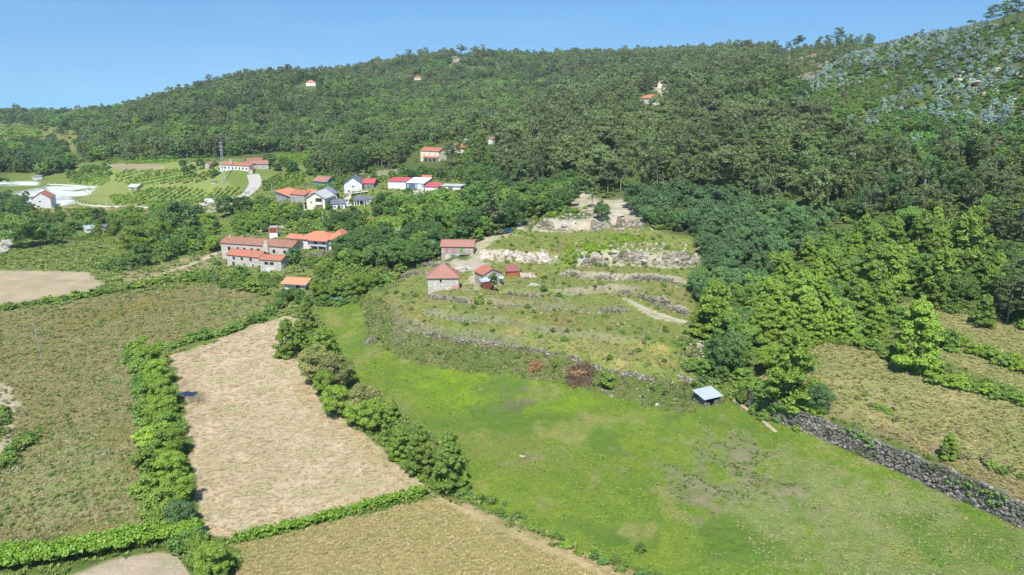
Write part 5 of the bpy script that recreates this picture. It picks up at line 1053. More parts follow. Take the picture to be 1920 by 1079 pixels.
while q < 1500:          # taller trees that break the skyline in clumps and gaps
    q += r.uniform(5, 26) if r.uniform() < .75 else r.uniform(30, 60)
    t = float(ray(q, 130)[0]); ci = int(np.interp(t, TT, np.arange(NT))); col = np.argmax(Es[:, ci][: int(np.interp(1500, YY, np.arange(NY)))]); y = float(YY[col]) - r.uniform(2, 14); x = t * y; z = float(ground(x, y))
    side = 'left' if q < 660 else 'middle' if q < 1080 else 'right'; k = 'pine' if r.uniform() < .55 else 'eucwide'; h = r.uniform(14, 23)
    plant(k, x, y, z, h, r.uniform(.9, 1.3), '%s breaking the skyline of the long hill, %s part' % ('tall pine' if k == 'pine' else 'broad eucalyptus', side), 'tall trees along the skyline', lod=1)
# ---------------------------------------------------------------- woods
tot = 0
for wi, (pl, sp, mix, where, grp) in enumerate(WOODS):
    pts = scatter(pl, sp, seed=wi)
    if len(pts) == 0: continue
    r = np.random.default_rng(900 + wi); ws = np.array([m[1] for m in mix]); ws = ws / ws.sum()
    nz = fbm(pts[:, 0] / 35, pts[:, 1] / 35, 3, 50 + wi)
    for i, (x, y, z) in enumerate(pts):
        u = (r.uniform() * .4 + np.clip((nz[i] - .32) / .36, 0, 1) * .6) ; k = int(np.searchsorted(np.cumsum(ws), min(u, .999)))
        m = mix[min(k, len(mix) - 1)]; h = r.uniform(m[2], m[3]) * (1.25 if r.uniform() < .08 else 1) * (.85 + .3 * nz[i]); dep = project(x, y, z)[2]
        qx, qy, _ = project(x, y, z); bx = np.array(pl); fx = (qx - bx[:, 0].min()) / np.ptp(bx[:, 0]); fy = (qy - bx[:, 1].min()) / np.ptp(bx[:, 1]); pos = ('upper', 'middle', 'lower')[min(2, int(max(0, fy) * 3))] + ' ' + ('left', 'centre', 'right')[min(2, int(max(0, fx) * 3))]
        SEL.append((h * F / dep, m[0], x, y, z, h, where + ', ' + pos, grp))
    tot += len(pts)
# hedgerows: shrubs along lines
HEDGES = [([(262,672),(285,712),(300,760),(310,820),(322,880),(330,940),(345,1000),(375,1050)], 2.0, 1.6, [('roundchest',2.6,4.4),('chestshrub',1.6,3),('darkshrub',1.5,2.6),('shrub',1.4,2.6)], 'in the thick hedge left of the mown field', 'bushes of the thick hedge left of the mown field'),
 ([(245,650),(262,720),(268,780),(278,850),(288,920),(300,990)], 2.4, 1.8, [('shrub',1.0,2.0),('broom',1.0,1.7),('darkshrub',.9,1.6)], 'on the weedy side of the left hedge', 'bushes on the weedy side of the left hedge'),
 ([(555,645),(590,705),(625,765),(680,803),(740,853),(800,908),(850,925)], 3.0, 1.2, [('shrub',.7,1.3),('chestshrub',.8,1.4)], 'at the foot of the chestnut row', 'bushes at the foot of the chestnut row'),
 ([(1395,728),(1430,735),(1475,755),(1530,780)], 1.8, 2.4, [('darkshrub',1.4,2.6),('chestshrub',1.4,2.6)], 'overhanging the shaded start of the long stone wall', 'bushes overhanging the stone wall'),
 ([(1330,700),(1360,715),(1400,720)], 1.8, 3.0, [('darkshrub',1.4,2.6),('round',3,4)], 'in the shade behind the field shed', 'bushes behind the field shed'),
 ([(1640,585),(1700,610),(1760,640),(1800,660)], 2.0, 3, [('round',3,4.5),('chestshrub',2,3),('darkshrub',1.5,2.5)], 'between the two right-hand fields', 'bushes between the right fields'),
 ([(0,582),(60,572),(120,562),(200,552),(240,545),(300,530),(345,528),(390,522)], 2.6, 1.6, [('shrub',1.3,2.6),('darkshrub',1.2,2.4),('chestshrub',2,3)], 'in the hedge between the pale ploughed field and the weedy field', 'shrubs along the pale ploughed field'),
 ([(300,655),(340,645),(380,635),(430,625),(470,605),(500,592),(520,575),(545,572)], 2.0, 1.8, [('darkshrub',1.2,2.4),('shrub',1.2,2.2),('darkshrub',2,3)], 'in the hedge along the upper side of the mown field', 'shrubs above the mown field'),
 ([(520,575),(540,560),(570,570),(600,575),(640,570),(675,565)], 2.2, 2.5, [('shrub',1.5,2.6),('round',3,4.5),('darkshrub',1.5,2.6)], 'at the top of the green meadow', 'shrubs at the top of the green meadow'),
 ([(870,925),(930,955),(1000,990),(1080,1030),(1160,1060),(1250,1095)], 1.5, 1.4, [('shrub',.7,1.5),('chestshrub',.6,1.3),('broom',.6,1.1)], 'along the ditch between the dry field and the green meadow', 'bushes between the dry field and the meadow'),
 ([(1560,640),(1600,645),(1650,660),(1700,690),(1760,715),(1830,735),(1900,752),(1960,768)], 1.7, 1.8, [('chestshrub',1.6,2.8),('shrub',1.4,2.2),('darkshrub',1.4,2.4)], 'in the leafy hedge above the right field', 'bushes of the hedge above the right field'),
 ([(1790,640),(1840,665),(1900,690),(1960,705)], 2.2, 2.5, [('shrub',1.4,2.6),('chestshrub',1.6,2.6)], 'in the hedge above the narrow strip field', 'bushes above the narrow strip field'),
 ([(1600,745),(1640,760),(1680,780),(1700,790)], 1.3, 1.6, [('shrub',.7,1.2),('bramble',.6,1.0)], 'in the green patch of the right field', 'bushes in the right field'),
 ([(1800,850),(1840,865),(1880,880),(1930,900)], 1.5, 1.6, [('shrub',.8,1.4),('bramble',.7,1.2)], 'behind the long stone wall at the right', 'bushes behind the long stone wall'),
 ([(1370,745),(1400,735),(1440,760),(1480,775),(1530,800)], 2.2, 2.0, [('darkshrub',1.3,2.4),('shrub',1,2)], 'on the shaded start of the long stone wall', 'bushes on the start of the stone wall'),
 ([(1290,640),(1300,680),(1310,715),(1290,735)], 2.0, 2.2, [('darkshrub',1.2,2.2),('bramble',.8,1.4)], 'around the stony path above the field shed', 'bushes around the stony path'),
 ([(-10,880),(20,870),(35,845),(45,820)], 1.8, 2.0, [('darkshrub',1.0,2.0),('shrub',1,2)], 'beside the dirt track at the left edge', 'bushes beside the left dirt track'),
 ([(-5,820),(5,790),(5,770)], 1.8, 1.5, [('shrub',1.0,1.8)], 'left of the dirt track at the left edge', 'bushes left of the dirt track'),
 ([(60,450),(120,448),(180,452),(235,458)], 1.8, 1.2, [('shrub',1.2,1.8),('chestshrub',1.2,1.8)], 'in the clipped row along the left green field', 'shrubs along the left green field'),
 ([(900,432),(950,436),(1000,440)], 1.6, 1.4, [('fern',.8,1.5),('chestshrub',.9,1.5)], 'in the bright strip below the parked car', 'bright bushes below the parked car'),
 ([(1020,408),(1060,400),(1090,395)], 2.2, 4, [('fern',1,1.8),('chestshrub',1.5,2.2)], 'in the lime-green clearing above the rock bank', 'bushes in the lime-green clearing')]
for hi, (pl, sp, wd, kinds, where, grp) in enumerate(HEDGES):
    c = line(pl, 4); seg = np.hypot(*np.diff(c[:, :2], axis=0).T); s = np.concatenate([[0], np.cumsum(seg)]); r = np.random.default_rng(300 + hi)
    for q in np.arange(0, s[-1], sp * .62):
        x = np.interp(q, s, c[:, 0]) + r.normal() * wd * .4; y = np.interp(q, s, c[:, 1]) + r.normal() * wd * .4; k = kinds[r.integers(len(kinds))]; h = r.uniform(k[1], k[2]); z = float(ground(x, y))
        SEL.append((h * F / project(x, y, z)[2] * 1.2, k[0], x, y, z - .05, h, where, grp))
# scrub on the terraces and banks
SCR = [([(672,560),(740,545),(800,555),(900,560),(1010,580),(1100,590),(1190,600),(1290,620),(1290,700),(1300,770),(1170,748),(1000,708),(850,698),(752,672),(700,640)], 4.6, [('bramble',.35,.5,1.0),('shrub',.4,.5,1.2),('darkshrub',.25,.6,1.4)], 'on the grassy terraces', 'small bushes on the terraces'),
 ([(930,440),(1310,445),(1310,610),(1180,560),(1000,560),(930,550)], 5.0, [('bramble',.4,.4,.9),('shrub',.3,.5,1.2),('darkshrub',.3,.6,1.5)], 'on the upper terraces', 'small bushes on the upper terraces'),
 ([(1060,458),(1100,452),(1170,468),(1190,480),(1180,496),(1110,500),(1060,498)], 1.5, [('fern',1,.6,1.0)], 'on the bright fern bank beside the rock face', 'ferns beside the rock face'),
 ([(1120,448),(1160,440),(1205,445),(1215,455),(1170,458)], 1.5, [('fern',1,.6,1.0)], 'on the fern strip above the rock face', 'ferns above the rock face'),
 ([(1520,645),(1560,650),(1500,720),(1440,690)], 4, [('bramble',.5,.6,1.2),('shrub',.5,.6,1.4)], 'between the tall chestnut and the right field', 'bushes by the tall chestnut'),
 ([(420,520),(480,515),(530,525),(520,560),(460,548),(400,540)], 3.2, [('shrub',.5,1.2,2.4),('darkshrub',.5,1.2,2.2)], 'below the granite cottage', 'bushes below the granite cottage'),
 ([(560,475),(640,475),(640,500),(600,510),(560,500)], 3, [('shrub',.6,1,2),('broom',.4,1,2)], 'on the terrace below the red-roofed farmhouse', 'bushes below the red-roofed farmhouse'),
 ([(690,440),(800,445),(780,455),(690,455)], 3, [('shrub',.6,1,2),('darkshrub',.4,1,2)], 'below the netted vineyard wall', 'bushes below the vineyard wall')]
for si, (pl, sp, mix, where, grp) in enumerate(SCR):
    pts = scatter(pl, sp, avoid=False, seed=70 + si, mind=.5); r = np.random.default_rng(500 + si); ws = np.cumsum([m[1] for m in mix])
    for x, y, z in pts:
        m = mix[min(int(np.searchsorted(ws, r.uniform())), len(mix) - 1)]; h = r.uniform(m[2], m[3]); SEL.append((h * F / project(x, y, z)[2] * 1.2, m[0], x, y, z - .05, h, where, grp))
MED = {s: float(np.median([q[5] for q in SEL if q[1] == s])) for s in set(q[1] for q in SEL)}
SEL.sort(key=lambda s: -s[0]); rest = {}; CAPK = 285
for (apx, spec, x, y, z, h, where, grp) in SEL:
    k = KIND[spec][0]
    wf = random.uniform(.85, 1.15) * (1.25 if spec in ('shrub','darkshrub','broom','bramble','chestshrub','fern') else 1)
    if spec in ('round', 'darkround', 'irreg', 'acacia', 'acaciadome'): wf *= 1.05
    if COUNT.get(k, 0) < CAPK and -40 < project(x, y, z)[0] < 1960 and project(x, y, z)[1] < 1150:
        COUNT[k] = COUNT.get(k, 0) + 1
        lb = ('small ' if h < MED[spec] * .92 else 'tall ' if h > MED[spec] * 1.08 else '') + ADJ[spec].replace('low ', '') + ' ' + where
        plant(spec, x, y, z, h, wf, lb if len(lb.split()) <= 16 else ADJ[spec] + ' ' + where, grp)
    else: rest.setdefault(k, []).append((apx, spec, x, y, z, h, wf))
for k, L_ in rest.items():
    meshes = []; ix = {}; pts = []
    for (apx, spec, x, y, z, h, wf) in L_:
        lod = 1 if apx > 20 else 2; var = random.randrange(4); key = (spec, var, lod)
        if key not in ix: ix[key] = len(meshes); meshes.append(proto(*key)[2])
        pts.append((x, y, z, h / 10 * wf, h / 10, random.uniform(0, 6.28), ix[key]))
    # a mass a viewer cannot count: one object per kind
    NMS = {'shrub': 'scrub', 'broom_bush': 'broom_scrub', 'bramble_bush': 'bramble_scrub', 'fern_clump': 'bracken', 'golden_bush': 'gorse_scrub'}
    mass(NMS.get(k, k.replace('_tree', '') + '_wood'), pts, meshes, {'pine_tree': 'dark pines massed across the far wooded hills', 'eucalyptus_tree': 'olive-grey eucalyptus massed across the far wooded hills', 'broadleaf_tree': 'rounded green broadleaf trees massed over the hills', 'oak_tree': 'dark green oaks massed over the hills and valley'}.get(k, 'remaining ' + k.replace('_', ' ') + 's massed over the slopes'), 'woodland')
print('WOODS', tot, COUNT, {k: len(v) for k, v in rest.items()})
# undergrowth below the woods
ub = []; um = [proto('darkshrub', v, 2)[2] for v in range(2)] + [proto('shrub', v, 2)[2] for v in range(2)] + [proto('broom', v, 2)[2] for v in range(2)] + [proto('bramble', v, 2)[2] for v in range(1)]
for wi, (pl, sp, mix, where, grp) in enumerate(WOODS):
    pts = scatter(pl, sp * .62, seed=200 + wi, mind=.35)
    for x, y, z in pts:
        h = random.uniform(.8, 2.3) * (1.3 if y > 500 else 1); ub.append((x, y, z - .1, h / 10 * 1.5, h / 10, random.uniform(0, 6.28), random.randrange(len(um))))
mass('undergrowth', ub, um, 'low green undergrowth covering the ground under the trees', 'undergrowth')
print('UNDER', len(ub))
# ---------------------------------------------------------------- walls of loose stone
def smoothline(pl, step_px, step_m):
    c = line(pl, step_px)[:, :2]
    for _ in range(4): c[1:-1] = (c[:-2] + 2 * c[1:-1] + c[2:]) / 4
    s = np.concatenate([[0], np.cumsum(np.hypot(*np.diff(c, axis=0).T))]); q = np.arange(0, s[-1], step_m)
    return np.column_stack([np.interp(q, s, c[:, 0]), np.interp(q, s, c[:, 1])])
def stonewall(label, c, h, mat, off=.0, th=.7, jit=.25, ends=True, name='stone_wall', seed=0, hill=True, bs=None, gap=.12):
    """a rough wall whose foot follows the ground, leaning on the slope behind it"""
    n = len(c); d = np.gradient(c, axis=0); d /= np.linalg.norm(d, axis=1)[:, None] + 1e-9; nr = np.stack([-d[:, 1], d[:, 0]], 1)
    rows = 7; s = np.arange(n) * .45; ht = h * (1 + jit * (fbm(s / 2.5, s * 0 + seed, 3, 5) - .5) * 2)
    if ends: ht = ht * np.clip(np.minimum(np.arange(n), n - 1 - np.arange(n)) / 5., .25, 1)
    fo = c - nr * (.25 - off); z0 = ground(fo[:, 0], fo[:, 1]); V = []
    for k in range(rows):
        t = k / (rows - 1); q = c - nr * (.35 - off - .22 * t)[None] if np.ndim(.35 - off - .22 * t) else c - nr * (.35 - off - .22 * t)
        q = q + nr * ((hsh(np.arange(n), k * 1.0, seed) - .5) * .16)[:, None]
        V.append(np.column_stack([q, z0 - .5 + (ht + .5) * t + (hsh(np.arange(n), k + 9.0, seed) - .5) * (.16 if 0 < k else 0)]))
    for e_, dz in ((th * .5, .04), (th, -.05), (th + .02, -h if not hill else -.8)):
        q = c + nr * (e_ - .1 + off); V.append(np.column_stack([q, z0 + ht + dz + (hsh(np.arange(n), e_ * 7, seed) - .5) * .12 * (dz > -.5)]))
    K = len(V); V = np.stack(V, 1).reshape(-1, 3); f = []
    for i in range(n - 1):
        for k in range(K - 1): f.append([i*K+k, (i+1)*K+k, (i+1)*K+k+1, i*K+k+1])
    if ends: V[:, 2] -= np.where(np.repeat(vnoise(np.arange(n) / 6., np.zeros(n), seed + 5), K) < .38, h * .75, 0) * (np.tile(np.arange(K), n) > 0)
    r = np.random.default_rng(seed + 1); L = (n - 1) * .45; V = [V]; nv = len(V[0]); at = [0.25] * len(f); bs = bs or (.5 if h > 2 else .42)
    for _ in range(int(L * (h + .5) / (bs * bs * .42))):
        u = r.uniform(0, n - 1.001); i = int(u); t = r.uniform(-.05, 1.04) ; sx, sz, sy = bs * r.uniform(.3, .8), bs * r.uniform(.22, .5), r.uniform(.12, .3)
        if r.uniform() < gap and h < 2: continue
        px, py = c[i] + (c[i + 1] - c[i]) * (u - i) - nr[i] * (.35 - off - .22 * t); pz = z0[i] + ht[i] * t - (h * .75 if ends and vnoise(float(i) / 6., 0., seed + 5) < .38 else 0)
        D3 = np.array([d[i][0], d[i][1], 0]); N3 = np.array([nr[i][0], nr[i][1], .1]); U3 = np.array([0, 0, 1.]); an = r.normal() * .28; A3 = D3 * math.cos(an) + U3 * math.sin(an); U3 = U3 * math.cos(an) - D3 * math.sin(an)
        V.append(np.array([np.array([px, py, pz]) + A3 * e1 * sx * r.uniform(.65, 1.05) * .5 * 1.6 + U3 * e3 * sz * r.uniform(.6, 1.1) * .5 * 1.6 + N3 * e2 * sy * r.uniform(.7, 1.2) for e3 in (-1, 1) for e1, e2 in ((-1, -1), (1, -1), (1, 1), (-1, 1))]))
        f += [[nv + q for q in Q_] for Q_ in ((0,3,2,1),(4,5,6,7),(0,1,5,4),(1,2,6,5),(2,3,7,6),(3,0,4,7))]; nv += 8; at += [float(r.uniform())] * 6
    o = link(bpy.data.objects.new(name, mesh_np(name, np.concatenate(V), np.array(f), [BLOCK[mat]], fattr=at))); tag(o, label, 'wall' if 'wall' in name else 'rock face'); return o
def blockmat(name, dark, mid, light):
    M = NT_(name, .95, .1); v = M.attr('v').outputs['Fac']; c = M.mix(M.ramp(v, 0, .55), dark, mid); c = M.mix(M.ramp(v, .55, 1), c, light); c = M.mix(M.math('MULTIPLY', M.ramp(M.noise(.35, 4), .5, .66), .75), c, (.13, .15, .06)); M.col(M.mix(M.ramp(M.noise(3, 4), .35, .7), c, M.mix(1.0, c, (.7, .68, .62), 'MULTIPLY'))); return M.m
BLOCK = dict(rockface=blockmat('pale_rock_blocks', (.26,.22,.17), (.46,.41,.33), (.62,.56,.48)), whiteface=blockmat('white_rock_blocks', (.5,.38,.31), (.66,.6,.52), (.78,.74,.68)), greystone=blockmat('grey_wall_blocks', (.09,.085,.072), (.25,.232,.2), (.45,.42,.37)), dry=blockmat('dry_wall_blocks', (.13,.12,.09), (.32,.29,.23), (.50,.46,.39)), granite2=blockmat('pale_wall_blocks', (.2,.18,.14), (.42,.38,.31), (.62,.57,.49)))
c = smoothline([(1405,762),(1450,787),(1545,822),(1620,855),(1700,888),(1790,930),(1885,972),(1990,1018)], 10, .45)
cwall = c
stonewall('long grey retaining wall of rough stones below the right field', c, WALLH + .35, 'greystone', off=.05, th=.7, jit=.16, ends=False, seed=3)
for i, (lb, pl, h, mt, of) in enumerate([
 ('low broken wall in front of the square barn', [(795,556),(830,562),(862,568),(900,571)], 1.1, 'dry', 0), ('brownish wall directly below the half-ruined shed', [(935,572),(965,575),(990,577)], 1.2, 'dry', 0),
 ('wall with shrubs in the centre of the terraces', [(1010,580),(1060,583),(1105,588)], 1.1, 'dry', 0), ('short wall stub right of the terrace centre', [(1118,588),(1150,586),(1185,583)], 1.1, 'dry', 0),
 ('wall at the top end of the diagonal terrace path', [(1150,550),(1190,554),(1240,576),(1295,594)], 1.4, 'dry', 0), ('grey wall under the upper grass ledge', [(1045,516),(1100,522),(1160,526)], 1.3, 'granite2', 0), ('dark wall at the right end of the upper ledge', [(1170,526),(1230,527),(1300,536)], 1.5, 'dry', 0),
 ('overgrown wall along the middle of the long bank', [(760,622),(850,641),(960,653),(1050,669)], 1.0, 'dry', .3), ('overgrown wall at the right half of the long bank', [(1060,671),(1120,692),(1200,709),(1270,721)], 1.2, 'dry', .2),
 ('short stony wall where the bank meets the bright meadow', [(1120,736),(1150,745)], .8, 'granite2', .5), ('curved retaining wall left of the square barn', [(745,528),(765,518),(785,512),(802,516)], 1.5, 'dry', 0), ('grey curved wall above the square barn', [(782,500),(800,497),(830,503),(850,508)], 1.5, 'dry', 0),
 ('wall beside the stony path above the field shed', [(1262,707),(1290,715),(1318,722)], 1.0, 'granite2', 0), ('retaining wall below the balcony farmhouse', [(570,482),(600,480),(640,480)], 2.2, 'dry', 0), ('low wall on the second terrace row', [(940,552),(1000,559),(1050,560)], .9, 'dry', 0),
 ('small wall on the left terrace below the barn', [(800,585),(850,601),(905,608)], .9, 'dry', 0)]):
    stonewall(lb, smoothline(pl, 6, .45), h * .85, mt, off=of, th=.35, jit=.45, seed=i + 10)
for i, (lb, pl, h, mt, bs) in enumerate([('pale broken rock face at the right of the upper terraces', [(1150,494),(1200,498),(1260,502),(1315,499)], 3.6, 'rockface', 1.1), ('pale rock face with ferns, left end of the cut', [(1090,500),(1120,499),(1145,495)], 2.4, 'rockface', .9),
 ('white and pink cut rock below the grass plateau', [(925,486),(960,490),(1000,492),(1034,492)], 2.3, 'whiteface', .9), ('grey-brown rock bank below the tall wood', [(1000,431),(1050,434),(1090,436)], 3.0, 'rockface', .8), ('pale rock bank under the track cutting', [(1100,434),(1150,430),(1205,428)], 3.0, 'rockface', .9), ('rough bank at the end of the diagonal terrace path', [(1225,566),(1262,583),(1298,593)], 1.8, 'rockface', .6)]):
    stonewall(lb, smoothline(pl, 6, .45), h, mt, off=.5, th=1.2, jit=.35, seed=i + 60, name='rock_face', bs=bs)
# stone blocks strewn over banks and cuts
def rock_mesh(name, r, mat, sub=2, flat=.7):
    import bmesh
    bm = bmesh.new(); bmesh.ops.create_icosphere(bm, subdivisions=sub, radius=1)
    pl_ = [Vector(r.normal(size=3)).normalized() for _ in range(9)]; ds = r.uniform(.45, .85, 9)
    for v in bm.verts:
        for n_, d_ in zip(pl_, ds):
            t = v.co.dot(n_)
            if t > d_: v.co -= n_ * (t - d_)
        v.co *= 1 + r.uniform(-.03, .03); v.co.z *= flat
    me = bpy.data.meshes.new(name); bm.to_mesh(me); bm.free(); me.materials.append(MT[mat]); return me
rk = np.random.default_rng(5); RM = [rock_mesh('loose_stone', rk, m, 1) for m in ('rock', 'pinkrock', 'granite', 'rock')]
pts = []
for pl, sp, s0, s1, lim in [(ZPOLY['bank'], 1.5, .1, .32, 900), ([(1080,455),(1320,455),(1330,505),(1150,500)], 1.6, .2, .7, 500), ([(895,465),(1040,475),(1040,497),(880,490)], 1.2, .2, .6, 300), ([(1000,400),(1215,380),(1220,428),(1000,432)], 2.0, .2, .8, 400),
                     ([(870,500),(1000,520),(1290,540),(1290,640),(900,600),(800,570)], 3.0, .12, .4, 700), ([(1270,630),(1320,640),(1320,730),(1270,720)], 1.2, .15, .4, 200), ([(800,490),(905,485),(890,550),(860,550),(870,510)], 1.4, .12, .35, 300),
                     ([(1700,120),(1960,140),(1960,200),(1760,190)], 5, .5, 1.6, 150), ([(1440,100),(1620,88),(1560,150),(1470,150)], 7, .6, 2.0, 150), ([(560,185),(640,190),(700,250),(600,240)], 12, 1, 2.5, 80)]:
    for x, y, z in scatter(pl, sp, lim, avoid=False, seed=9, mind=.2): s = rk.uniform(s0, s1); pts.append((x, y, z, s, s * rk.uniform(.6, 1.1), rk.uniform(0, 6), rk.integers(4)))
mass('loose_stones', pts, RM, 'pale stones strewn over the banks, cuts and bare slopes', 'stones')
def boulder(px, py, w, label, mat='rock', flat=.7, sub=3, name='boulder', asp=1.0):
    p = P(px, py); s = w * project(*p)[2] / F / 2 * (.7 if 400 < py < 500 else 1); o = link(bpy.data.objects.new(name, rock_mesh(name, rk, mat, sub, flat))); o.location = (p.x, p.y, p.z + s * .15); o.scale = (s, s * .8, s * asp); o.rotation_euler = (0, 0, rk.uniform(0, 6)); tag(o, label, 'boulder'); return o
for a in [(1868,134,20,'big pale boulder on the upper right slope'), (1798,152,26,'long pale rock outcrop left of the big boulder', 'rock', .35), (1830,158,40,'flat pale ledge below the big boulder', 'rock', .25), (1912,140,16,'pale boulder at the right edge of the slope'), (1548,222,26,'pale rock at the foot of the silvery plantation', 'pinkrock', .6),
          (1568,232,18,'lower pale rock at the foot of the silvery plantation', 'pinkrock', .6), (1478,210,14,'white boulder at the left foot of the plantation'), (1450,214,12,'second white boulder at the left foot of the plantation'), (1490,115,14,'grey rock on the bare slope at the skyline', 'rock', .8), (1470,130,16,'flat grey rock on the bare slope below the skyline', 'rock', .5),
          (862,102,20,'rocky knob on the crest of the long hill', 'rock', .8), (880,104,16,'lower rock beside the knob on the crest', 'rock', .6), (614,262,15,'round grey boulder above the white farmhouse fields', 'rock', .9), (1766,278,18,'pale rock among the scrub below the plantation', 'pinkrock', .5), (1785,282,12,'small pale rock among the scrub below the plantation', 'pinkrock', .5),
          (1150,474,26,'tilted rock slab at the left end of the rock face', 'rock', .6), (1210,492,34,'bulging rock in the middle of the rock face', 'rock', .7), (1265,488,30,'rock bulge at the right end of the rock face', 'rock', .7), (950,478,30,'white rock block below the grass plateau', 'granite', .8), (1000,488,34,'pinkish rock shelf below the grass plateau', 'pinkrock', .6),
          (1020,492,26,'white split rock right of the pinkish shelf', 'granite', .6), (1130,412,30,'pale cut rock below the tall wood', 'rock', .6), (1160,405,34,'wide cut rock below the tall wood', 'rock', .5), (1060,424,26,'grey rock in the cut bank', 'rock', .7), (1310,650,16,'pale stones at the terrace corner under the trees', 'pinkrock', .7),
          (980,857,15,'small reddish stone heap lying in the green meadow', 'pinkrock', .35), (928,940,8,'white stone at the lower meadow edge', 'granite', .5), (1232,760,10,'white stone at the foot of the bank', 'granite', .5), (432,619,26,'pile of pale stones on the upper edge of the mown field', 'granite', .55)]: boulder(*a)
def heap(px, py, wpx, label, mat, cat, name, n=40, sz=.4, kind='stone', hgt=1.0):
    p = P(px, py); w = wpx * project(*p)[2] / F / 2; b = B(); r = np.random.default_rng(int(px)); V = []; Fq = []
    for i in range(n):
        a = r.uniform(0, 6.28); q = w * math.sqrt(r.uniform(0, 1)); x, y = p.x + q * math.cos(a), p.y + q * .8 * math.sin(a); z = float(ground(x, y)) + hgt * (1 - q / w) * r.uniform(.3, 1)
        if kind == 'stone': s = np.array([sz * r.uniform(.5, 1.3), sz * r.uniform(.4, 1), sz * r.uniform(.25, .7)]); th = r.uniform(0, 6); M3 = Matrix.Rotation(th, 3, 'Z') @ Matrix.Rotation(r.uniform(-.5, .5), 3, 'X')
        else: s = np.array([sz * r.uniform(1.5, 4), .05, .05]); M3 = Matrix.Rotation(r.uniform(0, 6), 3, 'Z') @ Matrix.Rotation(r.uniform(-.7, .7), 3, 'Y')
        cs = [Vector((sx * s[0] * r.uniform(.6, 1), sy * s[1] * r.uniform(.6, 1), sz_ * s[2] * r.uniform(.7, 1))) for sz_ in (-1, 1) for sx, sy in ((-1,-1),(1,-1),(1,1),(-1,1))]
        b.poly([(M3 @ c_) + Vector((x, y, z)) - p for c_ in cs], [[0,3,2,1],[4,5,6,7],[0,1,5,4],[1,2,6,5],[2,3,7,6],[3,0,4,7]])
    o = b.build(name, MT[mat]); o.location = p; tag(o, label, cat); return o
heap(869,506,34,'white and grey heap of building stone above the square barn', 'granite', 'stone heap', 'stone_heap', 90, .4)
heap(990,518,36,'pile of pale slabs right of the brick kiosk', 'pinkrock', 'stone heap', 'stone_heap', 40, .7, hgt=.6)
heap(1000,536,24,'whitish rubble on the terrace below the slab pile', 'granite', 'stone heap', 'stone_heap', 60, .35, hgt=.6)
heap(693,641,22,'dark heap of stones and branches by the foot of the bank', 'dry', 'stone heap', 'stone_heap', 50, .35, hgt=.9)
heap(798,360,50,'rubble bank below the blue-grey shed', 'granite', 'stone heap', 'stone_heap', 80, .8, hgt=1.2)
h_ = heap(1088,706,48,'brown heap of cut dead branches at the foot of the bank', 'deadwood', 'brush pile', 'brush_pile', 420, .5, 'stick', 1.5)
v, f = leaves(np.random.default_rng(3), np.array([[0, 0, .7], [1, .3, .6], [-.9, .2, .5]]), np.array([[1.6, 1.1, .7]] * 3), 260, .22, .2); x_ = link(bpy.data.objects.new('dead_leaves', mesh_np('dead_leaves', v, f, [MT['tanwood']])), h_)
h_ = heap(1003,690,20,'small tan brush pile on the bank left of the brown heap', 'tanwood', 'brush pile', 'brush_pile', 160, .35, 'stick', .8)
# ---------------------------------------------------------------- vines
def leafband(name, c, w, z0, z1, mat, leaf, per_m, parent=None, seed=0, lobe=.5, origin=None, npl=26):
    r = np.random.default_rng(seed); s = np.concatenate([[0], np.cumsum(np.hypot(*np.diff(c, axis=0).T))]); n = max(2, int(s[-1] * per_m)); q = r.uniform(0, s[-1], n)
    d = np.gradient(c, axis=0); d /= np.linalg.norm(d, axis=1)[:, None] + 1e-9; nx = np.interp(q, s, -d[:, 1]); ny = np.interp(q, s, d[:, 0]); o = r.uniform(-.5, .5, n) * w
    x = np.interp(q, s, c[:, 0]) + nx * o; y = np.interp(q, s, c[:, 1]) + ny * o; z = ground(x, y) + r.uniform(z0, z1, n) * (1 + .25 * (fbm(q / 3, q * 0, 2, seed) - .5))
    C = np.column_stack([x, y, z]); 
    if origin is not None: C = C - np.array(origin)
    V, Fc = leaves(r, C, np.tile([lobe, lobe, lobe * .7], (n, 1)) * r.uniform(.6, 1.3, (n, 1)), npl, leaf, .6, low=-1)
    v_ = np.clip(np.repeat(r.uniform(0, 1, n), npl) * .5 + r.uniform(0, 1, len(Fc)) * .5, 0, 1)
    return link(bpy.data.objects.new(name, mesh_np(name, V, Fc, [LM[mat]], fattr=v_)), parent)
def vinething(name, label, c, w, z0, z1, leaf, per_m, posts=None, ph=2.0, group=None, seed=0, lobe=.5, mat='vine', npl=26, cat='vine row', pm='wood'):
    o = (float(c[0, 0]), float(c[0, 1]), float(ground(c[0, 0], c[0, 1])))
    if posts is None:
        e = leafband(name, c, w, z0, z1, mat, leaf, per_m, None, seed, lobe, o, npl); e.location = o; tag(e, label, cat, group); return e
    e = link(bpy.data.objects.new(name, None)); e.location = o; tag(e, label, cat, group)
    leafband('foliage', c, w, z0, z1, mat, leaf, per_m, e, seed, lobe, o, npl)
    s = np.concatenate([[0], np.cumsum(np.hypot(*np.diff(c, axis=0).T))])
    for q in np.arange(1.0, s[-1], posts):
        x, y = np.interp(q, s, c[:, 0]), np.interp(q, s, c[:, 1]); zz = float(ground(x, y)); b = B(); b.box(-.08, .08, -.08, .08, -.4, ph); p = b.build('post', MT[pm], e); p.location = (x - o[0], y - o[1], zz - o[2])
    return e
c = smoothline([(-60,1072),(0,1062),(60,1056),(130,1048),(200,1034),(270,1020),(330,1008),(372,1012)], 8, .5)
vinething('vine_pergola', 'broad leafy vine pergola on posts across the lower left corner', c, 3.4, 1.35, 2.25, .30, 26, 3.6, 1.9, cat='pergola', lobe=.55, pm='concrete', seed=2)
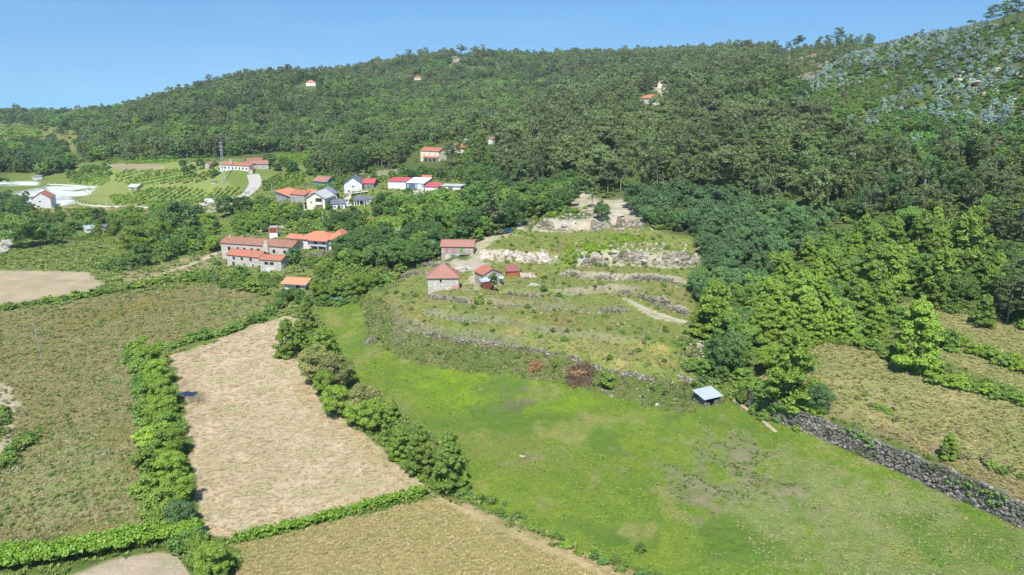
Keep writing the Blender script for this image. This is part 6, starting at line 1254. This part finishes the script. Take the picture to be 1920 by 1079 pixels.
c = smoothline([(440,1016),(500,1003),(560,990),(620,973),(700,950),(760,935),(800,927)], 8, .5)
vinething('vine_row', 'long clipped vine row between the mown field and the dry field', c, 1.3, .2, 1.25, .26, 16, 5, 1.2, lobe=.45, seed=4)
def rows(pl, ang, sp, label, group, w=.6, hmin=.5, hmax=1.35, leaf=.5, per_m=2.4, mat='vine', lobe=.5, seed=0, npl=16, x_off=0):
    w_ = cast(*np.array(pl).T); cx_, cy_m = w_[:, 0].mean(), w_[:, 1].mean(); a = R(ang); d = np.array([math.cos(a), math.sin(a)]); nr = np.array([-d[1], d[0]]); k = 0
    ext = max(np.ptp(w_[:, 0]), np.ptp(w_[:, 1])) * .75; L_ = []
    for off in np.arange(-ext, ext, sp):
        q = np.arange(-ext, ext, 2.0); x = cx_ + nr[0] * off + d[0] * q; y = cy_m + nr[1] * off + d[1] * q; ok = y > 50; z = ground(x, np.maximum(y, 50)); px, py, _ = project(x, np.maximum(y, 50), z)
        ins = inpoly(pl, px, py) & ok
        for kx, ky, kr in KEEP:
            if abs(kx - cx_) < ext and abs(ky - cy_m) < ext: ins &= (x - kx) ** 2 + (y - ky) ** 2 > (kr * .7) ** 2
        if ins.sum() < 4: continue
        idx = np.flatnonzero(ins); runs = np.split(idx, np.flatnonzero(np.diff(idx) > 1) + 1); run = max(runs, key=len)
        if len(run) >= 4: L_.append(np.column_stack([x[run], y[run]]))
    ORD = 'first second third fourth fifth sixth seventh eighth ninth tenth eleventh twelfth thirteenth fourteenth fifteenth sixteenth seventeenth eighteenth nineteenth twentieth'.split()
    for i, c in enumerate(L_):
        side = 'near' if abs(ang) < 45 else 'right'; lb = '%s from the %s end, %s' % (ORD[min(i, 19)], side, label)
        vinething('vine_row', lb, c, w, hmin, hmax, leaf, per_m, None, group=group, seed=seed + i, lobe=lobe, mat=mat, npl=npl)
    return len(L_)
for i, (a, b_, z0_, z1_, pm_, lb) in enumerate([(4, 26, 1.8, 3.9, 9, 'dark ivy hanging over the shaded start of the long stone wall'), (44, 58, 2.6, 3.9, 3, 'thin ivy on the upper part of the long wall below the tall chestnut'), (84, 104, 1.4, 3.9, 3, 'ivy patch on the long wall left of the small pointed tree'), (128, 150, 2.2, 3.9, 3.5, 'creeper over the wall top right of the small pointed tree'), (166, 182, .2, 3.9, 5, 'dark creeper at the right-hand end of the long wall')]):
    cc = cwall[a:b_]
    if len(cc) > 3:
        dn = np.gradient(cc, axis=0); dn /= np.linalg.norm(dn, axis=1)[:, None]; cc = cc + np.stack([dn[:, 1], -dn[:, 0]], 1) * .35
        vinething('ivy', lb, cc, .35, z0_, z1_, .24, pm_, None, seed=40 + i, lobe=.4, mat='broad', cat='ivy')
nr_ = [rows([(484,336),(522,327),(582,324),(566,350),(520,358),(490,362)], 62, 4.0, 'vine row in the small vineyard right of the pale road', 'vine rows right of the pale road', seed=100),
 rows([(690,412),(765,409),(768,430),(692,431)], 118, 2.8, 'vine row in the netted vineyard behind the farmhouse', 'vine rows of the netted vineyard', seed=200, leaf=.4, w=1.5, per_m=2.4),
 rows([(300,352),(452,350),(440,366),(380,385),(210,386),(200,370)], 68, 5.0, 'vine row in the lower slope vineyard at the left', 'vine rows of the lower left vineyard', seed=300),
 rows([(215,322),(315,318),(425,322),(425,342),(250,350),(215,345)], 4, 5.5, 'vine row in the upper left vineyard terraces', 'vine rows of the upper left vineyard', seed=400),
 rows([(130,346),(165,320),(212,322),(205,348),(185,352)], 40, 5.0, 'vine row in the vineyard above the white plots', 'vine rows above the white plots', seed=500),
 rows([(190,303),(420,300),(420,306),(190,310)], 2, 7, 'vine row below the edge of the long hill wood', 'vine rows below the long hill wood', seed=600),
 rows([(510,292),(588,292),(590,312),(505,306)], 3, 8, 'vine row above the old barns', 'vine rows above the old barns', seed=700),
 rows([(0,238),(58,236),(90,262),(60,268),(0,262)], 5, 14, 'vine row on the far left terraces', 'vine rows on the far left terraces', seed=800, leaf=.9, lobe=1.1, per_m=.8),
 rows([(740,322),(840,315),(860,330),(780,338),(745,335)], 10, 7, 'crop row in the hillside garden above the sheds', 'crop rows above the sheds', seed=900, mat='broom', hmax=.8)]
print('ROWS', nr_)
# ---------------------------------------------------------------- poles, pylons, fences
def pole(px, py, hpx, label, mat='concrete', name='utility_pole', lean=0, r0=.14, arm=True):
    p = P(px, py); h = hpx * project(*p)[2] / F; e = link(bpy.data.objects.new(name, None)); e.location = p; e.rotation_euler = (0, lean, 0); tag(e, label, 'pole')
    v, f = tube([(0, 0, -.6), (0, 0, h * .5), (0, 0, h)], [r0, r0 * .85, r0 * .65], 8); link(bpy.data.objects.new('mast', mesh_np('mast', v, f, [MT[mat]], smooth=True)), e)
    if arm:
        b = B(); b.box(-.6, .6, -.05, .05, h - .5, h - .38); a = b.build('crossarm', MT['wood'], e)
        for x in (-.5, 0, .5): b = B(); b.box(x - .04, x + .04, -.04, .04, h - .37, h - .2); b.build('insulator', MT['whitep'], a)
    return e
for a in [(78,672,70,'leaning grey pole left in the weedy field','concrete','utility_pole',R(-3),.08,False), (305,597,48,'thin pole near the yellow flowers','wood','utility_pole',R(-1),.07,False), (97,410,26,'left of the two white poles by the grey barn','whitep'), (103,410,25,'right of the two white poles by the grey barn','whitep'), (202,402,26,'single white pole on the brown strip','whitep'),
          (812,488,36,'wooden pole left of the stone hut'), (678,445,22,'pole at the corner of the netted vineyard'), (640,401,26,'slim pole right of the cream house'), (676,371,18,'pole in front of the white gable house'), (532,517,22,'pole beside the stone outbuilding'), (615,350,14,'pole beside the teal cottage'), (430,540,34,'thin green-grey pole at the corner of the weedy field','wood','utility_pole',0,.06,False),
          (170,528,14,'short post at the corner of the ploughed field','concrete','utility_pole',0,.12,False), (1370,560,50,'bare thin trunk-like pole in the thicket','wood','utility_pole',0,.08,False)]: pole(*a)
def pylon(px, py, hpx, label, arms=3):
    p = P(px, py); h = hpx * project(*p)[2] / F; e = link(bpy.data.objects.new('lattice_pylon', None)); e.location = p; tag(e, label, 'pylon'); w0 = h * .04; w1 = h * .012; parts = []
    lv = np.linspace(0, 1, 9); cor = lambda t, i: np.array([(w0 + (w1 - w0) * t) * (1, -1, -1, 1)[i], (w0 + (w1 - w0) * t) * (1, 1, -1, -1)[i], t * h])
    tk = max(.035, h * .0022)
    for i in range(4):
        parts.append(tube([cor(0, i) - [0, 0, .5], cor(1, i)], [tk * 1.4, tk], 4))
        for a, b_ in zip(lv[:-1], lv[1:]): j = (i + 1) % 4; parts += [tube([cor(a, i), cor(b_, j)], [tk * .7] * 2, 3), tube([cor(a, j), cor(b_, i)], [tk * .7] * 2, 3), tube([cor(b_, i), cor(b_, j)], [tk * .7] * 2, 3)]
    v, f = zip(*parts); 
    quad = [(a, b_) for a, b_ in parts]; v, f = join(quad); link(bpy.data.objects.new('tower', mesh_np('tower', v, f, [MT['steel']])), e)
    for k in range(arms):
        z = h * (.8 + .09 * k); v, f = join([tube([(-h * .06, 0, z), (0, 0, z + h * .02), (h * .06, 0, z)], [tk] * 3, 4), tube([(-h * .06, 0, z), (h * .06, 0, z)], [tk] * 2, 4)]); link(bpy.data.objects.new('crossarm', mesh_np('crossarm', v, f, [MT['steel']])), e)
pylon(421, 344, 76, 'tall steel lattice pylon in front of the white farmhouse')
pylon(606, 420, 24, 'small lattice pylon behind the red-roofed farmhouse', 1); pylon(511, 366, 22, 'small lattice pylon left of the orange hipped house', 1); pylon(1727, 395, 58, 'steel lattice mast in the scrub of the lower right slope', 1)
def fence(pl, label, ph=1.7, sp=5, wallh=.6, mat='whitep', name='fence'):
    c = smoothline(pl, 5, 1.0); o = Vector((c[0, 0], c[0, 1], float(ground(*c[0])))); e = link(bpy.data.objects.new(name, None)); e.location = o; tag(e, label, 'fence')
    d = np.gradient(c, axis=0); d /= np.linalg.norm(d, axis=1)[:, None] + 1e-9; n_ = np.stack([-d[:, 1], d[:, 0]], 1); z = ground(c[:, 0], c[:, 1]); n = len(c); V = []
    for s_, zz in ((-.12, -.5), (-.12, wallh), (.12, wallh), (.12, -.5)): V.append(np.column_stack([c + n_ * s_, z + zz]) - np.array(o))
    V = np.stack(V, 1).reshape(-1, 3); f = [[i*4+k, (i+1)*4+k, (i+1)*4+k+1, i*4+k+1] for i in range(n - 1) for k in range(3)]
    link(bpy.data.objects.new('low_wall', mesh_np('low_wall', V, np.array(f), [MT[mat]])), e)
    for i in range(0, n, sp): b = B(); b.box(-.09, .09, -.09, .09, wallh - .05, ph); p = b.build('post', MT[mat], e); p.location = Vector((c[i, 0], c[i, 1], float(z[i]))) - o
for a in [([(146,382),(160,386),(190,388),(240,389),(290,390)], 'white wall with posts along the lower vineyard'), ([(92,347),(130,348),(178,352)], 'white posts along the top of the white plots'), ([(-10,362),(30,361),(60,359),(84,355),(91,347)], 'white kerb wall left of the white plots', .7), ([(-20,349),(30,346),(70,343),(72,339)], 'white fence at the far left edge'),
          ([(162,354),(160,360),(172,365)], 'short white kerb at the right of the white plots', .7), ([(455,368),(440,372),(425,378)], 'low grey wall along the bend of the pale road', .8), ([(365,386),(392,380),(420,376)], 'low grey wall along the field road', .8)]: fence(*a)
# netting and cloth
c = smoothline([(688,442),(720,441),(763,438)], 5, 1.0); o = (float(c[0,0]), float(c[0,1]), float(ground(*c[0]))); z = ground(c[:, 0], c[:, 1]); wv = (fbm(np.arange(len(c)) / 2., np.zeros(len(c)), 2, 4) - .5) * .8
n_ = np.array([-.05, 1.0]); rowsV = []
for t in (0, .33, .66, 1): rowsV.append(np.column_stack([c + n_ * (wv * (1 - t) + .02)[:, None], z + 1.9 * t + wv * .2]) - np.array(o))
for t in (1, .66, .33, 0): rowsV.append(np.column_stack([c + n_ * (wv * (1 - t) + .08)[:, None], z + 1.9 * t + wv * .2 - .01]) - np.array(o))
V = np.stack(rowsV, 1).reshape(-1, 3); f = [[i*8+k, (i+1)*8+k, (i+1)*8+k+1, i*8+k+1] for i in range(len(c) - 1) for k in range(7)]
nt = link(bpy.data.objects.new('netting', mesh_np('netting', V, np.array(f), [MT['net']]))); nt.location = o; tag(nt, 'pale grey netting sagging along the front of the small vineyard', 'netting')
def cloth(px, py, wpx, hm, label, mat, lay=False):
    p = P(px, py); w = wpx * project(*p)[2] / F; r = np.random.default_rng(int(px)); n = 9; V = []; 
    for s_ in (0, -.05):
        for i in range(n):
            for j in range(n): V.append(((i / (n - 1) - .5) * w, (j / (n - 1) - .5) * (w * .6 if lay else .3), (.35 + .35 * vnoise(i * .8, j * .8, px) - (0.25 if i in (0, n-1) or j in (0, n-1) else 0) if lay else hm * (j / (n - 1)) ) + s_ + r.uniform(-.02, .02)))
    f = [[k*n*n + i*n+j, k*n*n + (i+1)*n+j, k*n*n + (i+1)*n+j+1, k*n*n + i*n+j+1] for k in (0, 1) for i in range(n - 1) for j in range(n - 1)]
    o = link(bpy.data.objects.new('cloth' if not lay else 'tarpaulin', mesh_np('cloth', np.array(V), np.array(f), [MT[mat]]))); o.location = p; o.rotation_euler = (0, 0, .5); tag(o, label, 'tarpaulin' if lay else 'cloth')
cloth(629, 562, 20, .5, 'crumpled bright blue tarpaulin at the top of the green meadow', 'tarp', True); cloth(560, 566, 12, .5, 'small dark blue tarpaulin among bushes by the weedy field', 'tarp', True); cloth(691, 443, 8, 2.2, 'teal cloth hanging at the left end of the netting', 'tealcloth'); cloth(772, 405, 7, 1.5, 'teal cloth among the garden trees above the netting', 'tealcloth')
# puddle
r = np.random.default_rng(2); p = P(350, 741); V = [(0, 0, 0)] + [((2.6 if i % 2 else 2.0) * math.cos(i * .45) * r.uniform(.7, 1.1), (1.8) * math.sin(i * .45) * r.uniform(.6, 1.2), 0) for i in range(14)]
o = link(bpy.data.objects.new('water', mesh_np('water', V, np.array([[0, i, i % 14 + 1] for i in range(1, 15)]), [MT['water']]))); o.location = (p.x, p.y, p.z + .16); tag(o, kind='structure')
# ---------------------------------------------------------------- vehicles
def car(px, py, L, label, mat, yaw, van=False):
    p = P(px, py); W = L * .42; H = L * (.5 if van else .34); e = link(bpy.data.objects.new('van' if van else 'parked_car', None)); e.location = (p.x, p.y, p.z + .05); e.rotation_euler = (0, 0, yaw); tag(e, label, 'van' if van else 'car')
    pr = [(-.5, .1), (.5, .1), (.5, .42), (.46, .52), (.22, .58), (.1, 1), (-.34, 1), (-.46, .6), (-.5, .5)] if not van else [(-.5, .1), (.5, .1), (.5, .45), (.42, .55), (.3, .98), (-.47, 1), (-.5, .9)]
    n = len(pr); b = B(); V = [(x * L, -W / 2 * (1 if z < .6 else .86), z * H) for x, z in pr] + [(x * L, W / 2 * (1 if z < .6 else .86), z * H) for x, z in pr]
    b.poly(V, [list(range(n)), list(range(2 * n - 1, n - 1, -1))] + [[i, i + n, (i + 1) % n + n, (i + 1) % n] for i in range(n)]); b.build('body', MT[mat], e)
    for sgn in (-1, 1):
        b = B(); y = sgn * W / 2 * .935; b.poly([(-.33 * L, y, .64 * H), (.12 * L, y, .64 * H), (.06 * L, y * .94, .93 * H), (-.29 * L, y * .94, .93 * H)], [[0, 1, 2, 3] if sgn < 0 else [3, 2, 1, 0]]); b.build('window', MT['glass'], e)
        for x in (-.31, .31):
            v, f = tube([(x * L, sgn * W * .40, .16 * H + .08), (x * L, sgn * W * .51, .16 * H + .08)], [.32, .32], 12); b = B(); b.v = [tuple(q) for q in v]; b.f = [list(q) for q in f] + [list(range(12, 24)), list(range(11, -1, -1))]; b.mi = [0] * len(b.f); b.build('wheel', MT['dshade'], e)
        b = B(); b.box(.498 * L, .51 * L, sgn * W * .34 - .15, sgn * W * .34 + .15, .36 * H, .44 * H); b.build('headlight', MT['whitep'], e)
MT['navy'] = plain('navy_car_paint', (.025,.06,.15), .25); KEEP.append((P(955,436).x, P(955,436).y, 6))
car(957, 437, 4.3, 'dark blue car parked in the shade of the cedar at the track end', 'navy', R(12)); car(393, 381, 4.8, 'small white van on the pale field road', 'whitep', R(6), True)
# ---------------------------------------------------------------- grass and weeds
def grass_mat(name, c1, c2, c3, sc_=.07):
    M = NT_(name, .9, .1); oi = M.N('ShaderNodeObjectInfo'); v = M.N('ShaderNodeTexNoise', i={'Scale': sc_, 'Detail': 4.0, 'Vector': oi.outputs['Location']}).outputs['Fac']
    a = M.mix(M.ramp(v, .38, .62), c1, c2); b = M.mix(M.ramp(oi.outputs['Random'], .55, 1.0), a, c3); br = M.math('ADD', .86, M.math('MULTIPLY', M.math('FRACT', M.math('MULTIPLY', oi.outputs['Random'], 13.7)), .28))
    v2 = M.N('ShaderNodeTexNoise', i={'Scale': .35, 'Detail': 3.0, 'Vector': oi.outputs['Location']}).outputs['Fac']; b = M.mix(M.math('MULTIPLY', M.ramp(v2, .5, .62), .6), b, c3)
    M.col(M.mix(1.0, b, M.N('ShaderNodeCombineColor', i={0: br, 1: br, 2: br}).outputs[0], 'MULTIPLY')); M.b.inputs['Subsurface Weight'].default_value = 0; return M.m
def tuft(name, mat, r, n=16, w=.06, h=.5, spread=.35, droop=.5):
    V = []; Fs = []
    for i in range(n):
        a = r.uniform(0, 6.28); q = r.uniform(0, spread); x, y = q * math.cos(a), q * math.sin(a); lean = r.uniform(.1, droop); hh = h * r.uniform(.5, 1.1); b_ = a + r.uniform(-1, 1); ww = w * r.uniform(.7, 1.4)
        dx, dy = math.cos(b_) * lean * hh, math.sin(b_) * lean * hh; px, py = -math.sin(b_) * ww, math.cos(b_) * ww; o = len(V)
        V += [(x - px, y - py, -.05), (x + px, y + py, -.05), (x + dx * .6 + px * .8, y + dy * .6 + py * .8, hh * .65), (x + dx * .6 - px * .8, y + dy * .6 - py * .8, hh * .65), (x + dx * 1.4 + px * .3, y + dy * 1.4 + py * .3, hh), (x + dx * 1.4 - px * .3, y + dy * 1.4 - py * .3, hh)]
        Fs += [[o, o + 1, o + 2, o + 3], [o + 3, o + 2, o + 4, o + 5]]
    return mesh_np(name, np.array(V), np.array(Fs), [mat])
def blob(name, mat, r, n=40, size=.16, rad=.4, h=.35):
    V, Fc = leaves(r, np.array([[0, 0, h * .3]]), np.array([[rad, rad, h]]), n, size, .7, low=0, shell=(.4, 1.05)); return mesh_np(name, V, Fc, [mat])
def clump(name, mat, r, n=6, size=.1, h=.5):
    C = np.column_stack([r.uniform(-.4, .4, (n, 2)), r.uniform(h * .7, h, n)]); V, Fc = leaves(r, C, np.full((n, 3), .06), 5, size, 2.0, low=0); return mesh_np(name, V, Fc, [mat])
TAN = leaf_mat('withered_leaf', (.26,.2,.12), (.48,.4,.27), (.36,.28,.18))
GR_ = np.random.default_rng(99)
def field(name, label, zones, sp, mats, s0, s1, kind='tuft', excl=(), fall=None, thr=None, **kw):
    kw = dict(kw); ms = [(tuft if kind == 'tuft' else blob if kind == 'blob' else clump)(name + '_tuft', m, GR_, **kw) for m in mats for _ in range(2)]
    m = np.zeros(GX.shape, bool)
    for z in zones: m |= ZM[z]
    for z in excl: m &= ~ZM[z]
    m &= VIS & (GY < 420)
    if thr is not None: m &= fbm(GX / thr[0], GY / thr[0], 3, thr[2]) > thr[1]
    idx = np.flatnonzero(m); w = cellA.ravel()[idx] * (np.minimum(1, 110. / GY.ravel()[idx]) ** 1.6 if fall is None else fall ** 0)
    n = int(w.sum() / sp ** 2); ch = GR_.choice(idx, n, p=w / w.sum()); i, j = np.divmod(ch, NT)
    y = GY[i, j] + GR_.uniform(-.5, .5, n) * (YY[np.minimum(i + 1, NY - 1)] - YY[i]); x = GX[i, j] + GR_.uniform(-.5, .5, n) * (TT[np.minimum(j + 1, NT - 1)] - TT[j]) * y
    z = ground(x, y); s = GR_.uniform(s0, s1, n) * np.maximum(1, (y / 110.) ** .7)
    mass(name, np.column_stack([x, y, z, s, s * GR_.uniform(.6, 1.1, n) / np.maximum(1, (y / 110.) ** .5), GR_.uniform(0, 6.28, n), GR_.integers(0, len(ms), n)]), ms, label, 'grass'); return n
NG = {}
NG['a'] = field('weedy_grass', 'rough olive and brown weeds filling the big left field', ['leftfield', 'yellowf', 'leftred'], .5, [grass_mat('weed_grass', (.26,.235,.095), (.19,.21,.06), (.32,.225,.13)), grass_mat('weed_grass2', (.21,.23,.07), (.29,.25,.12), (.37,.33,.2))], .5, 1.1, excl=('straw', 'ltrack', 'leftred'), kind='blob', n=26, size=.13, rad=.33, h=.24)
NG['b'] = field('meadow_grass', 'lush uneven green grass of the central meadow', ['meadow', 'lime', 'meadowdry'], .5, [grass_mat('meadow_grass', (.22,.3,.04), (.16,.235,.035), (.27,.31,.08)), grass_mat('meadow_grass2', (.2,.28,.04), (.26,.36,.045), (.17,.24,.06))], .4, 1.0, excl=('dirtpatch', 'darkspot', 'meadowdry', 'meadowtan', 'meadowdark'), kind='blob', n=24, size=.12, rad=.33, h=.17)
NG['b3'] = field('fading_grass', 'lighter yellowing grass in the near right part of the meadow', ['meadowdry'], .55, [grass_mat('fading_grass', (.33,.36,.14), (.25,.32,.1), (.42,.38,.22))], .3, .7, excl=('dirtpatch',), h=.32)
NG['b2'] = field('sparse_grass', 'thin green grass on the bare patch of the meadow', ['dirtpatch'], .62, [grass_mat('thin_grass', (.13,.2,.04), (.18,.22,.07), (.1,.18,.03))], .4, .9, h=.35, thr=(3., .45, 5))
NG['b4'] = field('meadow_straw', 'dry straw-coloured patches in the meadow', ['meadowtan'], .75, [grass_mat('meadow_straw', (.3,.32,.11), (.26,.31,.08), (.36,.34,.16))], .3, .7, h=.35)
NG['c'] = field('dry_grass', 'tall dry yellowish grass of the field at the bottom', ['dry'], .33, [grass_mat('dry_grass', (.5,.4,.2), (.38,.36,.15), (.58,.47,.27)), grass_mat('dry_grass2', (.44,.36,.17), (.52,.41,.2), (.33,.33,.12))], .35, .75, excl=('tracks', 'tracks2'), h=.4, w=.03, n=22, spread=.45)
NG['d'] = field('cut_hay', 'loose cut hay lying in swirls on the mown field', ['straw'], .52, [grass_mat('cut_hay', (.5,.40,.23), (.42,.34,.18), (.34,.22,.12)), grass_mat('cut_hay2', (.46,.4,.24), (.36,.31,.16), (.36,.36,.2))], .4, 1.0, h=.13, w=.05, droop=2.4, n=18, spread=.5)
NG['e'] = field('terrace_grass', 'mixed green and yellowish grass on the terraces', ['terr', 'bank', 'tanveg', 'tanveg2', 'yveg', 'brownveg'], .55, [grass_mat('terrace_grass', (.2,.26,.06), (.28,.26,.09), (.15,.22,.05)), grass_mat('terrace_grass2', (.17,.25,.055), (.29,.27,.11), (.35,.31,.17))], .45, 1.05, excl=('path1', 'yard', 'clear', 'path2'), kind='blob', n=26, size=.13, rad=.35, h=.25)
NG['f'] = field('slope_grass', 'green and straw-yellow grass of the right-hand fields', ['rightfield', 'rightfield2', 'rightbare'], .5, [grass_mat('slope_grass', (.38,.34,.15), (.27,.31,.09), (.48,.39,.21)), grass_mat('slope_grass2', (.33,.33,.13), (.42,.35,.17), (.24,.27,.08))], .35, .8)
NG['g'] = field('yellow_flowers', 'patches of yellow flowers in the upper left field', ['yellowf'], .9, [plain('yellow_petals', (.5,.4,.03))], .5, 1.0, kind='clump', thr=(7., .56, 12), size=.12, n=4)
NG['h'] = field('white_flowers', 'white umbel flowers scattered in the left field', ['leftfield'], 1.3, [plain('white_petals', (.5,.5,.38))], .5, 1.0, kind='clump', thr=(6., .63, 22), size=.11, h=.5, n=4)
NG['i'] = field('bank_weeds', 'coarse weeds and brambles on the terrace bank', ['bank'], .8, [LM['bramble'], LM['shrub'], LM['bramble'], LM['broad'], TAN], .4, 1.1, kind='blob')
NG['j'] = field('leafy_weeds', 'leafy weed clumps scattered through the left field', ['leftfield'], 1.3, [LM['shrub'], LM['bramble'], LM['broad']], .4, 1.2, kind='blob', excl=('straw',))
NG['k'] = field('border_weeds', 'rough weeds along the borders of the fields', ['border', 'valley', 'roadbare', 'smallmeadow', 'green2'], 1.0, [grass_mat('border_grass', (.2,.28,.07), (.27,.28,.11), (.16,.24,.06))], .7, 1.5, excl=('straw', 'bareplow', 'white1', 'vine1', 'meadow', 'leftfield', 'dry', 'rightfield', 'rightfield2', 'rightbare', 'terr', 'bank', 'pergdirt', 'ltrack', 'path1'), h=.5)
print('GRASS', NG)

NG['m'] = field('meadow_weeds', 'leafier darker weed clumps spread through the meadow', ['meadow', 'olive1', 'lime'], 1.25, [LM['fern'], LM['shrub'], LM['broom']], .25, .65, kind='blob', thr=(5., .50, 92), h=.25)
NG['n'] = field('dry_tussocks', 'taller darker tussocks in the left and right weedy fields', ['leftfield', 'rightfield'], 1.5, [grass_mat('tussock', (.2,.19,.07), (.3,.25,.12), (.16,.2,.05))], .6, 1.1, excl=('straw', 'ltrack'), thr=(5., .52, 95), h=.55)
NG['l'] = field('terrace_weeds', 'darker weed and bramble clumps dotted over the terraces', ['terr'], 1.9, [LM['bramble'], LM['shrub'], LM['broad'], TAN], .3, .9, kind='blob', excl=('path1', 'yard', 'clear', 'path2'), thr=(6., .47, 62))
# ---------------------------------------------------------------- air
HAZE = 0.00012
M = bpy.data.materials.new('haze_air'); M.use_nodes = True; M.node_tree.nodes.clear()
pv = M.node_tree.nodes.new('ShaderNodeVolumePrincipled'); ou = M.node_tree.nodes.new('ShaderNodeOutputMaterial'); pv.inputs['Color'].default_value = (.93, .97, 1.0, 1); pv.inputs['Density'].default_value = HAZE; pv.inputs['Anisotropy'].default_value = .25
M.node_tree.links.new(pv.outputs[0], ou.inputs['Volume'])
zlo, zhi = float(GZ.min()) - 2, max(float(GZ.max()) + 45, CAMZ + 45); xx = float(np.abs(GX).max()) + 60
b = B(); b.box(-xx, xx, -60, 2620, zlo, zhi); hz = b.build('haze', M); tag(hz, kind='stuff'); hz['label'] = 'thin pale summer haze over the far hills'; hz.visible_shadow = True
sc.cycles.volume_bounces = 0
